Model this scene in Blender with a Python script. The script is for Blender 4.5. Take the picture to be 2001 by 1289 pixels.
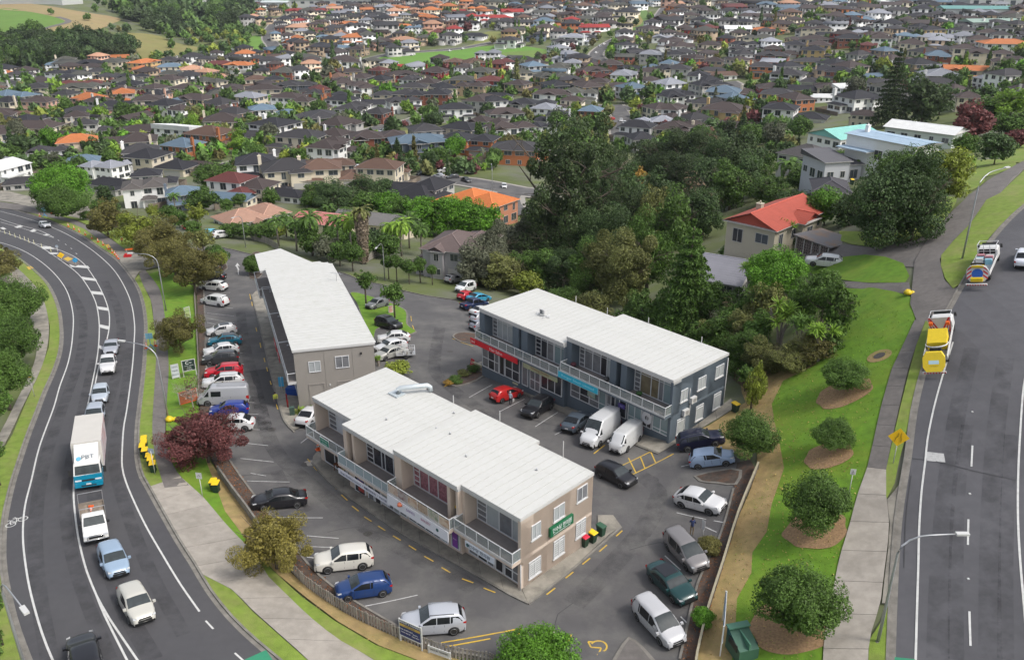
import bpy, bmesh, math, random
import numpy as np
from mathutils import Vector, Matrix, geometry
rnd = random.Random(11)
S = bpy.context.scene
COL = S.collection
for o in list(bpy.data.objects): bpy.data.objects.remove(o)
# ------------------------------------------------------------------ camera, sky, sun, exposure
FPX, PITCH, HC = 1650.0, math.radians(23.5), 43.5
cd = bpy.data.cameras.new('camera'); cam = bpy.data.objects.new('camera', cd); COL.objects.link(cam)
cam.location = (0, 0, HC); cam.rotation_euler = (math.radians(90)-PITCH, 0, 0)
cd.sensor_width = 36.0; cd.lens = 36.0*FPX/2001.0; cd.clip_start = 1.0; cd.clip_end = 12000
S.camera = cam
S.render.resolution_x, S.render.resolution_y = 1024, 659
SUN_AZ, SUN_EL = math.radians(116), math.radians(52)      # azimuth clockwise from +Y (view direction)
w = bpy.data.worlds.new('World'); S.world = w; w.use_nodes = True
wn = w.node_tree; bgn = wn.nodes['Background']
sky = wn.nodes.new('ShaderNodeTexSky'); sky.sky_type = 'NISHITA'; sky.sun_disc = False
sky.sun_elevation = SUN_EL; sky.sun_rotation = SUN_AZ
sky.air_density = 1.0; sky.dust_density = 4.0; sky.ozone_density = 0.6
hsv = wn.nodes.new('ShaderNodeHueSaturation'); hsv.inputs['Saturation'].default_value = 0.45
wn.links.new(sky.outputs[0], hsv.inputs['Color']); wn.links.new(hsv.outputs[0], bgn.inputs['Color'])
bgn.inputs['Strength'].default_value = 0.15
sl = bpy.data.lights.new('sun', 'SUN'); sl.energy = 1.2; sl.angle = math.radians(10); sl.color = (1.0, 0.96, 0.9)
so = bpy.data.objects.new('sun', sl); COL.objects.link(so)
sd = Vector((math.sin(SUN_AZ)*math.cos(SUN_EL), math.cos(SUN_AZ)*math.cos(SUN_EL), math.sin(SUN_EL)))
so.rotation_euler = sd.to_track_quat('Z', 'Y').to_euler(); so.location = (0, 0, 300)
S.view_settings.view_transform = 'Standard'; S.view_settings.look = 'None'
S.view_settings.gamma = 1; S.view_settings.use_curve_mapping = False
S.view_settings.exposure = 0.55
S.render.engine = 'CYCLES'
# ------------------------------------------------------------------ terrain from sighted heights
# (photo column, photo row, metres of the camera above the ground there)
CP = [(1000,1200,43.5),(670,1110,43.5),(780,1245,43.4),(1372,985,43.2),(1290,1180,43.2),(543,985,44.5),(1368,880,43),(1150,860,44),(1000,790,45),
 (590,850,45.2),(1080,1040,43.5),(800,1050,43.8),(620,1000,44.3),
 (470,790,46.0),(450,700,48.0),(430,600,50.0),(430,520,52.0),(430,460,54),(500,800,45.6),(720,760,46.5),(880,700,47),(760,640,48.5),(700,560,52),(850,590,51.5),(925,560,53),(840,500,58),
 (1060,1289,43.3),(1000,1500,43),(600,1500,41.5),(200,1289,40.8),(270,1190,41),(150,1050,41.8),(230,1110,41.3),(60,1150,41.5),(100,900,43.5),(240,900,43.3),(200,800,45),(240,700,47),(100,740,46.5),
 (160,620,49),(250,560,51),(325,608,49.5),(90,520,52.5),(180,490,54.5),(90,440,58),(0,470,56),(0,410,61),(300,490,54),(380,1010,42.8),(480,1180,42.6),(640,1289,42),(340,800,45.2),(330,950,43.3),
 (-100,1100,42),(-200,700,47),(-150,480,57),(-300,900,44),
 (1400,1289,42.5),(1460,1150,42.2),(1520,1000,41),(1480,900,41.8),(1620,1200,40.3),(1600,950,39.5),(1530,760,39.8),(1700,900,37.6),(1680,700,36),(1600,620,37.5),
 (1440,745,42.5),(1715,1255,39.8),(1800,1289,39.5),(1990,1250,39),(1880,1050,37.5),(1990,900,35.5),(1800,850,36.2),(1820,740,33.6),(1990,700,32),(1780,600,32.3),(1700,540,33),(1900,560,30.3),(2000,520,29.3),
 (1880,507,29.8),(1838,455,30.8),(1800,480,31.5),(1740,450,33),(1600,490,36.3),(1560,500,36.9),(1650,508,35.6),(1600,512,36.6),(1500,492,38.0),(1480,470,39.5),(1950,400,28.8),(2001,340,29),(1860,350,33),(2100,400,27),(2200,700,31),(2300,1100,36),
 (1300,560,56),(1150,500,60),(1400,560,48),(1050,560,56),(1200,420,66),(1330,400,60),(1000,470,64),(1250,640,50),(1350,680,46),(1500,620,42),(1450,640,44),
 (600,450,60),(700,420,63),(520,440,58),(280,400,63),(400,400,63),(560,380,66),(900,430,66),(150,385,64),(50,375,64),(780,400,66),(900,350,68),(1000,360,68),
 (100,330,66),(300,330,68),(500,320,69),(700,320,69),(1180,330,70),(1400,340,62),(1620,370,47),(1560,330,58),(1720,300,46),(1820,290,44),(1950,270,40),(1480,300,66),
 (100,250,72),(400,240,74),(700,250,73),(1000,260,73),(1250,250,71),(1500,240,66),(1700,230,60),(1900,220,54),
 (50,190,76),(300,180,78),(600,180,76),(900,180,74),(1200,180,71),(1500,180,66),(1800,170,58),(1980,170,52),
 (300,120,80),(600,120,76),(900,120,72),(1200,120,68),(1500,120,62),(1800,100,52),(2000,100,47),(-100,150,80),(2200,150,42),
 (50,120,80),(50,60,60),(150,40,54),(300,60,68),(450,60,70),(600,60,66),(900,60,60),(1200,60,56),(1500,50,50),(1800,40,44),(2000,30,40),
 (100,5,44),(500,5,52),(900,5,46),(1300,5,44),(1700,5,38),(-200,30,54),(2300,30,36)]
def ray(u, v):
    a = (u-1000.5)/FPX; b = (v-644.5)/FPX
    return a, math.cos(PITCH)-b*math.sin(PITCH), -math.sin(PITCH)-b*math.cos(PITCH)
_pts = []
for u, v, H in CP:
    a, b, c = ray(u, v); t = H/-c; _pts.append((a*t, b*t, HC-H))
# the land goes on beyond the picture: a rolling skyline
for x in range(-2400, 2401, 600):
    for y, z in ((1600, 2), (2300, 25), (3200, 45)): _pts.append((x, y, z+12*math.sin(x*.003+y)))
_pts += [(x, y, 2.0) for x in (-90, -30, 30, 90) for y in (0, -80)]
_pts = np.array(_pts)
def _warp(x, y):      # work in a space in which far metres count less, so near detail and far hills are both smooth
    r = np.sqrt(x*x+y*y)+1e-6; k = np.log1p(r/60.0)*60.0/r
    return np.stack([x*k, y*k], -1)
_W = _warp(_pts[:, 0], _pts[:, 1])
_C2 = 9.0**2
_D = np.sqrt(((_W[:, None]-_W[None])**2).sum(-1)+_C2)
_n = len(_pts)
_A = np.zeros((_n+3, _n+3)); _A[:_n, :_n] = _D - np.eye(_n)*1.2
_A[:_n, _n] = 1; _A[:_n, _n+1:] = _W; _A[_n:, :_n] = _A[:_n, _n:].T
_K = np.linalg.solve(_A, np.concatenate([_pts[:, 2], np.zeros(3)]))
def TZ(x, y):
    x = np.asarray(x, float); y = np.asarray(y, float); sh = x.shape
    w_ = _warp(x.ravel(), y.ravel()); out = np.empty(len(w_))
    for i in range(0, len(w_), 4000):
        q = w_[i:i+4000]
        d = np.sqrt((q[:, None, 0]-_W[None, :, 0])**2+(q[:, None, 1]-_W[None, :, 1])**2+_C2)
        out[i:i+4000] = d@_K[:_n]+_K[_n]+q@_K[_n+1:]
    return out.reshape(sh)
def tz(x, y): return float(TZ(np.array([x]), np.array([y]))[0])
_T = 25*np.power(1.055, np.arange(95))
def G(u, v, up=0.0):
    """the ground point seen at photo pixel (u, v) (or the point 'up' metres above ground)"""
    a, b, c = ray(u, v)
    X, Y, Z = a*_T, b*_T, HC+c*_T
    h = Z-TZ(X, Y)-up; i = int(np.argmax(h < 0))
    if i == 0: i = len(_T)-1
    lo, hi = _T[i-1], _T[i]
    for _ in range(2):
        T = np.linspace(lo, hi, 20); h = HC+c*T-TZ(a*T, b*T)-up; k = int(np.argmax(h < 0))
        if k == 0: k = 19
        lo, hi = T[k-1], T[k]
    t = .5*(lo+hi)
    return Vector((a*t, b*t, HC+c*t))
def px_per_m(p):
    return FPX/(p[1]*math.cos(PITCH)+(HC-p[2])*math.sin(PITCH))
def proj(p):
    x, y, z = p[0], p[1], p[2]-HC
    d = y*math.cos(PITCH)-z*math.sin(PITCH); upv = y*math.sin(PITCH)+z*math.cos(PITCH)
    return 1000.5+FPX*x/d, 644.5-FPX*upv/d
# ------------------------------------------------------------------ materials
MATS = {}
def nodes_of(name):
    m = bpy.data.materials.new(name); m.use_nodes = True
    return m, m.node_tree, m.node_tree.nodes['Principled BSDF']
def mat(name, col, rough=.6, metal=0.0, var=.0, scale=4.0, bump=0.0, bscale=30.0, spec=.5, trans=0.0, objcol=False, rand=0.0, coat=0.0, alpha=1.0, island=0.0, sss=0.0, stain=None, stscale=.3, emis=0):
    """general procedural surface: base colour, slow variation, fine relief; objcol takes the colour of the object"""
    if name in MATS: return MATS[name]
    m, nt, P = nodes_of(name); N, L = nt.nodes, nt.links
    tc = N.new('ShaderNodeTexCoord')
    if objcol:
        oi = N.new('ShaderNodeObjectInfo'); c = oi.outputs['Color']
    else:
        rgb = N.new('ShaderNodeRGB'); rgb.outputs[0].default_value = (*col, 1); c = rgb.outputs[0]
    def mult(c, fac_out, lo, hi):
        mr = N.new('ShaderNodeMapRange'); mr.inputs['To Min'].default_value = lo; mr.inputs['To Max'].default_value = hi
        L.new(fac_out, mr.inputs['Value'])
        vm = N.new('ShaderNodeVectorMath'); vm.operation = 'SCALE'; L.new(c, vm.inputs[0]); L.new(mr.outputs[0], vm.inputs['Scale'])
        return vm.outputs[0]
    if var:
        nz = N.new('ShaderNodeTexNoise'); nz.inputs['Scale'].default_value = scale; nz.inputs['Detail'].default_value = 5
        L.new(tc.outputs['Object'], nz.inputs['Vector']); c = mult(c, nz.outputs['Fac'], 1-var*1.6, 1+var*1.6)
    if rand:
        oi2 = N.new('ShaderNodeObjectInfo'); c = mult(c, oi2.outputs['Random'], 1-rand, 1+rand)
    if island:
        ge = N.new('ShaderNodeNewGeometry'); c = mult(c, ge.outputs['Random Per Island'], 1-island, 1+island)
    if stain:
        nz = N.new('ShaderNodeTexNoise'); nz.inputs['Scale'].default_value = stscale; nz.inputs['Detail'].default_value = 8; nz.inputs['Roughness'].default_value = .65
        L.new(tc.outputs['Object'], nz.inputs['Vector'])
        mr = N.new('ShaderNodeMapRange'); mr.inputs['From Min'].default_value = .45; mr.inputs['From Max'].default_value = .68; mr.inputs['To Max'].default_value = stain[3]
        L.new(nz.outputs['Fac'], mr.inputs['Value'])
        mx = N.new('ShaderNodeMixRGB'); L.new(mr.outputs[0], mx.inputs[0]); L.new(c, mx.inputs[1]); mx.inputs[2].default_value = (*stain[:3], 1); c = mx.outputs[0]
    L.new(c, P.inputs['Base Color'])
    P.inputs['Roughness'].default_value = rough; P.inputs['Metallic'].default_value = metal
    P.inputs['Specular IOR Level'].default_value = spec; P.inputs['Alpha'].default_value = alpha
    if coat: P.inputs['Coat Weight'].default_value = coat; P.inputs['Coat Roughness'].default_value = .05
    if trans: P.inputs['Transmission Weight'].default_value = trans
    if sss:      # light through thin leaves
        P.inputs['Subsurface Weight'].default_value = 0
        tr = N.new('ShaderNodeBsdfTranslucent'); L.new(c, tr.inputs['Color']); mxs = N.new('ShaderNodeMixShader'); mxs.inputs[0].default_value = sss
        out = nt.nodes['Material Output']; L.new(P.outputs[0], mxs.inputs[1]); L.new(tr.outputs[0], mxs.inputs[2]); L.new(mxs.outputs[0], out.inputs['Surface'])
    if bump:
        nz = N.new('ShaderNodeTexNoise'); nz.inputs['Scale'].default_value = bscale; nz.inputs['Detail'].default_value = 3
        L.new(tc.outputs['Object'], nz.inputs['Vector']); b = N.new('ShaderNodeBump'); b.inputs['Strength'].default_value = bump; b.inputs['Distance'].default_value = .03
        L.new(nz.outputs['Fac'], b.inputs['Height']); L.new(b.outputs[0], P.inputs['Normal'])
    MATS[name] = m
    return m
# ------------------------------------------------------------------ objects
def tag(o, label=None, cat=None, group=None, kind=None):
    if label: o['label'] = label
    if cat: o['category'] = cat
    if group: o['group'] = group
    if kind: o['kind'] = kind
    return o
def empty(name, loc, rz=0.0, label=None, cat=None, group=None, normal=None):
    o = bpy.data.objects.new(name, None); COL.objects.link(o); o.empty_display_size = .3
    if normal is not None:
        q = Vector(normal).to_track_quat('Z', 'Y'); 
        zax = Vector(normal).normalized(); xax = Vector((math.cos(rz), math.sin(rz), 0)); xax = (xax-zax*xax.dot(zax)).normalized(); yax = zax.cross(xax)
        o.matrix_world = Matrix.Translation(loc) @ Matrix((xax, yax, zax)).transposed().to_4x4()
    else:
        o.location = loc; o.rotation_euler = (0, 0, rz)
    return tag(o, label, cat, group)
class MB:
    def __init__(s): s.v = []; s.f = []; s.m = []; s.sm = []
    def add(s, vs, fs, m=0, smooth=False):
        b = len(s.v); s.v += [tuple(p) for p in vs]
        for f in fs: s.f.append(tuple(i+b for i in f)); s.m.append(m); s.sm.append(smooth)
        return s
    def box(s, x0, y0, z0, x1, y1, z1, m=0):
        return s.add([(x0,y0,z0),(x1,y0,z0),(x1,y1,z0),(x0,y1,z0),(x0,y0,z1),(x1,y0,z1),(x1,y1,z1),(x0,y1,z1)],
                     [(0,3,2,1),(4,5,6,7),(0,1,5,4),(1,2,6,5),(2,3,7,6),(3,0,4,7)], m)
    def bar(s, p, q, wx, wy=None, m=0):
        """a square bar from p to q"""
        p = Vector(p); q = Vector(q); d = (q-p).normalized(); wy = wy or wx
        up = Vector((0,0,1)) if abs(d.z) < .9 else Vector((1,0,0))
        a = d.cross(up).normalized()*wx/2; b = d.cross(a).normalized()*wy/2
        return s.add([p-a-b,p+a-b,p+a+b,p-a+b,q-a-b,q+a-b,q+a+b,q-a+b], [(0,3,2,1),(4,5,6,7),(0,1,5,4),(1,2,6,5),(2,3,7,6),(3,0,4,7)], m)
    def tube(s, pts, rad, n=8, m=0, cap=True):
        pts = [Vector(p) for p in pts]
        if not hasattr(rad, '__len__'): rad = [rad]*len(pts)
        rings = []
        for i, p in enumerate(pts):
            d = (pts[min(i+1, len(pts)-1)]-pts[max(i-1, 0)]).normalized()
            up = Vector((0,0,1)) if abs(d.z) < .95 else Vector((1,0,0))
            a = d.cross(up).normalized(); b = d.cross(a)
            rings.append([p+(a*math.cos(t)+b*math.sin(t))*rad[i] for t in [2*math.pi*k/n for k in range(n)]])
        vs = [q for r in rings for q in r]; fs = []
        for i in range(len(pts)-1):
            for k in range(n): fs.append((i*n+k, i*n+(k+1)%n, (i+1)*n+(k+1)%n, (i+1)*n+k))
        s.add(vs, fs, m, True)
        if cap:
            b = len(s.v)-len(vs); s.f += [tuple(b+k for k in range(n))[::-1], tuple(b+(len(pts)-1)*n+k for k in range(n))]; s.m += [m, m]; s.sm += [False, False]
        return s
    def prism(s, poly, z0, z1, m=0, m2=None):
        n = len(poly); vs = [(x, y, z0) for x, y in poly]+[(x, y, z1) for x, y in poly]
        s.add(vs, [tuple(range(n))[::-1]]+[(i, (i+1)%n, (i+1)%n+n, i+n) for i in range(n)], m)
        b = len(s.v)-2*n; s.f.append(tuple(b+n+i for i in range(n))); s.m.append(m if m2 is None else m2); s.sm.append(False)
        return s
    def xprism(s, poly, x0, x1, m=0):      # polygon in (y, z) extruded along x
        n = len(poly); vs = [(x0, y, z) for y, z in poly]+[(x1, y, z) for y, z in poly]
        return s.add(vs, [tuple(range(n))[::-1], tuple(range(n, 2*n))]+[(i, (i+1)%n, (i+1)%n+n, i+n) for i in range(n)], m)
    def lathe(s, prof, n=12, c=(0,0,0), m=0):
        vs = []; fs = []
        for r, z in prof:
            for k in range(n): t = 2*math.pi*k/n; vs.append((c[0]+r*math.cos(t), c[1]+r*math.sin(t), c[2]+z))
        for i in range(len(prof)-1):
            for k in range(n): fs.append((i*n+k, i*n+(k+1)%n, (i+1)*n+(k+1)%n, (i+1)*n+k))
        s.add(vs, fs, m, True); b = len(s.v)-len(vs)
        s.f += [tuple(b+(len(prof)-1)*n+k for k in range(n)), tuple(b+k for k in range(n))[::-1]]; s.m += [m, m]; s.sm += [False, False]
        return s
    def mesh(s, name, mats):
        me = bpy.data.meshes.new(name); me.from_pydata(s.v, [], s.f)
        for q in (mats if isinstance(mats, (list, tuple)) else [mats]): me.materials.append(q)
        me.polygons.foreach_set('material_index', s.m); me.polygons.foreach_set('use_smooth', s.sm)
        me.update(); return me
    def build(s, name, mats, parent=None, **k):
        return link(name, s.mesh(name, mats), parent, **k)
def link(name, me, parent=None, loc=None, rz=None, color=None, label=None, cat=None, group=None, kind=None):
    o = bpy.data.objects.new(name, me); COL.objects.link(o)
    if parent is not None: o.parent = parent
    if loc is not None: o.location = loc
    if rz is not None: o.rotation_euler = (0, 0, rz)
    if color is not None: o.color = (*color, 1)
    return tag(o, label, cat, group, kind)
def copy_tree(src, parent=None):
    c = src.copy(); COL.objects.link(c)
    if parent is not None: c.parent = parent
    for k in ('label', 'group'):
        if parent is None and k in c.keys(): del c[k]
    for ch in KIDS.get(src.name, ()): copy_tree(ch, c)
    return c
KIDS = {}
def index_kids(root):
    """remember the children of a finished prototype once, so copying stays fast"""
    allo = {}
    for o in COL.objects:
        if o.parent: allo.setdefault(o.parent.name, []).append(o)
    def rec(o):
        KIDS[o.name] = allo.get(o.name, [])
        for c in KIDS[o.name]: rec(c)
    for r in (root if isinstance(root, (list, tuple)) else [root]): rec(r)
# text on signs
def text_mesh(body, size, depth=.004, align='CENTER'):
    cu = bpy.data.curves.new('lettering', 'FONT'); cu.body = body; cu.size = size; cu.align_x = align; cu.align_y = 'CENTER'; cu.extrude = depth; cu.resolution_u = 2
    o = bpy.data.objects.new('lettering', cu); COL.objects.link(o)
    dg = bpy.context.evaluated_depsgraph_get(); me = bpy.data.meshes.new_from_object(o.evaluated_get(dg)); bpy.data.objects.remove(o)
    return me
def lettering(body, size, m, parent, origin, xdir, ydir, name='lettering', width=None, bold=0.0):
    """flat letters standing 4 mm proud; xdir reading direction, ydir up"""
    cu = None
    me = text_mesh(body, size); me.materials.clear(); me.materials.append(m)
    X = Vector(xdir).normalized(); Y = Vector(ydir).normalized(); Z = X.cross(Y)
    M = Matrix((X, Y, Z)).transposed().to_4x4()
    if width:
        xs = [v.co.x for v in me.vertices] or [0, 1]; k = width/max(.01, max(xs)-min(xs)); me.transform(Matrix.Diagonal((k, 1, 1, 1)))
    me.transform(Matrix.Translation(Vector(origin)+Z*.012) @ M)
    o = bpy.data.objects.new(name, me); COL.objects.link(o); o.parent = parent
    return o
# ------------------------------------------------------------------ shapes lying on the ground
def smooth(pts, step=1.5, closed=False):
    """Catmull-Rom through ground points, resampled"""
    P = [Vector((p[0], p[1])) for p in pts]; n = len(P); out = []
    rng = range(n) if closed else range(n-1)
    for i in rng:
        p1, p2 = P[i], P[(i+1)%n]
        p0 = P[i-1] if (closed or i > 0) else p1*2-p2
        p3 = P[(i+2)%n] if (closed or i+2 < n) else p2*2-p1
        k = max(1, int((p2-p1).length/step))
        for j in range(k):
            t = j/k
            out.append(.5*((2*p1)+(p2-p0)*t+(2*p0-5*p1+4*p2-p3)*t*t+(3*p1-p0-3*p2+p3)*t**3))
    if not closed: out.append(P[-1])
    return out
def PX(s, up=0.0):
    """'u,v u,v ...' photo pixels -> ground points"""
    if isinstance(s, str): s = [tuple(float(q) for q in a.split(',')) for a in s.split()]
    return [G(u, v, up) for u, v in s]
def inside(p, poly):
    x, y = p; c = False; n = len(poly); j = n-1
    for i in range(n):
        if (poly[i][1] > y) != (poly[j][1] > y) and x < (poly[j][0]-poly[i][0])*(y-poly[i][1])/(poly[j][1]-poly[i][1])+poly[i][0]: c = not c
        j = i
    return c
LAT = 2.5
def drape_mesh(name, poly, dz, m, lat=LAT, skirt=0.0):
    """a sheet following the terrain inside the polygon, dz above it"""
    poly = [Vector((p[0], p[1])) for p in poly]
    dd = [poly[0]]
    for p in poly[1:]:
        if (p-dd[-1]).length > .02: dd.append(p)
    if (dd[0]-dd[-1]).length < .02: dd.pop()
    poly = dd
    xs = [p.x for p in poly]; ys = [p.y for p in poly]
    extra = []
    x = math.ceil(min(xs)/lat)*lat
    while x < max(xs):
        y = math.ceil(min(ys)/lat)*lat
        while y < max(ys):
            if inside((x, y), poly): extra.append(Vector((x, y)))
            y += lat
        x += lat
    vs, es, fs, *_ = geometry.delaunay_2d_cdt(poly+extra, [], [list(range(len(poly)))], 1, 1e-4)
    X = np.array([v.x for v in vs]); Y = np.array([v.y for v in vs]); Z = TZ(X, Y)+dz
    V = list(zip(X.tolist(), Y.tolist(), Z.tolist())); F = []
    for f in fs:
        a, b, c = [vs[i] for i in f[:3]]
        F.append(tuple(f) if (b-a).cross(c-a) > 0 else tuple(f)[::-1])
    if skirt:
        n = len(poly); Zp = TZ(np.array(xs), np.array(ys))+dz; b = len(V)
        V += [(p.x, p.y, z) for p, z in zip(poly, Zp)]+[(p.x, p.y, z-skirt) for p, z in zip(poly, Zp)]
        F += [(b+i, b+(i+1)%n, b+n+(i+1)%n, b+n+i) for i in range(n)]
    me = bpy.data.meshes.new(name); me.from_pydata(V, [], F); me.materials.append(m); me.update()
    return me
def drape(name, poly, dz, m, parent=None, kind=None, lat=LAT, skirt=0.0, **k):
    return link(name, drape_mesh(name, poly, dz, m, lat, skirt), parent, kind=kind, **k)
def ribbon(mb, pts, wd, dz, th=0.0, m=0, side=0.0, lift=None):
    """a strip of width wd along ground points; th > 0 gives it thickness (kerbs)"""
    P = [Vector((p[0], p[1])) for p in pts]; n = len(P)
    L, R = [], []
    for i in range(n):
        d = (P[min(i+1, n-1)]-P[max(i-1, 0)]).normalized(); nn = Vector((-d.y, d.x))
        L.append(P[i]+nn*(wd*(.5+side))); R.append(P[i]-nn*(wd*(.5-side)))
    X = np.array([p.x for p in L+R]); Y = np.array([p.y for p in L+R]); Z = TZ(X, Y)+dz
    vs = list(zip(X, Y, Z)); fs = [(i, n+i, n+i+1, i+1) for i in range(n-1)]
    if th:
        vs += [(x, y, z-th) for x, y, z in vs[:2*n]]
        fs += [(i+1, i+1+2*n, i+2*n, i) for i in range(n-1)]+[(n+i, n+i+2*n, n+i+1+2*n, n+i+1) for i in range(n-1)]
        fs += [(0, 2*n, 3*n, n), (n-1, 2*n-1, 4*n-1, 3*n-1)]
    mb.add(vs, fs, m); return mb
def spaced(pts, step):
    """points at even distances along a line, with headings"""
    out = []; acc = 0.0
    for a, b in zip(pts, pts[1:]):
        a = Vector((a[0], a[1])); b = Vector((b[0], b[1])); L = (b-a).length
        while acc <= L:
            p = a+(b-a)*(acc/max(L, 1e-6)); out.append((p, math.atan2(b.y-a.y, b.x-a.x))); acc += step
        acc -= L
    return out
def gnormal(x, y, e=1.5):
    zx = (tz(x+e, y)-tz(x-e, y))/(2*e); zy = (tz(x, y+e)-tz(x, y-e))/(2*e)
    return Vector((-zx, -zy, 1)).normalized()
# ================================================================== THE SETTING
M_grass_far = mat('suburb_ground', (.10,.125,.035), .95, var=.3, scale=.06, stain=(.15,.145,.135,.85), stscale=.05)
M_lawn = mat('lawn_grass', (.105,.215,.012), .95, var=.3, scale=1.3, bump=.9, bscale=14, stain=(.165,.225,.02,.7), stscale=.22)
M_verge = mat('verge_grass', (.155,.225,.03), .95, var=.28, scale=1.6, bump=.9, bscale=14, stain=(.25,.225,.09,.55), stscale=.3)
M_dry = mat('dry_grass', (.30,.215,.095), .95, var=.3, scale=1.2, bump=.9, bscale=12, stain=(.18,.18,.045,.5), stscale=.5)
M_mulch = mat('bark_mulch', (.30,.19,.10), .95, var=.4, scale=6, bump=1.0, bscale=25)
M_soil = mat('garden_soil', (.07,.055,.045), .95, var=.4, scale=3, bump=1.0, bscale=20, stain=(.16,.075,.04,.6), stscale=1.2)
M_asph = mat('car_park_asphalt', (.088,.085,.086), .88, var=.16, scale=.45, bump=.5, bscale=60, stain=(.155,.15,.14,.8), stscale=.2)
M_road = mat('road_asphalt', (.063,.062,.067), .86, var=.10, scale=1.5, bump=.5, bscale=60, stain=(.078,.077,.08,.6), stscale=.14)
M_road2 = mat('worn_road_asphalt', (.088,.087,.095), .86, var=.10, scale=1.2, bump=.5, bscale=60, stain=(.05,.05,.055,.6), stscale=.13)
M_path_a = mat('asphalt_path', (.15,.137,.128), .92, var=.2, scale=2.2, bump=.6, bscale=40, stain=(.085,.08,.075,.5), stscale=.4)
M_conc = mat('path_concrete', (.34,.31,.27), .9, var=.16, scale=1.5, bump=.3, bscale=40, stain=(.22,.20,.17,.7), stscale=.5, rand=.09)
M_conc_d = mat('stained_concrete', (.27,.25,.21), .9, var=.2, scale=1.3, bump=.3, bscale=40, stain=(.085,.08,.068,.75), stscale=.45, rand=.07)
M_kerb = mat('kerb_concrete', (.20,.187,.165), .9, var=.3, scale=1.5, stain=(.10,.095,.08,.6), stscale=1.2)
M_white = mat('white_road_paint', (.55,.55,.53), .7, var=.10, scale=3, stain=(.35,.35,.34,.5), stscale=2.5)
M_yellow = mat('yellow_road_paint', (.58,.38,.04), .7, var=.15, scale=3, stain=(.25,.2,.1,.6), stscale=2.2)
M_green_p = mat('green_road_surface', (.03,.22,.12), .8, var=.1, scale=3)
M_joint = mat('dark_joint', (.05,.047,.04), .95)
def grid_lines(lo, hi, nlo, nhi, step, g=1.13):
    a = [nlo]; s = step
    xs = list(np.arange(nlo, nhi+.01, step))
    x = nhi
    while x < hi: s *= g; x += s; xs.append(x)
    s = step; x = nlo
    while x > lo: s *= g; x -= s; xs.insert(0, x)
    return np.array(xs)
gx = grid_lines(-3200, 3200, -140, 140, LAT, 1.07); gy = grid_lines(-120, 4200, 20, 260, LAT, 1.035)
GX, GY = np.meshgrid(gx, gy); GZ = TZ(GX, GY)-.06*((np.abs(GX) < 142)&(GY < 262))
nx, ny = len(gx), len(gy)
V = np.stack([GX.ravel(), GY.ravel(), GZ.ravel()], -1)
i0 = (np.arange(ny-1)[:, None]*nx+np.arange(nx-1)[None]).ravel()
F = np.stack([i0, i0+1, i0+nx+1, i0+nx], -1)
me = bpy.data.meshes.new('ground'); me.from_pydata(V.tolist(), [], F.tolist()); me.materials.append(M_grass_far)
me.polygons.foreach_set('use_smooth', [True]*len(me.polygons)); me.update()
link('ground', me, kind='structure')
Z_R, Z_M, Z_V, Z_P = .03, .045, .12, .14        # asphalt, paint, verge, paths above the bare ground
def setting(name, poly, dz, m, skirt=0, lat=LAT): return drape(name, poly, dz, m, kind='structure', skirt=skirt, lat=lat)
# ---- the car park and the side street (asphalt runs on under the buildings)
carpark = PX('398,560 403,706 415,800 440,880 462,920 500,972 545,1030 601,1102 651,1148 706,1184 770,1221 825,1255 861,1271 930,1282 1000,1289 1060,1340 1320,1340 1328,1289 1364,1139 1405,1052 1424,992 1433,956 1446,900 1440,862 1325,862 1180,760 960,640 925,612 892,588 836,579 790,569 748,557 706,549 673,535 600,515 560,508 494,498 453,488 429,484 399,484 350,487 290,492 250,492 230,494 262,532 285,522 340,520 385,512 392,530')
setting('car_park', carpark, Z_R, M_asph)
# ---- left road
WK = smooth(PX('-90,455 -40,468 0,484 40,508 70,532 94,558 112,597 119,640 118,680 107,720 86,768 68,815 53,854 36,905 22,950 8,1014 4,1065 6,1120 25,1211 52,1289 85,1370'))
EK = smooth(PX('-90,390 -40,396 0,404 49,416 98,432 140,450 169,466 199,487 228,507 251,533 270,562 281,595 286,634 285,673 283,715 277,771 270,834 270,895 279,932 291,953 316,998 349,1056 378,1101 410,1154 452,1207 500,1253 550,1295 620,1350'))
setting('road', [p for p in WK]+[p for p in EK[::-1]], Z_R+.012, M_road)
# ---- right road
RK = smooth(PX('2120,330 2060,362 2001,402 1966,434 1938,466 1905,512 1878,557 1857,595 1836,634 1818,680 1801,728 1783,803 1771,892 1760,956 1751,1020 1744,1111 1737,1262 1735,1350'))
RR = smooth(PX('2330,360 2330,700 2330,1000 2330,1350'))
setting('road', list(RK)+list(RR[::-1]), Z_R, M_road2)
# ---- far streets
FAR_ROADS = [('645,322 700,342 760,352 820,352 880,352 950,362 1010,374 1060,380', 11), ('1003,372 990,388 1000,410 1030,420', 8),
 ('420,330 470,318 511,308 560,296 620,288 690,278 737,252 790,241 846,224 872,212 900,200', 9),
 ('1150,207 1192,211 1235,210 1273,206 1330,196', 9), ('1199,206 1214,228 1212,252 1222,275 1260,290', 9),
 ('1300,16 1292,28 1278,45 1262,58 1235,66 1205,78 1172,98 1166,112 1190,128 1230,133', 10),
 ('640,8 600,20 570,28 545,40 528,58 524,75 534,92 520,105 490,118', 11),
 ('700,120 765,106 830,101 895,96 940,88 982,80', 8), ('1424,160 1440,170 1436,182 1420,190 1395,200', 8),
 ('430,152 500,146 560,160 600,176', 7), ('200,205 150,215 110,222 60,230', 7), ('1165,112 1100,128 1040,140 960,150', 7), ('560,176 540,200 520,222', 7), ('1790,92 1700,112 1640,120', 7), ('1500,130 1560,118 1640,100', 7)]
FR = []
def rl(pts): return smooth(PX(pts), 6)
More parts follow.
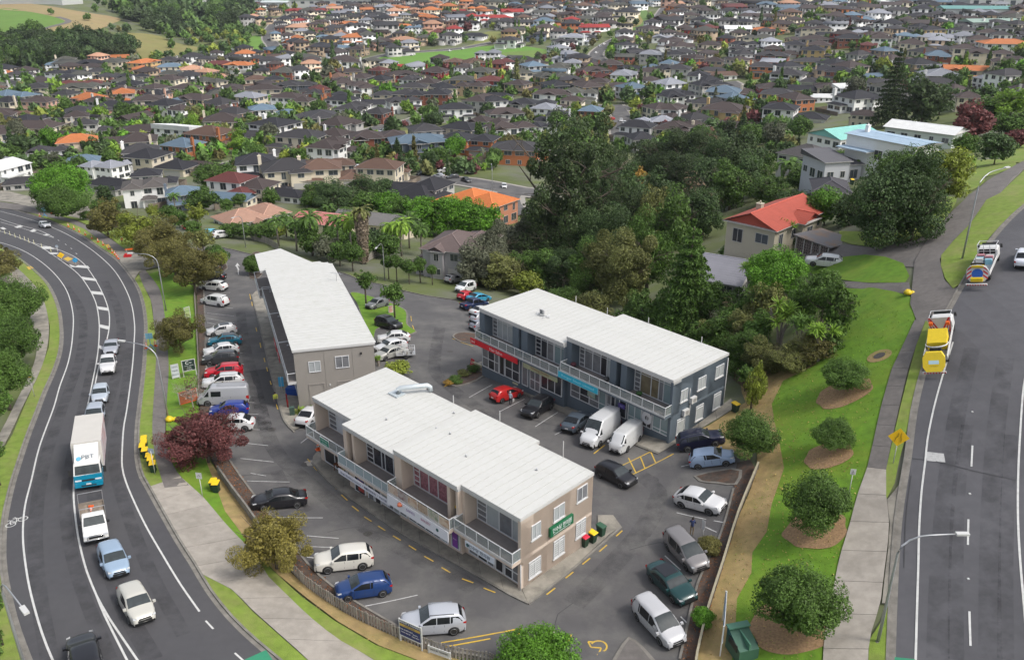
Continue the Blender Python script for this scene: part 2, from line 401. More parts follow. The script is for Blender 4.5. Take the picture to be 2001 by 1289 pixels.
M_far_conc = mat('far_path_concrete', (.30,.28,.25), .9, var=.15, scale=.5)
for s_, wd in FAR_ROADS:
    P_ = rl(s_); FR.append((P_, wd))
    mb = MB(); ribbon(mb, P_, wd+3.4, .22); mb.build('pavement', M_far_conc, kind='structure')
    mb = MB(); ribbon(mb, P_, wd, .30); mb.build('road', M_path_a if wd < 8 else M_asph, kind='structure')
# ---- far fields and the pond
FIELDS = [('lawn', '699,117 760,106 840,102 930,92 1010,90 1070,98 1090,104 1000,106 915,124 839,134 760,136 702,128', (.11,.24,.03)),
 ('lawn', '870,104 900,94 960,84 985,78 990,66 955,62 930,72 925,86 880,98', (.17,.19,.05)),
 ('lawn', '737,272 760,262 800,254 860,251 890,256 867,270 790,288 748,282', (.20,.20,.06)),
 ('lawn', '0,18 60,24 128,43 80,57 70,64 95,72 50,86 0,76', (.11,.21,.03)),
 ('lawn', '0,2 60,8 150,22 232,36 222,46 190,58 130,64 96,72 76,62 128,44 60,24 0,18', (.28,.22,.10)),
 ('lawn', '235,68 300,68 350,86 392,96 300,116 262,108', (.20,.19,.06)),
 ('lawn', '1140,38 1200,28 1240,22 1262,36 1250,56 1230,60 1200,36 1160,42', (.22,.19,.06)),
 ('lawn', '1245,22 1262,20 1268,36 1262,50 1238,62 1230,58 1256,44', (.10,.18,.04)),
 ('lawn', '480,80 500,70 520,80 512,98 492,102', (.12,.24,.03)), ('lawn', '955,108 1000,102 1075,100 1000,124 970,124', (.13,.21,.04)),
 ('lawn', '1235,250 1260,228 1264,232 1270,246 1262,256 1236,262', (.10,.20,.03)), ('lawn', '1862,190 1920,176 1932,186 1880,194', (.10,.21,.03)),
 ('lawn', '420,345 500,325 540,312 600,322 640,330 520,345', (.14,.17,.05))]
FPOLY = []
for i, (n_, s_, c_) in enumerate(FIELDS):
    P_ = smooth(PX(s_), 12, True); FPOLY.append(P_)
    setting(n_, P_, .12+i*.01, mat('field_grass_%d' % i, c_, .95, var=.12, scale=.08, stain=(c_[0]*1.25, c_[1]*.95, c_[2]*1.3, .4), stscale=.03), lat=20)
pond = smooth(PX('388,102 399,88 437,81 465,88 462,98 430,104'), 12, True); FPOLY.append(pond)
setting('pond_water', pond, .3, mat('pond_water', (.07,.065,.045), .12, spec=.6), lat=20)
mb = MB(); ribbon(mb, rl('150,72 100,76 78,66 84,58 128,46 132,40 112,34'), 6, .35); mb.build('track', M_path_a, kind='structure')
# ---- grass, verges and lawns near the camera
lawn = smooth(PX('1787,627 1778,580 1645,562 1620,610 1600,650 1560,700 1510,730 1470,745 1458,800 1500,860 1505,905 1478,960 1442,1060 1412,1180 1380,1289 1372,1350 1607,1350 1607,1289 1611,1239 1627,1157 1639,1093 1659,1029 1673,974 1694,915 1705,869 1721,805 1741,725 1766,672 1783,640'), 2.5, True)
setting('lawn', lawn, .05, M_lawn)
dry = PX('1446,742 1500,722 1570,690 1605,668 1622,680 1590,715 1530,745 1508,790 1522,860 1532,915 1508,985 1498,1040 1470,1080 1468,1120 1440,1170 1436,1240 1430,1289 1428,1350 1350,1350 1362,1289 1384,1198 1412,1111 1443,1011 1478,925 1480,860 1462,800')
setting('dry_grass_strip', smooth(dry, 3, True), .075, M_dry)
lawn2 = smooth(PX('1560,510 1600,512 1650,502 1690,498 1730,502 1765,515 1777,540 1768,553 1700,553 1640,546 1575,530'), 2.5, True)
setting('lawn', lawn2, .05, M_lawn)
for s_ in ('1849,352 1905,345 1925,352 1900,372 1850,378', '1846,384 1870,386 1860,410 1835,440 1790,470 1700,482 1640,470 1640,452 1760,455 1820,420', '1870,318 1960,312 1985,322 1930,345 1860,345', '1960,290 2001,282 2060,300 2001,318 1960,310'):
    setting('lawn', smooth(PX(s_), 3, True), .05, M_verge)
setting('gravel_drive', smooth(PX('1655,478 1700,484 1760,470 1800,455 1812,470 1800,500 1786,522 1740,520 1690,500 1640,512 1580,508 1560,494 1600,482'), 3, True), .03, M_path_a)
for s_, dz_ in (('1645,551 1776,553 1781,576 1645,563', .09),):
    setting('driveway', PX(s_), dz_, M_path_a)
# raised path beside the right road: an asphalt track, then slabs
track = PX('2060,288 2030,300 1987,322 1931,353 1896,381 1861,413 1826,452 1805,480 1787,511 1782,560 1778,595 1790,626 1825,634 1838,632 1857,597 1876,560 1862,566 1845,548 1838,520 1836,508 1861,473 1896,438 1927,392 1955,378 2001,332 2060,310')
setting('asphalt_path', track, .11, M_path_a)
setting('verge', PX('1839,500 1861,474 1896,438 1927,392 1955,378 2001,334 2060,312 2120,326 2060,358 2001,399 1966,430 1935,463 1902,509 1874,557 1862,566 1846,545 1838,520'), Z_V, M_verge)
setting('verge', PX('1808,629 1790,676 1776,727 1760,791 1741,873 1731,919 1729,978 1733,975 1748,945 1757,900 1768,860 1780,800 1799,728 1815,680 1834,636'), Z_V, M_verge)
setting('verge', PX('1740,1170 1725,1210 1698,1252 1694,1345 1733,1345 1735,1262 1742,1111'), Z_V, M_verge)
def slabs(name, left, right, step, m, dz, base=M_joint, gap=.035):
    """a footpath of separate concrete slabs between two edge lines"""
    n = max(2, int(sum((b-a).length for a, b in zip(left, left[1:]))/step))
    def at_(line, f):
        t = f*(len(line)-1); i = min(int(t), len(line)-2); return line[i].lerp(line[i+1], t-i)
    outl = left+right[::-1]
    root = drape(name, outl, dz-.035, base, kind='structure')
    for k in range(n):
        f0, f1 = k/n, (k+1)/n; g = gap/2/step/n*1.0
        a, b = at_(left, f0+g), at_(left, f1-g); c, d = at_(right, f1-g), at_(right, f0+g)
        mid1, mid2 = at_(left, (f0+f1)/2), at_(right, (f0+f1)/2)
        Q = [a, mid1, b, c, mid2, d]; ins = []
        zz = TZ(np.array([q.x for q in Q]), np.array([q.y for q in Q]))+dz
        V_ = [(q.x, q.y, z) for q, z in zip(Q, zz)]+[(q.x, q.y, z-.05) for q, z in zip(Q, zz)]
        me = bpy.data.meshes.new('slab'); me.from_pydata(V_, [], [(0,5,4,1), (1,4,3,2)]+[((i+1)%6, i, i+6, (i+1)%6+6) for i in range(6)]); me.materials.append(m)
        me.update(); link('paving_slab', me, root)
    return root
def res(line, n=60):
    """resample a line evenly"""
    line = [Vector((p[0], p[1])) for p in line]; L = [0]
    for a, b in zip(line, line[1:]): L.append(L[-1]+(b-a).length)
    out = []
    j = 0
    for k in range(n+1):
        t = L[-1]*k/n
        while j < len(L)-2 and L[j+1] < t: j += 1
        out.append(line[j].lerp(line[j+1], (t-L[j])/max(1e-6, L[j+1]-L[j])))
    return out
slabs('footpath', res(PX('1787,627 1766,672 1741,725 1720,800 1705,869 1694,915')), res(PX('1808,627 1790,676 1773,727 1757,795 1740,873 1731,919')), 2.6, M_path_a, Z_P)
slabs('footpath', res(PX('1694,915 1673,974 1659,1029 1639,1093 1627,1157 1611,1239 1607,1289 1607,1345')), res(PX('1731,919 1731,975 1737,1010 1735,1060 1727,1120 1720,1180 1697,1252 1694,1345')), 2.9, M_conc, Z_P)
slabs('driveway', res(PX('1733,977 1739,1010 1737,1060 1729,1120 1723,1180')), res(PX('1758,946 1749,1020 1743,1080 1741,1111 1738,1180')), 4.0, M_conc_d, .10)
# left road verges and paths
LP = PX('-60,398 0,408 40,412 98,426 132,434 165,448 198,472 224,490')
LPr = PX('-60,378 0,395 50,402 105,420 152,433 191,452 218,469 248,491')
setting('asphalt_path', LP+LPr[::-1], Z_P, M_path_a)
setting('verge', LP+PX('228,504 199,485 169,464 140,448 98,430 49,414 0,402 -60,392'), Z_V, M_verge)
setting('driveway', smooth(PX('-80,372 0,372 60,384 140,396 200,412 235,425 205,440 150,430 100,416 40,400 0,393 -80,385'), 4, True), .08, M_conc_d)
setting('lawn', smooth(PX('105,419 152,432 191,450 218,467 250,490 285,488 330,484 345,470 320,440 280,428 240,430 205,441 160,428'), 3, True), .10, M_verge)
setting('driveway', PX('224,490 248,491 300,492 340,502 335,520 300,524 272,532 262,548 251,533 236,512'), .115, M_conc_d)
lpl = smooth(PX('272,535 279,556 295,588 301,634 306,663 305,706 302,760 298,834 302,883 312,924 322,955'))
lpr = smooth(PX('283,528 300,548 313,569 321,608 327,673 330,722 326,790 324,863 341,916 352,932 370,950'))
slabs('footpath', res(lpl), res(lpr), 3.0, M_path_a, Z_P)
setting('verge', PX('262,548 272,537 279,556 295,588 301,634 306,663 305,706 302,760 298,834 302,883 312,924 326,966 312,955 291,950 281,930 272,895 272,834 279,771 285,715 287,673 288,634 283,595 272,563'), Z_V, M_verge)
apL = res(PX('291,953 316,998 349,1056 378,1101 392,1122 456,1154 496,1196 601,1289 650,1345'))
apR = res(PX('352,932 398,973 443,1027 470,1055 500,1084 523,1127 601,1203 656,1248 729,1289 800,1345'))
slabs('footpath', apL, apR, 2.7, M_conc, Z_P)
setting('verge', PX('385,1112 456,1156 496,1198 601,1291 650,1345 612,1345 545,1290 500,1250 452,1204 410,1151'), Z_V, M_verge)
# grass bank between path and car park
setting('lawn', PX('290,536 300,548 313,569 321,608 327,673 330,722 326,790 324,863 341,916 365,945 398,973 443,1027 470,1055 500,1084 530,1120 540,1100 505,1045 470,1000 440,950 425,925 405,890 392,850 388,800 388,706 382,600 379,556 385,530 340,522'), .09, M_lawn)
setting('dry_grass_strip', PX('395,880 427,926 484,1004 510,1045 560,1112 601,1150 669,1196 733,1228 829,1269 900,1291 960,1345 900,1345 840,1300 740,1262 660,1215 600,1170 545,1125 500,1080 470,1040 440,1000'), .11, M_dry)
setting('verge', PX('500,1086 523,1127 601,1203 656,1248 729,1289 800,1345 900,1345 830,1298 735,1262 655,1215 590,1168 540,1122'), .13, M_verge)
setting('garden_bed', PX('427,924 392,850 390,706 384,560 397,560 403,706 414,800 440,880 462,920 500,972 545,1030 601,1102 651,1148 706,1184 770,1221 825,1255 861,1271 900,1289 829,1267 733,1226 669,1194 601,1148 564,1111 510,1040 484,1002'), .10, M_soil)
setting('garden_bed', PX('1433,956 1424,992 1405,1052 1364,1139 1328,1289 1322,1340 1355,1340 1362,1289 1384,1198 1412,1111 1443,1011 1478,920 1465,900 1440,905'), .12, M_soil)
# west verge of the left road
setting('verge', PX('-90,453 -40,466 0,482 40,506 70,530 94,556 112,595 118,640 117,680 106,720 85,768 67,815 52,854 35,905 20,950 6,1014 2,1065 4,1120 23,1211 50,1289 83,1370 20,1370 -10,1289 -50,1150 -60,1000 -5,900 25,850 50,790 75,735 96,680 98,640 92,610 80,575 58,548 30,522 0,505 -90,480'), Z_V, M_verge)
slabs('footpath', res(smooth(PX('-60,492 0,505 30,522 58,548 80,575 92,610 96,650 88,700 70,745 45,795 20,850 -10,905'))), res(smooth(PX('-60,505 0,520 20,535 36,556 48,590 62,630 72,662 70,700 55,740 30,790 5,840 -30,895'))), 4.5, M_conc_d, Z_P)
# ---- kerbs
def kerb(line, side=0.0, h=.16, wd=.18, m=M_kerb, parent=None):
    mb = MB(); ribbon(mb, line, wd, h, h+.05, side=side); return mb.build('kerb', m, parent, kind='structure' if parent is None else None)
for l_, s_ in ((WK, -.5), (EK, .5), (RK, -.5)): kerb(l_, s_)
mb = MB(); ribbon(mb, EK, .32, Z_R+.02, side=-.5); ribbon(mb, WK, .32, Z_R+.02, side=.5); ribbon(mb, RK, .4, Z_R+.02, side=.5); mb.build('gutter', M_kerb, kind='structure')
kerb(smooth(PX('398,560 403,706 415,800 440,880 462,920 500,972 545,1030 601,1102 651,1148 706,1184 770,1221 825,1255 861,1271 930,1282 1000,1300')))
kerb(smooth(PX('1328,1289 1364,1139 1405,1052 1424,992 1433,956')))
kerb(smooth(PX('350,487 399,484 429,484 453,488 494,498 560,510 600,517 673,535 706,549 748,557 790,569 836,579 880,585 925,590')))
# ---- islands with kerbs round them
def island(s_, m, name='traffic_island', inner=M_kerb):
    P_ = smooth(PX(s_), .8, True)
    drape(name, P_, .13, inner, kind='structure', skirt=.2)
    c = sum((p for p in P_), Vector((0, 0)))/len(P_)
    Q = [c+(p-c)*(1-.28/max(.6, (p-c).length)) for p in P_]
    drape('garden_bed' if m is M_soil else 'lawn', Q, .15, m, kind='structure')
island('686,572 732,582 784,601 797,614 798,636 815,650 790,655 770,640 735,645 725,690 700,600', M_lawn)
island('1355,932 1380,924 1430,916 1450,920 1440,948 1400,946 1366,942', M_soil)
island('872,752 890,738 915,718 940,712 962,722 930,745 890,756', M_soil)
island('884,657 905,650 960,660 985,690 930,674 898,668', M_soil)
island('488,500 505,492 520,510 510,540 490,546 484,520', M_soil)
island('410,500 432,505 445,520 438,530 405,534 396,524', M_soil)
island('1192,1320 1215,1260 1228,1246 1242,1252 1275,1285 1300,1330', M_path_a)
# ---- footpaths round the shops
def pad(s_, m=M_conc_d, dz=.13): 
    P_ = PX(s_)
    return drape('footpath', P_, dz, m, kind='structure', skirt=.2)
# slabs along the tan shops
tl = res(PX('612,893 622,880 650,905 720,965 800,1015 880,1065 960,1110 1018,1150')); tr = res(PX('610,905 640,940 700,985 780,1040 860,1085 940,1130 1000,1165 1032,1180'))
slabs('footpath', tl, tr, 2.4, M_conc_d, .13)
pad('1018,1148 1032,1180 1050,1168 1120,1110 1190,1045 1214,1030 1198,1008 1168,1008 1168,1050 1100,1095')
slabs('footpath', res(PX('920,716 993,752 1046,780 1100,805 1180,842 1288,886')), res(PX('945,705 1040,742 1110,775 1180,805 1250,838 1318,866')), 2.6, M_conc_d, .13)
slabs('footpath', res(PX('1288,886 1330,862 1380,832 1440,795')), res(PX('1306,862 1345,838 1385,810 1428,780')), 2.4, M_conc_d, .132)
slabs('footpath', res(smooth(PX('492,578 498,600 508,640 520,690 532,740 545,790 556,822 575,842'))), res(smooth(PX('510,560 522,600 535,640 552,690 568,740 580,775 600,800 612,822'))), 3.2, M_conc_d, .13)
kerb(smooth(PX('1032,1181 1120,1112 1214,1031'))); kerb(smooth(PX('492,576 498,600 508,640 520,690 532,740 545,790 556,824 575,845')))
kerb(smooth(PX('610,905 640,940 700,985 780,1040 860,1085 940,1130 1000,1165 1032,1180'))); kerb(smooth(PX('918,716 993,754 1046,782 1100,807 1180,844 1286,888')))
setting('dry_grass_strip', PX('1320,860 1385,832 1440,796 1470,780 1480,850 1465,900 1420,880 1340,868'), .08, M_dry)
# ================================================================== PAINT ON THE ROADS
def paint_obj(m, name='road_marking'):
    return dict(mb=MB(), m=m, name=name)
def line_px(P, s_, wd, up=Z_M+.012, sm=True):
    pts = PX(s_); pts = smooth(pts, 1.2) if sm else res(pts, max(2, int((pts[0]-pts[-1]).length/1.2)))
    ribbon(P['mb'], pts, wd, up)
def poly_px(P, s_, up=Z_M+.012, pts=None):
    pts = pts or PX(s_); Z = [tz(p[0], p[1])+up for p in pts]
    a = sum((Vector((p[0], p[1])).cross(Vector((q[0], q[1]))) for p, q in zip(pts, list(pts[1:])+[pts[0]])), 0.0)
    ix = tuple(range(len(pts))); P['mb'].add([(p[0], p[1], z) for p, z in zip(pts, Z)], [ix if a > 0 else ix[::-1]])
def fin(P): return P['mb'].build(P['name'], P['m'], kind='structure')
W1 = paint_obj(M_white)
for s_ in ('-60,462 0,474 49,492 94,523 127,562 142,608 142,657 134,706 117,755 105,797 78,871 62,937 49,990 45,1047 51,1109 62,1166 82,1236 103,1289 130,1350',
           '-60,400 0,413 62,430 107,447 140,463 173,484 202,507 225,531 244,562 257,595 263,634 262,673 259,715 249,794 242,835 239,880 239,912 246,941 263,982 287,1031 320,1088 353,1142 390,1195',
           '-60,440 0,452 46,468 81,484 120,510 150,533 169,556 186,588 193,621 194,657 190,699 182,741 170,800 160,850 150,900 144,957 148,1014 156,1064 170,1117 189,1164 205,1203 246,1285 275,1340',
           '62,474 107,486 140,499 163,515 182,540 200,572 212,605 214,634 210,660 204,686 192,722 177,800 168,850 158,900',
           '0,428 33,439 75,450 105,464', '0,434 39,445 75,456 105,465', '189,1164 213,1207 267,1287 310,1350',
           '1862,669 1840,741 1824,800 1812,860 1808,901 1801,956 1796,1029 1794,1111 1789,1289 1788,1350',
           '2012,700 2000,756 1992,867 1989,943 1989,1018 1993,1094 2000,1175 2010,1289'): line_px(W1, s_, .14)
for s_ in ('402,1213 417,1229', '459,1276 478,1293', '1900,871 1898,912', '1892,1015 1891,1065', '1894,1195 1896,1262', '113,469 116,471', '127,477 130,479', '138,485 141,487', '148,495 151,497'): line_px(W1, s_, .13, sm=False)
for s_ in ('135,517 139,522 176,525 172,520', '159,541 164,547 190,550 187,545', '178,569 181,575 203,577 199,571', '190,599 193,605 213,608 211,602', '194,634 194,640 214,645 213,638', '193,674 193,680 205,687 207,682',
           '79,482 84,487 107,487 98,482', '94,494 99,497 124,497 110,494', '28,444 34,446 45,443 40,440', '58,452 64,454 72,451 66,448', '84,460 90,461 98,459 92,457', '0,446 6,449 13,448 6,444'): poly_px(W1, s_, Z_M+.02)
fin(W1)
W2 = paint_obj(mat('worn_white_paint', (.45,.45,.44), .8, var=.25, scale=3, stain=(.16,.16,.16,.7), stscale=3))
poly_px(W2, '1810,883 1844,887 1847,904 1811,901'); fin(W2)
mb = MB()
for u_, v_ in ((1895,965),(1892,1131),(1900,805)):
    p = G(u_, v_); mb.box(p.x-.07, p.y-.07, p.z, p.x+.07, p.y+.07, p.z+.07)
mb.build('road_stud', M_white, kind='structure')
# bicycle symbol on the left road, drawn as wheels and frame
W3 = paint_obj(M_white)
def disc_ring(P, c, r, wd, sx, sy):
    n = 20; pts = [c+sx*(r*math.cos(2*math.pi*k/n))+sy*(r*math.sin(2*math.pi*k/n)) for k in range(n+1)]
    ribbon(P['mb'], pts, wd, Z_M+.012)
o_ = G(31, 1019).to_2d(); ex = (G(45,1012).to_2d()-G(17,1026).to_2d()).normalized(); ey = Vector((-ex.y, ex.x))
for k_ in (-.52, .52): disc_ring(W3, o_+ex*k_-ey*.15, .36, .08, ex, ey)
for a_, b_ in (((-.52,-.15),(-.2,.45)),((-.2,.45),(.35,.45)),((.35,.45),(-.02,-.15)),((-.02,-.15),(-.2,.45)),((-.52,-.15),(-.02,-.15)),((.35,.45),(.52,-.15)),((.35,.45),(.28,.65)),((.18,.68),(.42,.62)),((-.32,.6),(-.1,.6))):
    ribbon(W3['mb'], [o_+ex*a_[0]+ey*a_[1], o_+ex*b_[0]+ey*b_[1]], .07, Z_M+.012)
fin(W3)
G1 = paint_obj(M_green_p); poly_px(G1, '478,1289 520,1270 560,1330 500,1350'); poly_px(G1, '1748,1284 1788,1288 1788,1340 1744,1340'); fin(G1)
# car park bays
W4 = paint_obj(mat('bay_line_paint', (.50,.50,.49), .75, var=.2, scale=3, stain=(.2,.2,.2,.6), stscale=2.5))
for s_ in ('417,573 450,572 ', '423,587 451,588', '424,599 455,603', '405,612 457,618', '404,622 458,632', '402,630 450,640', '440,690 474,690', '440,712 477,712', '450,742 482,745', '465,785 497,787', '470,808 505,810', '460,838 508,840', '478,866 524,871', '470,896 535,903', '483,940 566,942', '490,925 520,930', '545,1011 631,1012', '600,1047 662,1052', '605,1068 655,1070', '600,1089 622,1091', '706,1186 816,1163', '588,866 606,852', '917,777 962,752', '978,804 1025,780', '1046,834 1090,806', '1084,850 1100,842', '1331,912 1360,905', '1322,1002 1413,1021', '1299,1086 1330,1114', '1400,1040 1378,1030', '1330,1205 1350,1225'): line_px(W4, s_, .09, sm=False)
poly_px(W4, '461,520 465,528 468,528 464,519 469,521 464,514 459,521'); line_px(W4, '465,524 466,537', .12, sm=False)
fin(W4)
Y1 = paint_obj(M_yellow)
for s_ in ('1213,911 1277,880', '1237,927 1316,887', '1228,895 1243,925', '1251,892 1260,915', '1272,884 1281,904', '1213,912 1237,927', '1160,887 1182,870', '862,1256 1018,1228', '870,1264 958,1248', '1018,1230 1008,1250', '1116,1240 1106,1265', '1180,1013 1198,1021'): line_px(Y1, s_, .12, sm=False)
for s_ in ('601,897 606,903', '613,912 620,920', '630,928 638,937', '648,946 658,956', '667,967 679,978', '688,989 701,999', '712,1010 726,1019', '739,1028 753,1037', '768,1047 783,1056', '799,1066 813,1075', '829,1087 847,1097', '863,1109 880,1119', '903,1131 925,1139', '945,1149 968,1158', '1068,1162 1085,1149', '1105,1130 1120,1118', '1138,1103 1153,1091', '1171,1078 1186,1065', '1204,1048 1216,1037', '488,575 490,585', '492,590 493,598', '500,640 502,648', '508,670 510,680', '516,700 518,708', '521,718 523,726', '528,745 530,752', '540,790 543,800', '690,572 700,574', '803,618 804,628', '806,636 810,646', '884,662 890,664', '900,669 925,677', '868,756 876,750'): line_px(Y1, s_, .11, sm=False)
# wheelchair symbol
o_ = G(1166, 1263).to_2d(); ex = Vector((1, 0)); ey = Vector((0, 1)); c_ = o_+ex*.15
n_ = 14; ribbon(Y1['mb'], [c_+ex*.55*math.cos(t)+ey*.55*math.sin(t) for t in [math.radians(150-k*19) for k in range(n_)]], .12, Z_M)
for a_, b_ in (((-.55,.5),(-.4,-.05)),((-.4,-.05),(.3,-.15)),((.3,-.15),(.05,-.75)),((-.2,.45),(-.55,.5)),((-.05,-.75),(.2,-.8))):
    ribbon(Y1['mb'], [o_+ex*a_[0]+ey*a_[1], o_+ex*b_[0]+ey*b_[1]], .12, Z_M)
fin(Y1)
# darker worn wheel tracks and oil stains, broken up by noise
M_trk = mat('wheel_track_stain', (.035,.035,.038), .8); n_t = M_trk.node_tree; nz_ = n_t.nodes.new('ShaderNodeTexNoise'); nz_.inputs['Scale'].default_value = .55; nz_.inputs['Detail'].default_value = 9; nz_.inputs['Roughness'].default_value = .7
mr_ = n_t.nodes.new('ShaderNodeMapRange'); mr_.inputs['From Min'].default_value = .40; mr_.inputs['From Max'].default_value = .66; mr_.inputs['To Max'].default_value = .30; tcn = n_t.nodes.new('ShaderNodeTexCoord')
n_t.links.new(tcn.outputs['Object'], nz_.inputs['Vector']); n_t.links.new(nz_.outputs['Fac'], mr_.inputs['Value']); n_t.links.new(mr_.outputs[0], n_t.nodes['Principled BSDF'].inputs['Alpha'])
TK = paint_obj(M_trk, 'road_stain')
for s_, w_ in (('1832,1289 1838,1100 1850,950 1872,800 1900,680',1.3),('1868,1289 1868,1100 1874,950 1890,830',.9),('1935,1289 1935,1050 1945,850 1965,700',1.3),('1965,1289 1966,1050 1975,850',.9),('98,1289 75,1150 70,1020 88,900 125,790 158,690 160,610 130,560',1.1),('215,1289 150,1120 128,1000 138,900 160,800 182,700',.9),('300,1289 240,1180 200,1060 185,960 190,860 220,760 236,680 232,610 205,550',1.2),('360,1240 300,1130 255,1020 225,920 225,860 245,760 254,680',1.0),
  ('500,770 520,840 545,890 600,940 700,1020 800,1080 930,1150',1.6),('470,610 480,680 500,760 520,840',1.4),('1120,1180 1200,1100 1260,1030 1290,960 1250,930',1.8),('860,640 850,700 860,740 980,830',1.6),('600,1000 560,960 540,920',1.2)): line_px(TK, s_, w_, Z_M+.004)
fin(TK)
CRK = paint_obj(mat('sealed_crack', (.045,.045,.047), .7), 'sealed_crack')
for s_ in ('1775,895 1830,902 1900,920 1990,940','1120,1178 1090,1200 1080,1235','640,1040 700,1030 760,1050','1230,1075 1290,1060 1330,1075','470,930 520,925 590,935','850,660 900,665 930,690','1010,800 1040,820 1100,835','480,735 520,728','1780,930 1770,1010 1766,1110'): line_px(CRK, s_, .06, Z_M+.008)
fin(CRK)
# small splitter island with signs on the left road
isl = PX('112,497 128,495 150,508 157,516 148,521 128,513 110,503')
drape('traffic_island', isl, .14, M_path_a, kind='structure', skirt=.14)
P_ = paint_obj(M_yellow); poly_px(P_, '124,507 133,503 143,507 133,512', .16); poly_px(P_, '52,523 60,521 66,525 57,529', Z_P+.02); poly_px(P_, '206,480 212,478 217,484 210,487', Z_P+.02); fin(P_)
# manholes, patches and cracks
def disc(name, u, v, r, m, dz=Z_M, n=16):
    p = G(u, v); mb = MB(); pts = [(p.x+r*math.cos(6.283*k/n), p.y+r*math.sin(6.283*k/n)) for k in range(n)]
    mb.add([(x, y, tz(x, y)+dz) for x, y in pts], [tuple(range(n))]); return mb.build(name, m, kind='structure')
M_iron = mat('cast_iron', (.075,.07,.065), .8, metal=.2, var=.3, scale=8)
for u_, v_, r_ in ((518,826,.45),(530,839,.5),(530,839,.3),(596,908,.42),(719,1043,.4),(1078,1240,.4),(880,687,.4),(1410,722,.0)):
    if r_: disc('manhole_cover', u_, v_, r_, M_iron if u_ != 1078 else M_conc, Z_M+.004*(r_ < .35))
disc('bare_earth_patch', 1718, 696, 1.05, M_dry, .075); disc('manhole_cover', 1718, 696, .5, M_iron, .10)
disc('road_patch', 606, 905, .6, M_conc, Z_M)
for u_, v_, r_ in ((1648,768,2.3),(1618,890,1.85),(1594,1036,2.25),(1547,1222,2.7)):
    p = G(u_, v_); n = 40; ph = rnd.random()*6
    P_ = [Vector((p.x+r_*(1+.05*math.sin(3*t+ph)+.05*math.sin(7*t))*math.cos(t), p.y+r_*(1+.05*math.cos(4*t+ph))*math.sin(t))) for t in [6.283*k/n for k in range(n)]]
    drape('mulch_ring', P_, .09, M_mulch, kind='structure')
PA = paint_obj(mat('fresh_asphalt_patch', (.05,.05,.052), .9, var=.1, scale=2)); 
poly_px(PA, '488,725 530,720 545,790 508,790', Z_M-.006); line_px(PA, '478,728 510,722 531,720', .12, Z_M, False); fin(PA)
# ================================================================== THE THREE SHOP BUILDINGS
M_wroof = mat('white_roof_metal', (.53,.53,.505), .5, var=.02, scale=.6, rand=.012, stain=(.46,.46,.42,.6), stscale=.8)
M_trim = mat('white_trim', (.52,.52,.51), .5, var=.03)
M_alu = mat('white_aluminium', (.60,.61,.62), .4)
M_tan = mat('tan_render', (.55,.455,.375), .85, var=.05, scale=1.5, bump=.3, bscale=60)
M_greyw = mat('grey_render', (.27,.25,.225), .85, var=.05, scale=1.0, bump=.2, bscale=60)
M_bluew = mat('blue_grey_render', (.10,.128,.155), .8, var=.05, scale=1.5)
M_deck = mat('balcony_deck', (.21,.19,.18), .9, var=.12, scale=2)
GL = {k: mat('glass_'+k, c, r, spec=.7, var=v, scale=sc) for k, c, r, v, sc in (('dark', (.04,.042,.05), .06, .3, 1.2), ('grey', (.17,.175,.185), .1, .3, 1.5), ('blind', (.36,.385,.39), .25, .08, 2), ('blue', (.20,.27,.28), .12, .1, 1), ('pink', (.30,.13,.15), .2, .5, 5), ('door', (.02,.018,.022), .3, .1, 1), ('white', (.55,.56,.58), .2, .05, 1), ('warm', (.17,.14,.085), .12, .5, 1.3))}
M_rail_glass = mat('balcony_glass', (.30,.35,.35), .08, alpha=.35, spec=.6)
M_rail_frost = mat('frosted_balcony_glass', (.36,.44,.46), .25, alpha=.8)
M_black = mat('black_plastic', (.02,.02,.02), .5)
M_steel = mat('galvanised_steel', (.42,.43,.45), .4, metal=.6, var=.1)
def glazing(parent, s0, s1, z0, z1, d, cols, kind='dark', rows=None, name='window', fw=.085, sgn=1, kinds=None, axis='s'):
    """framed glazing facing -y (axis s) or +x (axis d): cols = widths share, rows = list of transom fractions per column"""
    fr = MB(); W_ = sum(cols); x = s0; panes = []
    def B(mb, a0, z0_, a1, z1_, o0, o1, m=0):
        if axis == 's': mb.box(-max(a0, a1), min(o0, o1), z0_, -min(a0, a1), max(o0, o1), z1_, m)
        else: mb.box(min(-o0, -o1), min(a0, a1), z0_, max(-o0, -o1), max(a0, a1), z1_, m)
    B(fr, s0, z0, s1, z0+fw, d-.05, d+.06); B(fr, s0, z1-fw, s1, z1, d-.05, d+.06)
    for i, c in enumerate(cols+[0]):
        B(fr, x-(fw/2 if 0 < i < len(cols) else (0 if i == 0 else fw)), z0+fw, x+(fw/2 if 0 < i < len(cols) else (fw if i == 0 else 0)), z1-fw, d-.05, d+.06)
        if i == len(cols): break
        x1 = x+(s1-s0)*c/W_; rr = (rows[i] if rows else [])
        zs = [z0+fw]+[z0+(z1-z0)*f for f in rr]+[z1-fw]
        for f in rr: B(fr, x+fw/2, z0+(z1-z0)*f-fw*.4, x1-fw/2, z0+(z1-z0)*f+fw*.4, d-.045, d+.05)
        for a, b in zip(zs, zs[1:]): panes.append((x+fw/2, x1-fw/2, a, b, i))
        x = x1
    w_ = fr.build(name, M_alu, parent)
    for a, b, c, e, i in panes:
        mb = MB(); B(mb, a, c, b, e, d, d+.02); mb.build('pane', GL[(kinds[i] if kinds else kind)], w_)
    return w_
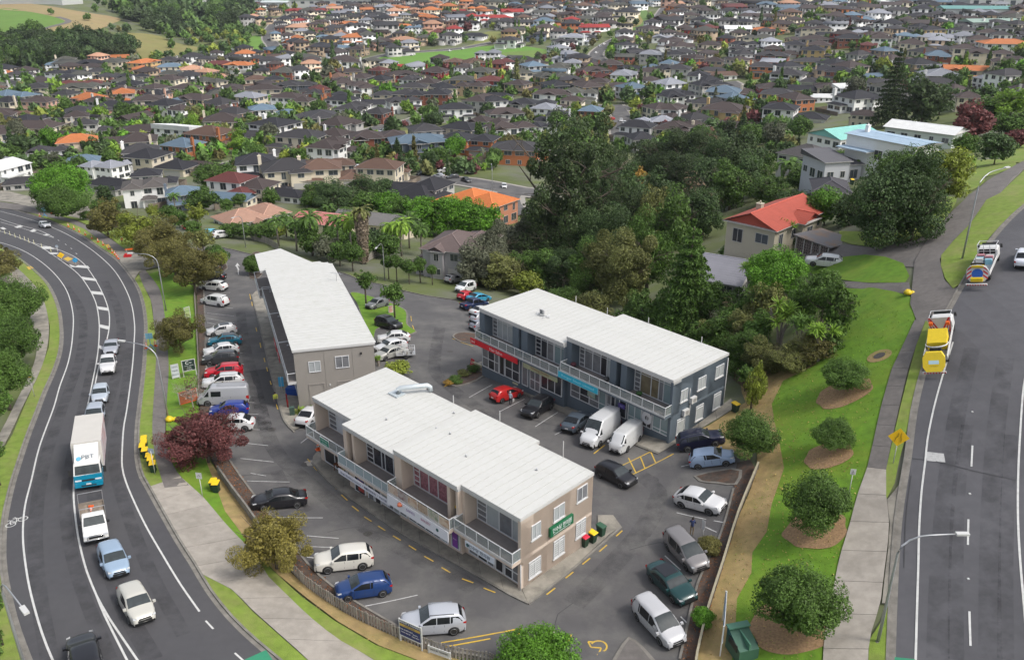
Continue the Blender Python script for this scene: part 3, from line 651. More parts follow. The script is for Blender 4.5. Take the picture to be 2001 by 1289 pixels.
def shop_block(root, s0, s1, dz, d0, D, wall, fins, bays, balcony, ground, zr=6.5, zb=2.85, rail_m=M_rail_glass, roof_over=.12, gl_d=1.3, floor=-3.0):
    """one part of a two-storey shop building between s0 and s1 along the front"""
    H = zr+dz; mb = MB()
    # back, party and floor masses: upper rear box starts at the recessed glazing, ground box at the front
    mb.box(-s1, d0+gl_d+.06, zb+dz, -s0, D, H-.28, 0)
    mb.box(-s1, d0+.30, floor, -s0, D, zb+dz-.30, 0)
    mb.box(-s1, d0+.02, zb+dz-.30-.42, -s0, d0+.29, zb+dz-.30, 0)     # beam over the shopfronts
    mb.box(-s1, d0+.04, H-.55, -s0, d0+gl_d-.06, H-.28, 1)            # soffit
    wl = mb.build('wall', [wall, M_trim], root)
    for a, b in fins:
        mb = MB(); mb.box(-b, d0+.015, zb+dz, -a, d0+gl_d+.05, H-.56); mb.build('column', wall, root)
    # roof: white fascia with separate long-run sheets
    mb = MB(); mb.box(-s1, d0-.04, H-.28, -s0, D+.1, H-.06); mb.build('roof_fascia', M_trim, root)
    rf = MB(); rf.box(-s1+.02, d0-.02, H-.06, -s0-.02, D+.08, H-.03); ro = rf.build('roof', M_trim, root)
    n = int((s1-s0)/.76); wd = (s1-s0)/n
    m1 = MB(); m1.box(-wd+.014, d0-.05, 0, -.002, D+.11, .022); m1.box(-.02, d0-.05, .022, 0.0, D+.11, .036)
    me = m1.mesh('roof_sheet', M_wroof)
    for i in range(n): link('roof_sheet', me, ro, loc=(-s0-i*wd, 0, H-.03))
    # balcony slab, edge, rail with separate glass panels
    if balcony:
        b0, b1, proj_ = balcony
        mb = MB(); mb.box(-b1, d0-proj_, zb+dz-.32, -b0, d0+gl_d, zb+dz-.02, 0); mb.box(-b1+.05, d0-proj_+.08, zb+dz-.02, -b0-.05, d0+gl_d-.08, zb+dz, 1)
        mb.box(-b1-.02, d0-proj_-.03, zb+dz-.10, -b0+.02, d0-proj_, zb+dz+.02, 2)
        bal = mb.build('balcony', [wall, M_deck, M_trim], root)
        r = MB(); z0, z1 = zb+dz+.05, zb+dz+1.0; dd = d0-proj_+.05
        r.box(-b1, dd-.03, z1-.05, -b0, dd+.03, z1); r.box(-b1, dd-.02, z0-.03, -b0, dd+.02, z0)
        k = max(3, round((b1-b0)/1.35)); st = (b1-b0)/k
        for i in range(k+1): x = -b0-i*st; r.box(x-.025, dd-.025, zb+dz-.02, x+.025, dd+.025, z1-.05)
        for e in (b0+.03, b1-.03):
            r.box(-e-.03, dd+.03, z1-.05, -e+.03, d0+.02, z1); r.box(-e-.02, dd+.03, z0-.03, -e+.02, d0+.02, z0)
        rl_ = r.build('balcony_rail', M_alu, root)
        for i in range(k):
            g = MB(); g.box(-b0-(i+1)*st+.04, dd-.006, z0+.02, -b0-i*st-.04, dd+.006, z1-.08); g.build('glass_panel', rail_m, rl_)
        for e in (b0+.03, b1-.03):
            g = MB(); g.box(-e-.006, dd+.06, z0+.02, -e+.006, d0, z1-.08); g.build('glass_panel', rail_m, rl_)
    for a, b, cols, rows, kinds in bays:
        q = MB(); q.box(-b, d0+gl_d-.04, zb+dz+2.62, -a, d0+gl_d+.07, H-.56); q.build('fascia_panel', M_trim, root)
        glazing(root, a, b, zb+dz+.03, zb+dz+2.6, d0+gl_d, cols, rows=rows, kinds=kinds)
    for a, b, cols, rows, kinds, zlo, nm in ground:
        glazing(root, a, b, zlo, zb+dz-.74, d0+.22, cols, rows=rows, kinds=kinds, name=nm)
LAD = [.2,.4,.6,.8]; TR = [.83]
def sign(root, s0, s1, z0, z1, d, col, body, tcol, size, name='sign', th=.08, edge=None, body2=None, size2=.1, tw=None):
    m = mat('sign_'+'%02x%02x%02x' % tuple(int(255*c) for c in col), col, .45)
    b = MB(); b.box(-s1, d-th, z0, -s0, d, z1); s_ = b.build(name, m, root)
    if edge:
        e = MB(); e.box(-s1-.03, d-th-.01, z0-.03, -s0+.03, d-th+.02, z0); e.box(-s1-.03, d-th-.01, z1, -s0+.03, d-th+.02, z1+.03); e.box(-s1-.03, d-th-.01, z0, -s1, d-th+.02, z1); e.box(-s0, d-th-.01, z0, -s0+.03, d-th+.02, z1); e.build('frame', edge, s_)
    mt = mat('letters_'+'%02x%02x%02x' % tuple(int(255*c) for c in tcol), tcol, .5)
    zc = (z0+z1)/2+(.0 if not body2 else (z1-z0)*.12)
    if body: lettering(body, size, mt, s_, (-(s0+s1)/2, d-th, zc), (1,0,0), (0,0,1), width=tw)
    if body2: lettering(body2, size2, mt, s_, (-(s0+s1)/2, d-th, z0+(z1-z0)*.2), (1,0,0), (0,0,1))
    return s_
def local_frame(E, D, z):
    a = Vector((E[0]-D[0], E[1]-D[1])).normalized(); return (E[0], E[1], z), math.atan2(a.y, a.x)
def end_windows(root, wins, wall, y_off=0.0):
    for y0, y1, z0, z1, kind, nc, tr in wins:
        glazing(root, y0, y1, z0, z1, -.03, [1]*nc, rows=[TR if tr else []]*nc, kinds=[kind]*nc, axis='d', fw=.055)
        b = MB(); b.box(.0, y0-.08, z0-.09, .12, y1+.08, z0-.005); b.build('sill', M_trim, root)
# ---------------- tan building
def RZ(u, v, z):
    a, b, c = ray(u, v); t = (z-HC)/c; return (a*t, b*t)
o_, r_ = local_frame(RZ(1018,1013,6.5), RZ(775.3,873,6.5), 0.0)
tan = empty('shop_building', o_, r_, 'two-storey tan rendered shop building with stepped white roof in the foreground', 'shop building')
F1 = [1,1.5,1.5,1.5,1.5,.7]
shop_block(tan, 0, 6.35, 0, 0, 8.35, M_tan, [(6.05,6.35),(0,.14)], [(.16,6.0,[.55,1.4,1.4,1.4,1.1][::1],[LAD,TR,TR,TR,LAD],['grey','blind','grey','blind','grey'])], (0.0,6.32,.95),
  [(.2,1.9,[1,1],[[.45],[.45]],['grey','dark'],.2,'shop_window'),(2.0,2.9,[1],None,['door'],.2,'shop_door'),(3.0,5.9,[1,1.4,1.4],[[.5],[.5],[.5]],['grey','dark','grey'],.2,'shop_window')])
shop_block(tan, 6.35, 14.2, 0, -.42, 8.9, M_tan, [(6.35,6.6),(7.3,7.6),(13.3,14.2)], [(6.62,7.28,[1],[LAD],['grey']),(7.62,13.28,[.35,1.2,1.3,1.3,1.3,.9],[LAD,TR,TR,TR,TR,LAD],['grey','grey','pink','pink','pink','pink'])], (6.4,14.1,.95),
  [(6.5,7.5,[1],None,['blue'],.2,'shop_window'),(7.9,8.7,[1],None,['blue'],.1,'shop_door'),(8.8,12.9,[.8,1,1,1],[[.45]]*4,['grey','dark','dark','dark'],.05,'shop_window'),(13.1,14.1,[1],None,['grey'],0,'shop_window')])
shop_block(tan, 14.2, 21.8, -.7, -.2, 9.2, M_tan, [(14.2,14.45),(20.2,20.5),(21.3,21.8)], [(14.5,20.15,[.8,1,1.2,.5,1.2,1],[LAD,TR,TR,TR,TR,LAD][::1],['dark']*6),(20.55,21.25,[1],[LAD],['dark'])], (14.2,21.75,.8),
  [(14.4,16.9,[1,1,1],[[.4]]*3,['blind','grey','blind'],-.4,'shop_window'),(17.0,17.9,[1],None,['door'],-.9,'shop_door'),(18.0,18.9,[1],[[.7]],['grey'],-.9,'shop_window'),(19.3,20.9,[1],None,['dark'],-.9,'shop_window')], rail_m=M_rail_frost, floor=-4)
shop_block(tan, 21.8, 28.1, -.7, .9, 9.6, M_tan, [(21.8,22.0),(27.85,28.1)], [(22.3,27.6,[.5,1,1,1,1.1],[LAD,[.5,.83],[.5,.83],[.5,.83],LAD],['grey','white','white','white','grey'])], (21.9,28.05,1.1),
  [(22.6,23.6,[1],None,['grey'],-1.1,'shop_window'),(23.8,27.3,[1,1],None,['door','door'],-1.1,'shop_door')], floor=-4)
bm_ = MB(); bm_.box(-.004, .0, -.6, 0.0, 8.35, 6.22)
# end wall: three render panels with recessed joints
for y0, y1 in ((0,3.02),(3.05,5.62),(5.65,8.35)):
    b = MB(); b.box(-.3, y0, -1, .0, y1, 6.22); b.build('wall_panel', M_tan, tan)
end_windows(tan, [(1.13,2.13,3.93,5.25,'blind',2,0),(3.6,4.85,4.28,5.55,'blind',2,0),(6.35,7.58,4.65,5.95,'grey',2,0),(.88,2.2,.5,2.02,'blind',2,1),(3.68,4.95,.75,2.4,'blind',2,1),(6.35,7.55,1.2,2.75,'blind',2,1)], M_tan)
for y0, y1, z0, z1 in ((.95,2.13,.6,1.75),(3.75,4.88,.85,2.1),(6.42,7.48,1.3,2.45)):
    b = MB(); k = 7
    for i in range(k): z = z0+(z1-z0)*i/(k-1); b.box(.045, y0, z, .06, y1, z+.07)
    b.build('louvre_blind', M_trim, tan)
m_ = mat('sign_green', (.012,.13,.055), .45); b = MB(); b.box(.02, 3.06, 3.22, .24, 5.75, 4.05); sg = b.build('sign', m_, tan, label='green sign with white Korean lettering')
mtw = mat('letters_white', (.8,.8,.8), .5)
lettering('인수당 한의원', .5, mtw, sg, (.24, 4.40, 3.70), (0,1,0), (0,0,1), width=2.2); lettering('Insudang Oriental Medicine Clinic', .14, mtw, sg, (.24, 4.40, 3.36), (0,1,0), (0,0,1), width=2.0)
sign(tan, 1.75, 4.95, 1.98, 2.52, -.98, (.62,.66,.70), '인수당 한의원', (.03,.05,.10), .36, tw=2.3)
b = MB(); b.tube([(-4.65,-1.065,2.25),(-4.65,-1.08,2.25)], .16, 16); b.build('logo', mat('dark_teal', (.02,.09,.09), .5), tan)
s_ = sign(tan, 6.45, 14.05, 1.75, 2.72, -1.40, (.72,.73,.76), None, (0,0,0), .3)
lettering('SAINTS', .34, mat('letters_violet', (.22,.10,.30), .5), s_, (-11.0,-1.48,2.35), (1,0,0), (0,0,1)); lettering('BAKERY', .34, mat('letters_pinkish', (.38,.13,.20), .5), s_, (-9.1,-1.48,2.35), (1,0,0), (0,0,1))
b = MB(); b.lathe([(.01,-.02),(.26,0),(.22,.18),(.05,.3)], 12, (-12.3,-1.5,2.4)); b.build('logo', mat('salmon_paint', (.55,.16,.08), .6), s_)
b = MB(); b.tube([(-7.7,-1.485,2.3),(-7.7,-1.5,2.3)], .15, 14); b.build('logo', mat('dark_teal', (.02,.09,.09), .5), s_)
# printed food panels behind the balcony glass of the bakery
M_food = []
for i, (c1, c2) in enumerate((((.55,.45,.36),(.30,.10,.06)),((.40,.36,.33),(.16,.05,.06)),((.55,.46,.36),(.35,.15,.07)),((.42,.33,.24),(.20,.10,.05)),((.45,.42,.34),(.03,.16,.06)),((.60,.50,.38),(.35,.14,.05)))):
    M_food.append(mat('food_print_%d' % i, c1, .4, stain=(*c2, .95), stscale=2.4))
for i in range(6):
    a = 13.95-i*1.27; b = MB(); b.box(-a, -1.36, 2.93, -a+1.19, -1.345, 3.72); b.build('printed_panel', M_food[i], tan)
sign(tan, 14.3, 21.7, 1.1, 1.62, -1.02, (.66,.67,.72), 'Bright Shedding Dentistry  /  美麗牙科診所  /  치과의원', (.08,.09,.15), .26, tw=6.6)
sign(tan, 23.1, 27.5, 1.05, 1.62, .88, (.50,.14,.07), 'BARBER SHOP', (.65,.55,.5), .3, name='sign')
sign(tan, 24.2, 25.6, 2.3, 2.95, -.23, (.02,.20,.13), 'OPEN 7 DAYS', (.55,.68,.62), .16, body2='NOW LEASING', size2=.13, edge=M_alu, th=.03)
sign(tan, 6.75, 7.35, .3, 1.9, -.22, (.22,.06,.34), 'SKIN', (.7,.6,.8), .18, name='poster', th=.03)
sign(tan, 19.5, 20.3, -.6, .9, .0, (.35,.05,.04), 'SALE', (.7,.7,.7), .22, name='poster', th=.02)
sign(tan, 19.45, 20.4, .55, .95, -.01, (.03,.05,.22), 'OPEN', (.7,.7,.7), .16, name='poster', th=.03)
b = MB(); b.tube([(.08,-.08,-.6),(.08,-.08,2.4)], .045, 8); b.build('downpipe', M_trim, tan)
# roof vent duct at the far end
b = MB(); P_ = [(-22.5,6.8,6.0),(-22.5,6.8,6.35),(-22.35,6.95,6.5),(-21.6,8.1,6.5),(-20.9,9.1,6.5),(-20.75,9.3,6.3),(-20.7,9.35,5.9)]
b.tube(P_, .24, 12); b.box(-23.3,6.2,5.82,-22.0,7.3,5.95); b.build('roof_duct', mat('pale_duct', (.50,.55,.57), .4, metal=.3), tan)
for s_, y_ in ((9.0,3.0),(12.6,4.5),(19.5,3.0),(16.0,8.0),(15.0,5.0),(3.5,5.5)):
    b = MB(); b.lathe([(.10,0),(.08,.12),(.03,.25)], 8, (-s_,y_,6.5 if s_ < 14 else 5.8)); b.build('roof_vent', M_steel, tan)
for s_ in (4.0, 11.4, 17.5): b = MB(); b.box(-s_-.03, 9.3, 5.0, -s_+.03, 9.36, 7.3 if s_ < 14 else 6.6); b.build('pole', M_trim, tan)
# ---------------- blue-grey building
o_, r_ = local_frame(RZ(1317,743,6.86), RZ(1104,655,6.86), .36)
blue = empty('shop_building', o_, r_, 'two-storey dark blue-grey shop building with red and turquoise shop signs', 'shop building')
shop_block(blue, 0, 14.2, 0, 0, 9.1, M_bluew, [(0,.13),(5.8,6.55),(7.2,8.0),(13.5,14.2)],
  [(.18,5.75,[.5,1.4,.6,1,1.4,.8][::1],[LAD,TR,TR,TR,TR,LAD],['grey','blue','grey','warm','warm','grey']),(6.6,7.15,[1],[LAD],['grey']),(8.05,13.45,[.5,1,.9,1.2,1.2,.8],[LAD,TR,TR,TR,TR,LAD],['grey','blind','door','grey','grey','grey'])], (0,14.1,1.05),
  [(.3,2.3,[1,1],[[.2],[.2]],['blue','blue'],.05,'shop_window'),(2.4,3.6,[1,1],None,['door','door'],0,'shop_door'),(3.7,5.5,[1,1],[[.25],[.25]],['blue','blue'],-.1,'shop_window'),(5.7,6.7,[1],[[.6]],['dark'],-.2,'shop_window'),(7.2,8.4,[1,1],[[.4]]*2,['dark','grey'],-.4,'shop_door'),(8.5,13.6,[.7,1,1,1],[[.3]]*4,['blue','grey','dark','grey'],-.5,'shop_window')])
shop_block(blue, 14.2, 28.1, -.7, -.45, 9.0, M_bluew, [(14.2,14.25),(19.85,20.85),(21.3,22.3),(27.2,28.1)],
  [(14.3,19.8,[.5,1,1,.15,1,1,.9],[LAD,TR,TR,[],TR,TR,LAD],['dark','blue','blue','white','grey','dark','dark']),(20.88,21.27,[1],[LAD],['grey']),(22.35,27.15,[.3,1,1,1,1,.9],[LAD,TR,TR,TR,TR,LAD],['grey','blind','blind','blind','blind','grey'])], (14.3,28.05,.75),
  [(14.5,17.8,[1,1,1],None,['dark','dark','dark'],-.9,'shop_window'),(17.9,19.6,[1,1],[[.4]]*2,['grey','grey'],-1.7,'shop_door'),(19.9,20.9,[1],None,['grey'],-1.7,'shop_window'),(21.3,23.8,[1,1],[[.4]]*2,['dark','dark'],-1.75,'shop_window'),(23.9,24.8,[1],None,['door'],-1.8,'shop_door'),(24.9,27.9,[.7,1,1],[[.4]]*3,['grey','dark','grey'],-1.8,'shop_window')], floor=-4)
for y0, y1 in ((0,3.1),(3.13,5.95),(5.98,9.1)):
    b = MB(); b.box(-.3, y0, -1.2, .0, y1, 6.22); b.build('wall_panel', M_bluew, blue)
end_windows(blue, [(1.3,2.4,3.6,4.9,'blind',2,0),(4.05,5.38,3.95,5.3,'blind',2,0),(7.0,8.4,4.25,5.6,'blind',2,0),(1.05,2.33,.05,1.75,'blind',1,1),(4.15,5.4,.4,2.1,'blind',1,1),(7.15,8.42,.6,2.4,'blind',1,1)], M_bluew)
def ac_unit(root, x, y, z, face='x'):
    t = MB(); t.box(x, y-.42, z, x+.32, y+.42, z+.62); o = t.build('air_conditioner', M_trim, root)
    f = MB(); f.lathe([(.24,0),(.24,.012)], 16); me = f.mesh('fan_grille', M_steel); g = link('fan_grille', me, o); g.rotation_euler = (0, math.pi/2, 0); g.location = (x+.325, y+.05, z+.31)
    b = MB(); b.box(x-.02, y-.35, z-.06, x+.34, y-.31, z-.01); b.box(x-.02, y+.31, z-.06, x+.34, y+.35, z-.01); b.build('bracket', M_steel, o)
    return o
ac_unit(blue, .03, 3.25, 3.0); ac_unit(blue, .03, 2.15, 2.0)
b = MB(); b.tube([(.06,2.75,3.6),(.06,2.75,4.7)], .04, 8); b.tube([(.06,3.0,1.6),(.06,3.0,3.0)], .05, 8); b.tube([(.08,9.0,-1),(.08,9.0,6)], .05, 8); b.build('pipe', M_trim, blue)
# roof air conditioner on a stand
s1_, y1_ = 21.2, 3.3
b = MB(); b.box(-s1_-.4, y1_-.16, 6.0, -s1_+.4, y1_+.16, 6.6); a_ = b.build('air_conditioner', M_trim, blue)
b = MB(); b.box(-s1_-.3, y1_-.18, 6.07, -s1_+.12, y1_-.165, 6.52); b.build('fan_grille', mat('dark_grille', (.12,.13,.14), .5), a_)
b = MB(); 
for k in (-.55, .55): b.box(-s1_+k-.04, y1_-.6, 5.85, -s1_+k+.04, y1_+.6, 5.92)
b.box(-s1_-1.1, y1_-.04, 5.92, -s1_+1.2, y1_+.04, 5.98); b.build('stand', M_alu, a_)
for s_, top in ((3.4,7.2),(10.5,7.2),(16.5,6.6),(21.5,6.6)): b = MB(); b.box(-s_-.03, 9.12, 4.6, -s_+.03, 9.18, top); b.build('pole', M_trim, blue)
sign(blue, .2, 5.75, 5.62, 6.02, 1.23, (.60,.60,.63), '기 쁜 우 리 치 과', (.10,.11,.16), .3, tw=4.2)
sign(blue, .25, 1.7, 5.42, 5.60, 1.2, (.06,.08,.22), 'ACCOUNTING LTD', (.6,.6,.7), .13, th=.04)
sign(blue, 8.5, 14.3, 2.05, 2.78, -1.07, (.02,.42,.58), 'Ranger South Limited', (.35,.75,.85), .42, edge=M_trim, tw=4.7)
sign(blue, 14.5, 19.9, 1.15, 1.85, -.95, (.33,.36,.22), 'Sewing Studio', (.27,.13,.06), .5, tw=2.9)
sign(blue, 20.6, 27.9, 1.3, 1.95, -1.22, (.58,.012,.025), 'Hair Salon', (.8,.72,.72), .52, tw=2.2)
sign(blue, 27.75, 28.75, 1.3, 2.0, -1.30, (.58,.012,.025), 'J & J', (.8,.72,.72), .4)
sign(blue, 14.5, 16.6, 4.95, 5.25, .80, (.60,.60,.62), 'Property Mgmt', (.08,.08,.10), .24)
sign(blue, 5.75, 6.6, 1.0, 1.5, .0, (.10,.07,.28), 'SKIN', (.6,.6,.75), .16, th=.05)
sign(blue, 9.9, 11.0, .55, 1.4, .1, (.30,.45,.36), None, (.5,.2,.1), .2, name='poster', th=.03)
M_poster = mat('poster_print', (.28,.40,.36), .5, stain=(.45,.20,.08,.9), stscale=2.5); b = MB(); b.box(-10.9,.05,.6,-10.0,.065,1.35); b.build('poster', M_poster, blue)
b = MB(); n = 28; P_ = [(math.cos(2*math.pi*k/n), math.sin(2*math.pi*k/n)) for k in range(n)]
b.add([(-3.0+.62*x, .14, 1.1+.72*y) for x, y in P_]+[(-3.0+.22*x, .14, 1.1+.25*y) for x, y in P_], [(k, (k+1)%n, (k+1)%n+n, k+n) for k in range(n)]); b.build('ring_logo', mat('letters_grey_white', (.6,.6,.62), .5), blue)
# a table and pot plants on the balcony, seen through the glass
for s_, c_ in ((13.3,(.10,.03,.04)),(8.6,(.05,.05,.05)),(4.2,(.03,.08,.02))):
    b = MB(); b.lathe([(.14,0),(.2,.3)], 10, (-s_,.2,2.86)); b.lathe([(.05,.3),(.35,.5),(.3,.7),(.05,.8)], 9, (-s_,.2,2.86), 1)
    b.build('balcony_plant', [M_black, mat('plant_%d' % s_, c_, .8, var=.4, scale=6)], blue)
# ---------------- grey building (its front faces left)
gE = RZ(572,684,5.1); gJ = RZ(519,522,5.1); gD = RZ(730,668,5.1)
o_, r_ = local_frame(gE, gJ, -1.5)
grey = empty('shop_building', o_, r_, 'long grey two-storey shop building with white roof, behind the tan one', 'shop building')
Lg = 28.9
def gshear(y): return -y*.11       # the end wall is not square to the front
zR = 6.6
b = MB(); b.prism([(.95*8.64/8.64*0+0,.0+.02),(.95,8.62),(-27.3,8.72),(-28.5,6.82),(-37.9,2.85),(-36.4,-.4),(-28.9,.02)][::1], -5, 0.9, 0); 
b2 = MB(); b2.prism([(0,.02),(.95,8.62),(-27.3,8.72),(-28.5,6.82),(-37.9,2.85),(-36.4,1.3),(-28.9,1.3),(-.05,1.3),(-.0,1.3)], .9, zR-.26, 0)
b = MB(); b.prism([(0,.3),(.92,8.62),(-27.3,8.72),(-28.5,6.82),(-37.9,2.85),(-36.5,.3)], -5, 2.5, 0); b.prism([(.11,1.3),(.93,8.62),(-27.3,8.72),(-28.8,6.85),(-28.8,1.3)], 2.5, zR-.251, 0); b.prism([(-28.81,1.3),(-28.81,6.75),(-37.9,2.85),(-36.8,1.3)], 2.5, zR-.76, 0); b.prism([(-.02,.02),(.105,1.3),(-.25,1.3),(-.25,.02)], 2.5, zR-.26, 0); b.build('wall', M_greyw, grey)
b = MB(); b.prism([(.15,-.12),(1.12,8.75),(-27.3,8.85),(-28.9,7.0),(-28.9,-.12)], zR-.25, zR-.03, 0); b.prism([(-28.92,.5),(-28.92,7.0),(-38.3,2.95),(-36.9,-.8),(-28.92,-.8)], zR-.75, zR-.5, 0); b.build('roof_fascia', M_trim, grey)
rf = MB(); rf.prism([(.13,-.10),(1.10,8.73),(-27.3,8.83),(-28.85,7.0),(-28.85,-.10)], zR-.03, zR-.01); rf.prism([(-28.95,-.78),(-28.95,7.0),(-38.25,2.93),(-36.85,-.78)][::-1], zR-.5, zR-.47); ro = rf.build('roof', M_trim, grey)
n = 38; wd = 29.0/n
for i in range(n):
    x0, x1 = .14-i*wd, .14-(i+1)*wd
    def back(x): return 8.8 if x > -27.3 else 8.8-(-27.3-x)*1.2
    t0, t1 = (x0-.14)*.0, 0
    sh = lambda x, y: x+.97*(y+.1)/8.85*max(0, 1-i/30)          # sheets fan to follow the skewed end wall
    b = MB(); y0 = -.14; y1 = back((x0+x1)/2)+.06
    b.add([(sh(x1+.03,y0),y0,0),(sh(x0-.005,y0),y0,0),(sh(x0-.005,y1),y1,0),(sh(x1+.03,y1),y1,0)]+[(sh(x1+.03,y0),y0,.025),(sh(x0-.005,y0),y0,.025),(sh(x0-.005,y1),y1,.025),(sh(x1+.03,y1),y1,.025)], [(4,5,6,7),(0,1,5,4),(1,2,6,5),(2,3,7,6),(3,0,4,7)])
    b.build('roof_sheet', M_wroof, ro).location = (0, 0, zR-.008)
for i in range(12):
    x0 = -28.97-i*.77; x1 = x0-.77; f = lambda x: 7.0-(-28.95-x)*.4355; g = lambda x: -.8
    if x1 < -36.8: y0 = -.8+(-36.8-x1)*2.6
    else: y0 = -.82
    b = MB(); b.add([(x1+.03,y0,0),(x0,y0,0),(x0,f(x0),0),(x1+.03,f(x1),0),(x1+.03,y0,.025),(x0,y0,.025),(x0,f(x0),.025),(x1+.03,f(x1),.025)], [(4,5,6,7),(0,1,5,4),(1,2,6,5),(2,3,7,6),(3,0,4,7)])
    b.build('roof_sheet', M_wroof, ro).location = (0, 0, zR-.468)
# balcony along the left front
for b0, b1 in ((0,9.0),(9.0,18.5),(18.5,28.8),(28.8,36.5)):
    dz = 0 if b0 < 28 else -.3; e = -.9 if b0 < 28 else -1.3
    mb = MB(); mb.box(-b1, e, 2.5+dz, -b0-.01, 1.29, 2.8+dz, 0); mb.box(-b1+.04, e+.1, 2.8+dz, -b0-.05, 1.25, 2.82+dz, 1); mb.build('balcony', [M_trim, M_deck], grey)
    r = MB(); z1 = 3.85+dz
    r.box(-b1, e+.02, z1-.06, -b0, e+.08, z1); r.box(-b1, e+.03, 2.95+dz, -b0, e+.07, 3.0+dz)
    k = int((b1-b0)/1.4); st = (b1-b0)/k
    for i in range(k+1): x = -b0-i*st; r.box(x-.03, e+.02, 2.8+dz, x+.03, e+.08, z1-.06)
    for x in (-b0-.06, -b1+.06): r.box(x-.03, e+.08, z1-.06, x+.03, 1.2, z1); r.box(x-.03, .1, 3.3+dz, x+.03, 1.2, 3.35+dz)
    rl_ = r.build('balcony_rail', M_alu, grey)
    for i in range(k): g = MB(); g.box(-b0-(i+1)*st+.04, e+.045, 3.02+dz, -b0-i*st-.04, e+.055, z1-.1); g.build('glass_panel', M_rail_glass, rl_)
    glazing(grey, b0+.6, b1-.6, 2.85+dz, 5.4+dz, 1.24, [1,1,1,1], kinds=['dark','blind','grey','dark'], rows=[TR]*4)
    glazing(grey, b0+.5, b1-.4, -.2-b0*.06, 2.0, .24, [1,1,.6,1], kinds=['dark','grey','door','dark'], rows=[[.4],[.4],[],[.4]], name='shop_window')
# end wall panels (skewed plane): build a child holding the skewed wall
ew = MB(); L_ = math.hypot(.95, 8.6); ang = math.atan2(.95, 8.6)
pv = bpy.data.objects.new('end_wall', MB().box(0,0,-4,-.25,.01,0).mesh('end_wall', M_greyw)); COL.objects.link(pv); pv.parent = grey; pv.rotation_euler = (0, 0, -ang); pv.location = (.0, 0.02, 0)
for y0, y1 in ((0,3.15),(3.18,6.2),(6.23,L_)):
    b = MB(); b.box(-.2, y0, -4, .03, y1, zR-.26); b.build('wall_panel', M_greyw, pv)
for y0, y1, z0, z1, k in ((1.45,2.75,3.75,5.05,'blind'),(4.35,5.85,3.9,5.35,'grey')):
    glazing(pv, y0, y1, z0, z1, -.06, [1,1], kinds=[k,k], axis='d', fw=.07)
for y0, y1 in ((1.25,3.0),(4.4,6.1),(7.0,8.4)):
    b = MB(); z1 = 2.2; b.box(.03,y0,-1.8,.09,y0+.12,z1); b.box(.03,y1-.12,-1.8,.09,y1,z1); b.box(.03,y0,z1,.09,y1,z1+.12); b.build('moulding', M_greyw, pv)
b = MB(); b.box(.03,7.1,5.35,.2,7.3,5.55); b.build('wall_light', M_black, pv); b = MB(); b.box(.03,3.5,1.9,.12,3.65,2.1); b.build('meter_box', M_trim, pv)
for i, (s_, t_) in enumerate(((9.5,'PIZZA'),(13.0,'TACO'))):
    b = MB(); b.box(-s_-1.2, -.98, 1.45, -s_+1.2, -.92, 2.35); g = b.build('banner', mat('red_banner', (.42,.02,.03), .6), grey); lettering(t_, .5, mtw, g, (-s_, -.98, 1.9), (1,0,0), (0,0,1))
# antennas on the grey roof
b = MB(); b.tube([(-20,8.2,6.55),(-20,8.2,8.0)], .03, 6)
for k in range(6): b.bar((-20.5,7.6+k*.22,7.8-.05*k), (-19.5,7.6+k*.22,7.8-.05*k), .025)
b.bar((-20,7.4,7.85), (-20,9.0,7.5), .03); b.build('antenna', M_steel, grey)
# shop goods and signs in front of the grey building's corner
# ================================================================== VEHICLES
M_paint = mat('car_paint', (.5,.5,.5), .32, objcol=True, coat=.5, spec=.5, metal=.1)
M_cglass = mat('car_glass', (.012,.014,.016), .06, spec=.4)
M_wshield = mat('windscreen_glass', (.03,.038,.04), .06, spec=.6, var=.4, scale=2.5)
M_tyre = mat('tyre_rubber', (.02,.02,.02), .85)
M_rim = mat('alloy_rim', (.35,.36,.37), .3, metal=.8)
M_head = mat('headlamp_glass', (.62,.64,.66), .1, spec=.9)
M_tail = mat('tail_lamp_red', (.38,.01,.01), .2, spec=.8)
M_plate = mat('number_plate', (.6,.6,.6), .5)
M_chrome = mat('chrome', (.55,.56,.57), .15, metal=.9)
M_under = mat('underbody_black', (.012,.012,.012), .9)
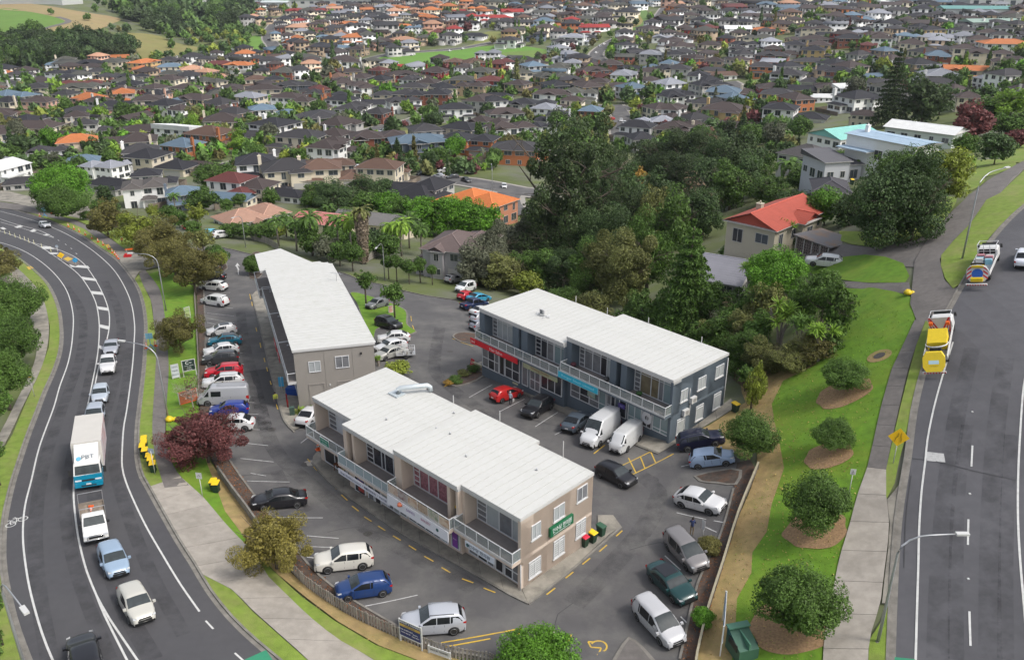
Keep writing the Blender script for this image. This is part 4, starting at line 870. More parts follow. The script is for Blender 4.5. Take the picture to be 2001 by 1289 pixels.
# silhouette control points (x forward from rear=0 to front=1 as share of length; z in metres), belt height, roof points
def car_spec(kind):
    T = dict(
     hatch=dict(L=4.15, W=1.74, H=1.50, wb=2.55, r=.31, top=[(0,.55),(.005,.80),(.02,.95),(.07,1.22),(.13,1.44),(.25,1.50),(.45,1.50),(.57,1.43),(.74,1.02),(.80,.95),(.93,.82),(.985,.66),(1,.45)], belt=.93),
     sedan=dict(L=4.75, W=1.83, H=1.44, wb=2.82, r=.33, top=[(0,.55),(.005,.80),(.02,1.0),(.13,1.05),(.20,1.13),(.30,1.38),(.40,1.44),(.52,1.43),(.60,1.37),(.74,1.00),(.80,.95),(.94,.80),(.985,.65),(1,.45)], belt=.93),
     suv=dict(L=4.55, W=1.86, H=1.66, wb=2.66, r=.36, top=[(0,.6),(.005,.90),(.02,1.08),(.06,1.35),(.11,1.58),(.22,1.66),(.45,1.66),(.56,1.58),(.71,1.14),(.77,1.07),(.93,.96),(.985,.76),(1,.5)], belt=1.05),
     coupesuv=dict(L=4.5, W=1.84, H=1.56, wb=2.68, r=.36, top=[(0,.6),(.005,.88),(.02,1.02),(.09,1.16),(.18,1.42),(.30,1.55),(.46,1.56),(.57,1.48),(.72,1.08),(.78,1.02),(.93,.90),(.985,.72),(1,.5)], belt=1.02),
     wagon=dict(L=4.80, W=1.84, H=1.60, wb=2.75, r=.35, top=[(0,.6),(.005,.88),(.02,1.0),(.06,1.25),(.12,1.50),(.22,1.58),(.45,1.60),(.56,1.53),(.71,1.08),(.77,1.02),(.93,.90),(.985,.70),(1,.5)], belt=1.0),
     mpv=dict(L=4.85, W=1.82, H=1.78, wb=2.90, r=.33, top=[(0,.55),(.004,.90),(.015,1.1),(.04,1.45),(.08,1.70),(.16,1.77),(.45,1.78),(.62,1.68),(.82,1.12),(.87,1.02),(.95,.88),(.99,.70),(1,.45)], belt=1.02),
     van=dict(L=4.90, W=1.72, H=1.98, wb=2.57, r=.33, top=[(0,.5),(.003,1.0),(.01,1.4),(.025,1.85),(.06,1.96),(.3,1.98),(.70,1.97),(.80,1.90),(.93,1.25),(.97,1.08),(.99,.80),(1,.45)], belt=1.12),
     bigvan=dict(L=5.90, W=2.00, H=2.60, wb=3.7, r=.36, top=[(0,.5),(.002,1.2),(.008,1.9),(.02,2.45),(.05,2.58),(.3,2.60),(.62,2.58),(.70,2.45),(.84,1.42),(.90,1.22),(.97,1.02),(.99,.75),(1,.45)], belt=1.25),
     minibus=dict(L=5.60, W=1.95, H=2.25, wb=3.4, r=.36, top=[(0,.5),(.002,1.1),(.008,1.7),(.02,2.10),(.05,2.23),(.3,2.25),(.66,2.23),(.75,2.10),(.87,1.30),(.92,1.12),(.97,.98),(.99,.72),(1,.45)], belt=1.15),
     ute=dict(L=5.30, W=1.86, H=1.80, wb=3.1, r=.39, top=[(0,.6),(.003,.90),(.006,1.08),(.26,1.10),(.285,1.14),(.31,1.70),(.36,1.78),(.52,1.80),(.60,1.72),(.71,1.22),(.76,1.16),(.93,1.06),(.985,.85),(1,.55)], belt=1.12),
    )
    return T[kind]
CARM = {}
def side_y(sp, x, z, top):
    """half width of the body at (x along, z up); rounded plan, tumblehome above the belt"""
    L, W = sp['L'], sp['W']; t = abs(x/L-.5)*2
    y = W/2*(1-.16*t**5-.05*t**2)
    if z < .45: y -= (.45-z)*.10
    if z > sp['belt']: y -= (z-sp['belt'])*(.30 if sp['H'] < 1.9 else .12)
    else: y -= (sp['belt']-z)**2*.04
    return y
def topz(sp, x):
    P = sp['_top']; f = x
    for a, b in zip(P, P[1:]):
        if a[0] <= f <= b[0]: return a[1]+(b[1]-a[1])*(f-a[0])/max(1e-6, b[0]-a[0])
    return P[0][1] if f < P[0][0] else P[-1][1]
def car_meshes(kind):
    if kind in CARM: return CARM[kind]
    sp = car_spec(kind); L, W = sp['L'], sp['W']
    ctrl = [(a*L, z) for a, z in sp['top']]
    pts = smooth(ctrl, .16); top = [(p.x, p.y) for p in pts]; sp['_top'] = top
    xa = (L-sp['wb'])/2*.92+.02; xr, xf = xa, xa+sp['wb']; R = sp['r']+.05; g = .24
    bot = [(L-.02, g+.05)]
    def arch(cx): return [(cx+R*math.cos(t), sp['r']+R*math.sin(t)) for t in [math.radians(d) for d in range(-15, 196, 21)]]
    bot += [(p[0], max(p[1], g)) for p in arch(xf)]; bot += [(p[0], max(p[1], g)) for p in arch(xr)]; bot += [(.03, g+.08)]
    outline = top+bot
    poly = [Vector(p) for p in outline]
    grid = []
    x = .12
    while x < L:
        z = .3
        while z < sp['H']:
            if inside((x, z), poly) and min((Vector((x, z))-q).length for q in poly) > .07: grid.append(Vector((x, z)))
            z += .13
        x += .17
    vs, es, fs, *_ = geometry.delaunay_2d_cdt(poly+grid, [], [list(range(len(poly)))], 1, 1e-5)
    topv = [Vector(p) for p in top]
    def yy(x, z, isout):
        y = side_y(sp, x, z, top)
        d = min((Vector((x, z))-q).length for q in topv); r = .13
        if d < r: k = 1-d/r; y -= .085*(1-math.sqrt(max(0, 1-k*k)))*(1.0 if z > .5 else .3)
        return y
    mb = MB(); n = len(vs); V1 = [(v.x-L/2, -yy(v.x, v.y, 0), v.y) for v in vs]; V2 = [(a, -b, c) for a, b, c in V1]
    F1 = []
    for f in fs:
        a, b, c = [vs[i] for i in f[:3]]; ccw = (b-a).cross(c-a) > 0
        F1.append(tuple(f) if ccw else tuple(f)[::-1])
    mb.add(V1+V2, F1+[tuple(i+n for i in f)[::-1] for f in F1], 0, True)
    # strip across the top silhouette, slightly crowned
    K = 7; rows = []
    for (x, z) in top:
        y = yy(x, z, 1); rows.append([(x-L/2, -y+2*y*k/(K-1), z+(.035 if z > .7 else .0)*(1-(2*k/(K-1)-1)**2)+0) for k in range(K)])
        if z < .9 or x > L*.8 or x < L*.06:
            s_ = 1 if x > L/2 else -1; rows[-1] = [(a+s_*.05*(1-(2*k/(K-1)-1)**2), b, c) for k, (a, b, c) in enumerate(rows[-1])]
    vv = [p for r in rows for p in r]; ff = [(i*K+k, (i+1)*K+k, (i+1)*K+k+1, i*K+k+1) for i in range(len(rows)-1) for k in range(K-1)]
    mb.add(vv, [f for f in ff], 0, True)
    me = mb.mesh('body', M_paint)
    bm = bmesh.new(); bm.from_mesh(me); bmesh.ops.remove_doubles(bm, verts=bm.verts, dist=.004); bmesh.ops.recalc_face_normals(bm, faces=bm.faces); bm.to_mesh(me); bm.free()
    out = dict(sp=sp, body=me, xr=xr-L/2, xf=xf-L/2)
    # under tray closes the arches
    u = MB(); u.box(-L/2+.12, -W/2+.16, .2, L/2-.12, W/2-.16, .62); out['under'] = u.mesh('underbody', M_under)
    def sidepoly(P_, off, m, name, both=True):
        """a pane on the body side, given as (x share, z) points"""
        res_ = []
        for s_ in (-1, 1):
            b = MB(); Q = []
            for a, z in P_: x = a*L; Q.append((x-L/2, s_*(side_y(sp, x, z, top)+off), z))
            c_ = (sum(q[0] for q in Q)/len(Q), sum(q[1] for q in Q)/len(Q), sum(q[2] for q in Q)/len(Q))
            k = len(Q); b.add(Q+[c_], [((i, (i+1)%k, k) if s_ == -1 else ((i+1)%k, i, k)) for i in range(k)], 0); res_.append(b.mesh(name, m))
        return res_
    def toppoly(x0, x1, wf, off, m, name, n_=6, taper=0.0, zlo=0):
        """a pane lying on the silhouette strip between two shares of length"""
        b = MB(); Q = []
        for i in range(n_+1):
            a = x0+(x1-x0)*i/n_; x = a*L; z = topz(sp, x)
            dz = topz(sp, min(L, x+.03))-topz(sp, max(0, x-.03)); nl = Vector((-dz, .06)).normalized()
            y = (side_y(sp, x, z, top))*(wf-taper*i/n_)
            for k in range(5):
                t = k/4*2-1; Q.append((x-L/2+nl.x*off, y*t, z+nl.y*off+.035*(1-t*t)))
        b.add(Q, [(i*5+k, (i+1)*5+k, (i+1)*5+k+1, i*5+k+1) for i in range(n_) for k in range(4)], 0, True); return b.mesh(name, m)
    T = sp['top']; belt = sp['belt']; H = sp['H']
    def xs_at(z, front):
        """share of length where the silhouette crosses height z"""
        P_ = sp['top']; rng = range(len(P_)-1, 0, -1) if front else range(len(P_)-1)
        for i in rng:
            a, b = (P_[i-1], P_[i]) if front else (P_[i], P_[i+1])
            lo, hi = min(a[1], b[1]), max(a[1], b[1])
            if lo <= z <= hi and hi > lo: return a[0]+(b[0]-a[0])*(z-a[1])/(b[1]-a[1])
        return .5
    zb, zt = belt+.03, H-.13
    f0, f1 = xs_at(belt+.10, True), xs_at(H-.10, True)
    b0, b1 = xs_at(belt+.08, False), xs_at(H-.08, False)
    if kind == 'sedan': b0, b1 = .145, .31
    if kind == 'coupesuv': b0 = .085
    if kind == 'ute': b0, b1 = .287, .312
    win = []
    if kind in ('van', 'bigvan'):
        zt = min(H-.35, belt+.62); fx = xs_at(zb+.05, True); ft = xs_at(zt, True)
        win = [[(fx-.13, zb), (fx-.035, zb), (ft-.03, zt), (fx-.13, zt)]]
    elif kind == 'minibus':
        zt = belt+.62; fx = xs_at(zb+.05, True); ft = xs_at(zt, True)
        win = [[(fx-.13, zb), (fx-.035, zb), (ft-.03, zt), (fx-.13, zt)], [(fx-.36, zb), (fx-.17, zb), (fx-.17, zt), (fx-.36, zt)]]
    else:
        fx, ft = xs_at(zb+.02, True)-.035, f1-.025 if f1 < f0 else f1
        bx, bt = (b0+.03, b1+.02)
        if kind == 'sedan': bx, bt = .20, .325
        if kind == 'ute': bx, bt = .31, .335
        mid = (fx+bx)/2
        if kind in ('mpv', 'wagon', 'suv', 'coupesuv'):
            a_, b_ = bx+(fx-bx)*.30, bx+(fx-bx)*.62
            win = [[(bx, zb+.06), (a_-.006, zb), (a_-.006, zt), (bt, zt-.02)], [(a_+.006, zb), (b_-.006, zb), (b_-.006, zt+.01), (a_+.006, zt)], [(b_+.006, zb), (fx, zb-.01), (ft, zt-.02), (b_+.006, zt+.01)]]
        else:
            win = [[(bx, zb+.02), (mid-.006, zb), (mid-.006, zt+.01), (bt, zt-.03)], [(mid+.006, zb), (fx, zb-.01), (ft, zt-.03), (mid+.006, zt+.01)]]
    out['sidewin'] = [m_ for P_ in win for m_ in sidepoly(P_, .008, M_cglass, 'side_window')]
    out['ws'] = toppoly(min(f0, f0)-.0, f1, .90, .010, M_wshield, 'windscreen', taper=-.02)
    out['rw'] = toppoly(b0, b1, .86, .010, M_cglass, 'rear_window')
    if kind in ('bigvan', 'van'): out['rw'] = toppoly(.0045, .018, .8, .015, M_cglass, 'rear_window') if kind == 'van' else None
    # lamps
    zl = T[-3][1]-.06
    hl = []
    for s_ in (-1, 1):
        b = MB(); x = L*.955; y = s_*side_y(sp, x, zl, top); c = .13
        b.add([(L*.985-L/2+.01, s_*W*.30, zl-.07), (L*.985-L/2+.01, s_*W*.30, zl+.04), (L*.91-L/2, y+s_*.012, zl+.10), (L*.91-L/2, y+s_*.012, zl-.02), (L*.965-L/2, s_*(W*.42), zl+.07), (L*.968-L/2+.02, s_*(W*.42), zl-.08)], [(0,1,4,5),(5,4,2,3)] if s_ < 0 else [(5,4,1,0),(3,2,4,5)], 0)
        hl.append(b.mesh('headlight', M_head))
    out['head'] = hl
    zt_ = T[2][1]-.06 if kind not in ('van','bigvan','minibus') else 1.0; tl = []
    for s_ in (-1, 1):
        b = MB(); hh = .12 if kind not in ('van','bigvan','minibus','mpv') else .26
        x0 = L*.003; y1 = s_*(W*.47); y0 = s_*W*.33; ys = s_*(side_y(sp, L*.05, zt_, top)+.012)
        xe = -L/2-.035 if y0 else 0; q_ = side_y(sp, L*.012, zt_, top)*s_+s_*.004; b.add([(xe, y0, zt_-hh), (xe+.01, y0, zt_+hh*.6), (-L/2+.03, q_, zt_+hh*.7), (-L/2+.02, q_, zt_-hh), (-L/2+L*.05, ys, zt_+hh*.5), (-L/2+L*.05, ys, zt_-hh*.5)], [(0,3,2,1),(3,5,4,2)] if s_ > 0 else [(1,2,3,0),(2,4,5,3)], 0)
        tl.append(b.mesh('tail_light', M_tail))
    out['tail'] = tl
    b = MB(); b.box(L/2-.01, -.45, .42, L/2+.045, .45, .60); b.box(L/2-.03, -.38, .64, L/2+.02, .38, .72); out['grille'] = b.mesh('grille', M_black)
    b = MB(); b.box(-L/2-.065, -.18, .62, -L/2-.05, .18, .74); out['plate'] = b.mesh('number_plate', M_plate)
    mr = []
    for s_ in (-1, 1):
        b = MB(); x = (fx if kind not in () else fx)*L-L/2-.08; y = s_*(side_y(sp, x+L/2, belt, top)); b.box(x-.07, min(y, y+s_*.2), belt+.0, x+.09, max(y, y+s_*.2), belt+.15); mr.append(b.mesh('mirror', M_paint))
    out['mirror'] = mr
    R_ = sp['r']
    t = MB(); t.lathe([(R_*.62,-.11),(R_*.95,-.11),(R_,-.07),(R_,.07),(R_*.95,.11),(R_*.62,.11)], 20); me = t.mesh('tyre', M_tyre); me.transform(Matrix.Rotation(math.pi/2, 4, 'X')); out['tyre'] = me
    t = MB(); t.lathe([(.07,.09),(R_*.20,.085)], 8)
    for k in range(5):
        a = 2*math.pi*k/5; t.bar((.05*math.cos(a), .05*math.sin(a), .08), (R_*.62*math.cos(a), R_*.62*math.sin(a), .09), .07, .03)
    t.lathe([(R_*.58,.04),(R_*.66,.115),(R_*.60,.115),(R_*.56,.03)], 20)
    t.lathe([(R_*.6,.02),(.01,.02)], 14); me = t.mesh('rim', M_rim); out['rim'] = me
    out['seam'] = None
    dr = []
    if kind not in ('ute',):
        for a, b_ in ((.34,.345),(.50,.505),(.685,.69)): dr += sidepoly([(a,.42),(b_,.42),(b_,belt-.03),(a,belt-.03)], .004, M_black, 'door_gap')
    out['gap'] = dr
    b = MB()
    for s_ in (-1, 1): b.bar((-L*.30, s_*W*.36, H+.03), (L*.06, s_*W*.36, H+.04), .04); b.bar((-L*.30, s_*W*.36, H-.02), (-L*.30, s_*W*.36, H+.05), .04); b.bar((L*.06, s_*W*.36, H-.03), (L*.06, s_*W*.36, H+.05), .04)
    out['rails'] = b.mesh('roof_rails', M_chrome)
    b = MB()
    for k in range(-4, 5): b.box(-L*.44, k*W*.085-.012, H+.012+.02*(1-(k/5)**2), L*.12, k*W*.085+.012, H+.034+.02*(1-(k/5)**2))
    out['ribs'] = b.mesh('roof_ribs', M_paint)
    CARM[kind] = out
    return out
def vehicle(front, rear, kind, col, label, cat='car', name='parked_car', group=None, rails=False, roof=None, open_door=False, at_front=None, plate=True, level=False):
    sp_ = car_meshes(kind); sp = sp_['sp']; L = sp['L']
    a, b = G(*front), G(*rear)
    if level: q = ray(*front); k = (b.z-HC)/q[2]; a = Vector((q[0]*k, q[1]*k, b.z))
    mid = (a+b)/2; hd = math.atan2(a.y-b.y, a.x-b.x)
    if at_front is True: mid = a-Vector((math.cos(hd), math.sin(hd), 0))*L/2
    if at_front is False: mid = b+Vector((math.cos(hd), math.sin(hd), 0))*L/2
    z = tz(mid.x, mid.y)+Z_R+.01
    t = empty(name, (mid.x, mid.y, z), hd, label, cat, group, normal=(0,0,1) if level else gnormal(mid.x, mid.y, 1.8))
    c = col
    link('body', sp_['body'], t, color=c); link('underbody', sp_['under'], t)
    for k in ('sidewin',):
        for m_ in sp_[k]: link('side_window', m_, t)
    link('windscreen', sp_['ws'], t)
    if sp_['rw']: link('rear_window', sp_['rw'], t)
    for m_ in sp_['head']: link('headlight', m_, t)
    for m_ in sp_['tail']: link('tail_light', m_, t)
    for m_ in sp_['mirror']: link('mirror', m_, t, color=c)
    link('grille', sp_['grille'], t)
    if plate: link('number_plate', sp_['plate'], t)
    for m_ in sp_['gap']: link('door_gap', m_, t)
    for x in (sp_['xr'], sp_['xf']):
        for s_ in (-1, 1):
            w_ = link('wheel', sp_['tyre'], t, loc=(x, s_*(sp['W']/2-.13), sp['r']))
            r_ = link('rim', sp_['rim'], w_); r_.rotation_euler = (math.pi/2 if s_ < 0 else -math.pi/2, 0, 0)
    if rails: link('roof_rails', sp_['rails'], t)
    if kind in ('van', 'bigvan', 'minibus'): link('roof_ribs', sp_['ribs'], t, color=c)
    if roof is not None:
        H = sp['H']; b_ = MB(); b_.box(-L*.26, -sp['W']*.33, H+.0, L*.04, sp['W']*.33, H+.045); link('roof_panel', b_.mesh('roof_panel', M_paint), t, color=roof)
    return t
WH=(.62,.62,.62); SI=(.42,.44,.47); DG=(.05,.05,.055); BK=(.012,.012,.015); GY=(.17,.18,.19)
# the right-hand side of the car park
vehicle((1370,1118),(1315,1062),'mpv',(.20,.19,.19),'grey-brown people mover parked nose to the boundary fence, nearest the man with a phone',name='people_mover')
vehicle((1350,1185),(1278,1118),'sedan',(.008,.045,.045),'dark green saloon car with sunroof between two people movers',roof=BK)
vehicle((1320,1262),(1257,1197),'mpv',(.50,.50,.51),'silver people mover at the bottom right of the car park',name='people_mover')
vehicle((1413,1000),(1328,980),'coupesuv',WH,'white compact crossover with dark windows facing the right-hand fence')
vehicle((1232,952),(1176,925),'hatch',BK,'black small hatchback driving out beside the yellow hatched bay',name='car')
vehicle((1414,862),(1328,878),'suv',(.010,.012,.035),'midnight blue large SUV with roof ribs beside the blue-grey building',rails=True)
vehicle((1436,900),(1352,910),'hatch',(.27,.36,.50),'pale blue hatchback half under the bush by the blue-grey building')
vehicle((1196,895),(1250,848),'van',(.58,.59,.59),'small white delivery van with black bumper parked by the yellow bay','van','delivery_van')
vehicle((1138,884),(1207,832),'bigvan',(.60,.61,.62),'big high-roofed white van parked at the blue-grey shops','van','delivery_van')
vehicle((1150,815),(1102,854),'sedan',(.075,.095,.12),'slate blue saloon parked left of the big white van')
vehicle((1022,824),(1078,790),'wagon',BK,'black estate car with silver roof bars in front of the turquoise shop sign',rails=True)
vehicle((1020,770),(958,790),'hatch',(.42,.015,.015),'red hatchback with its door open in front of the hair salon')
vehicle((630,804),(588,838),'sedan',WH,'white saloon tucked behind the far end of the tan shops')
vehicle((498,992),(592,983),'sedan',BK,'black saloon parked alone beside the autumn tree')
vehicle((622,1112),(720,1101),'suv',(.63,.61,.55),'cream white SUV with red tail lamps by the picket fence')
vehicle((656,1168),(762,1152),'hatch',(.012,.042,.15),'blue hatchback beside the cream SUV at the picket fence')
vehicle((788,1233),(903,1224),'suv',(.43,.45,.49),'silver SUV with roof rails behind the for sale board',rails=True)
# the left row, nose to the garden strip
row = 'cars nose-in along the left garden strip'
vehicle((426,838),(498,838),'coupesuv',WH,'white crossover poking out from under the dark red tree',group=row,at_front=False)
vehicle((410,812),(487,808),'hatch',(.01,.03,.22),'royal blue hatchback between the silver minibus and the red tree',group=row,at_front=False)
vehicle((397,790),(488,786),'minibus',(.34,.35,.37),'silver high-roofed minibus with dark side window','van','minibus',at_front=False)
vehicle((415,757),(478,752),'wagon',WH,'white estate car behind the silver minibus',group=row,at_front=False,rails=True)
vehicle((405,738),(476,733),'suv',(.50,.01,.025),'bright red hatchback-style SUV behind the bare shrub',group=row,at_front=False)
vehicle((402,712),(468,708),'suv',(.04,.042,.045),'charcoal SUV next to the bright red one',group=row,at_front=False,rails=True)
vehicle((405,697),(467,689),'coupesuv',WH,'white sloping-roof crossover between charcoal and teal cars',group=row,at_front=False)
vehicle((412,676),(474,672),'coupesuv',(.01,.13,.20),'teal blue crossover with black roof in the left row',group=row,at_front=False,roof=BK)
vehicle((403,657),(463,650),'hatch',WH,'white hatchback with a black roof next to the teal crossover',group=row,at_front=False,roof=BK)
vehicle((396,592),(444,600),'mpv',(.63,.63,.62),'white people mover parked alone past the empty bays',group=row,name='people_mover',at_front=False)
vehicle((398,565),(443,569),'wagon',(.61,.61,.59),'white older estate car with roof rails next to the black hatchback',group=row,at_front=False,rails=True)
vehicle((390,546),(441,548),'hatch',BK,'black hatchback second from the far end of the left row',group=row,at_front=False)
vehicle((388,530),(434,530),'hatch',(.02,.02,.03),'black hatchback under the autumn trees at the far end of the left row',group=row,at_front=False)
# behind the grey building
vehicle((717,607),(757,596),'hatch',(.16,.165,.17),'small grey hatchback parked on the green island')
vehicle((784,647),(735,634),'suv',BK,'black SUV with roof rails beside the green island',rails=True)
vehicle((736,671),(803,667),'coupesuv',WH,'white sports crossover at the back of the grey building')
vehicle((737,692),(790,680),'coupesuv',(.60,.61,.62),'white car next to the silver saloon with the cage trailer')
vehicle((743,704),(782,692),'sedan',(.36,.36,.33),'silver-grey saloon in front of the cage trailer')
vehicle((905,548),(866,556),'hatch',(.33,.33,.34),'silver compact car with black roof on the driveway of the two-storey grey house',roof=BK)
vehicle((882,576),(936,563),'mpv',(.66,.67,.68),'white people mover parked by the shrubs at the road end',name='people_mover')
vehicle((935,578),(886,592),'hatch',(.42,.02,.03),'crimson hatchback beside the white people mover at the road end')
vehicle((958,586),(911,592),'sedan',(.04,.30,.48),'sky blue coupe next to the navy pickup')
vehicle((950,600),(902,607),'ute',(.01,.02,.07),'navy blue pickup truck near the corner of the blue-grey shops','pickup','pickup_truck')
vehicle((965,612),(918,620),'sedan',WH,'white saloon mostly hidden behind the hair salon corner')
vehicle((965,627),(918,634),'hatch',(.36,.37,.40),'silver hatchback behind the hair salon corner, second from the planted island')
vehicle((965,641),(918,648),'hatch',(.22,.23,.27),'grey hatchback nearest the planted island behind the hair salon')
# near the top of the side street
vehicle((456,462),(412,467),'wagon',WH,'white estate car outside the house with salmon tiles')
vehicle((430,456),(397,464),'hatch',(.10,.42,.55),'light turquoise hatchback outside the house with salmon tiles')
vehicle((392,446),(358,450),'hatch',(.25,.01,.02),'dark red car half hidden by trees on the side street')
# far street
for f_, r_, k_, c_, l_ in (((713,329),(689,331),'suv',SI,'silver car at the kerb of the curved street'),((683,338),(706,336),'hatch',WH,'white car below the silver one on the curved street'),((759,343),(783,341),'hatch',WH,'white car behind the tree on the curved street'),
  ((812,345),(838,341),'sedan',BK,'black car partly hidden by shrubs on the curved street'),((853,338),(881,336),'suv',WH,'white SUV, left of two parked by the long white wall'),((904,340),(932,338),'suv',WH,'white SUV, right of two parked by the long white wall'),
  ((845,346),(870,348),'hatch',SI,'silver hatchback on the near side of the curved street'),((872,351),(897,349),'suv',DG,'dark brown SUV behind the silver hatchback on the curved street'),((919,360),(902,353),'ute',BK,'black pickup facing us on the curved street'),((987,374),(983,361),'hatch',WH,'small white car facing us in the far cul-de-sac'),
  ((826,236),(810,238),'sedan',DG,'dark car driving up the street by the pale wall'),((694,268),(714,266),'sedan',WH,'white car by the dry grass field'),((738,261),(754,257),'hatch',SI,'silver car beside the conifer at the dry field'),
  ((1188,236),(1199,235),'hatch',(.4,.02,.02),'red car on the far side road'),((1213,242),(1214,234),'hatch',WH,'white car, uppermost on the far side road'),((1221,246),(1220,240),'hatch',WH,'white car, middle of the far side road'),((1222,252),(1221,247),'hatch',SI,'silver car, lowest on the far side road'),((1210,256),(1209,249),'sedan',DG,'dark car opposite the white ones on the far side road')):
    vehicle(f_, r_, k_, c_, l_, group='cars in the far streets')
for i, (u_, v_, c_) in enumerate(((879,101,WH),(905,97,WH),(806,109,WH),(779,109,(.35,.02,.02)),(526,79,DG),(536,64,WH),(540,47,WH),(553,36,BK),(1172,92,SI),(1180,88,WH),(1165,105,WH),(1212,74,(.35,.02,.02)),(1280,38,(.35,.02,.02)),(1363,113,(.4,.02,.02)),(497,148,WH),(516,150,DG))):
    o_ = vehicle((u_+4, v_-1.2), (u_-4, v_+1.2), 'hatch', c_, '%s car far away, %s' % ({WH:'white',DG:'dark',BK:'black',SI:'silver'}.get(c_, 'red'), ['by the far green park','on the park road beyond a white one','left of the pair above the park','on the road over the park','at the bend by the pond','beside the pond road','north of the pond bend','where the pond road tops out','low on the winding hill road','half way up the winding hill road','at the foot of the winding hill road','on the bend of the hill road','near the top of the hill road','in the drive below the orange roofs','behind the orange-red house','right of the orange-red house'][i]), group='cars in the far streets', plate=False)
# on the left road
vehicle((213,706),(222,676),'sedan',(.34,.36,.40),'silver-grey car at the tail of the queue on the left road',name='car',at_front=False)
vehicle((209,745),(216,700),'ute',WH,'white double-cab pickup in the queue on the left road','pickup','pickup_truck')
vehicle((194,796),(201,765),'hatch',(.42,.47,.53),'pale silver-blue hatchback between the white pickup and the truck',name='car')
vehicle((183,838),(191,808),'wagon',(.36,.40,.46),'silver estate car half hidden behind the truck',name='car')
vehicle((235,1134),(211,1082),'hatch',(.27,.36,.47),'light blue hatchback following the flat-deck ute',name='car')
vehicle((284,1224),(250,1165),'hatch',(.50,.49,.44),'pale champagne hatchback, nearest of the oncoming queue',name='car')
vehicle((162,1270),(178,1335),'suv',BK,'black SUV driving away at the bottom left edge',name='car')
vehicle((101,449),(76,441),'hatch',(.45,.46,.48),'silver hatchback coming round the bend at the top left',name='car')
vehicle((2012,496),(1995,532),'sedan',(.68,.70,.76),'white saloon driving away at the right edge',name='car')
vehicle((1575,498),(1649,506),'wagon',(.62,.62,.61),'white estate car parked at the carport of the red-roofed house',level=True)
# ================================================================== TRUCKS AND TRAILER
def wheelset(t, xs, hw, r, w_=.28, dual=False):
    tm = MB(); tm.lathe([(r*.55,-w_/2),(r*.95,-w_/2),(r,-w_/3),(r,w_/3),(r*.95,w_/2),(r*.55,w_/2)], 18); me = tm.mesh('tyre', M_tyre); me.transform(Matrix.Rotation(math.pi/2, 4, 'X'))
    rm = MB(); rm.lathe([(r*.58,w_*.42),(r*.5,w_*.2),(.01,w_*.2)], 14); rme = rm.mesh('rim', M_rim)
    for x in xs:
        for s_ in (-1, 1):
            o = link('wheel', me, t, loc=(x, s_*hw, r)); q = link('rim', rme, o); q.rotation_euler = (math.pi/2 if s_ < 0 else -math.pi/2, 0, 0)
def on_road(front, rear, L, name, label, cat, at_front=True, dz=0.0, group=None):
    a, b = G(*front), G(*rear); hd = math.atan2(a.y-b.y, a.x-b.x); d = Vector((math.cos(hd), math.sin(hd), 0))
    mid = a-d*L/2 if at_front else b+d*L/2
    return empty(name, (mid.x, mid.y, tz(mid.x, mid.y)+Z_R+.02+dz), hd, label, cat, group, normal=gnormal(mid.x, mid.y, 2.5))
def flat(mb, P_, m=0): mb.add(P_, [tuple(range(len(P_)))], m); return mb
M_pw = mat('truck_white', (.66,.66,.64), .4, var=.04, scale=1, coat=.3); M_teal = mat('teal_paint', (.0,.20,.32), .35, coat=.5)
t = on_road((175,960), (186,868), 9.2, 'box_truck', 'white box truck with teal lower cab lettered PBT', 'truck')
b = MB(); b.box(-4.6,-1.22,1.05,2.35,1.22,3.75); bx_ = b.build('cargo_box', mat('cargo_box_white', (.52,.50,.46), .6, var=.05, scale=1), t)
for k in range(9):
    x = -4.55+k*.77
    for s_ in (-1, 1):
        q = MB(); q.box(x, s_*1.225-.012, 1.1, x+.74, s_*1.225+.012, 3.7); q.build('side_curtain', mat('curtain_print', (.55,.50,.52), .6, stain=(.40,.12,.14,.8), stscale=1.2) if s_ > 0 else mat('curtain_print2', (.58,.56,.56), .6, stain=(.30,.33,.38,.6), stscale=1.0), bx_)
b = MB(); b.box(-4.6,-.45,.6,4.2,.45,.95); b.box(-4.6,-1.1,.95,2.4,1.1,1.04); b.build('chassis', M_under, t)
b = MB(); b.xprism([(-1.12,1.05),(1.12,1.05),(1.12,1.55),(1.05,2.45),(-1.05,2.45),(-1.12,1.55)], 2.6, 4.45); b.v = [((x-(z-1.5)*.22 if (x > 4 and z > 1.6) else x), y, z) for x, y, z in b.v]; b.build('cab', M_pw, t)
b = MB(); b.box(2.62,-1.13,.45,4.5,1.13,1.5); b.box(4.5,-1.1,.42,4.6,1.1,.85); b.build('cab_lower', M_teal, t)
b = MB(); flat(b, [(4.463,-1.0,1.58),(4.463,1.0,1.58),(4.29,.95,2.35),(4.29,-.95,2.35)]); b.build('windscreen', M_wshield, t)
for s_ in (-1, 1):
    b = MB(); P_ = [(3.2,s_*1.128,1.6),(4.3,s_*1.128,1.6),(4.15,s_*1.07,2.3),(3.2,s_*1.07,2.3)]; flat(b, P_ if s_ < 0 else P_[::-1]); b.build('side_window', M_cglass, t)
    b = MB(); b.box(4.505, min(s_*.55,s_*1.05), .98, 4.53, max(s_*.55,s_*1.05), 1.12); b.build('headlight', M_head, t)
    b = MB(); b.box(4.3, min(s_*1.25,s_*1.5), 1.55, 4.4, max(s_*1.25,s_*1.5), 2.1); b.bar((4.3,s_*1.1,2.1),(4.35,s_*1.4,2.0),.04); b.build('mirror', M_black, t)
b = MB(); b.box(4.5,-.5,.95,4.525,.5,1.1); b.box(4.6,-.6,.5,4.615,.6,.62); b.build('grille', M_black, t)
b = MB(); b.box(4.6,-.2,.64,4.62,.2,.76); b.build('number_plate', M_plate, t)
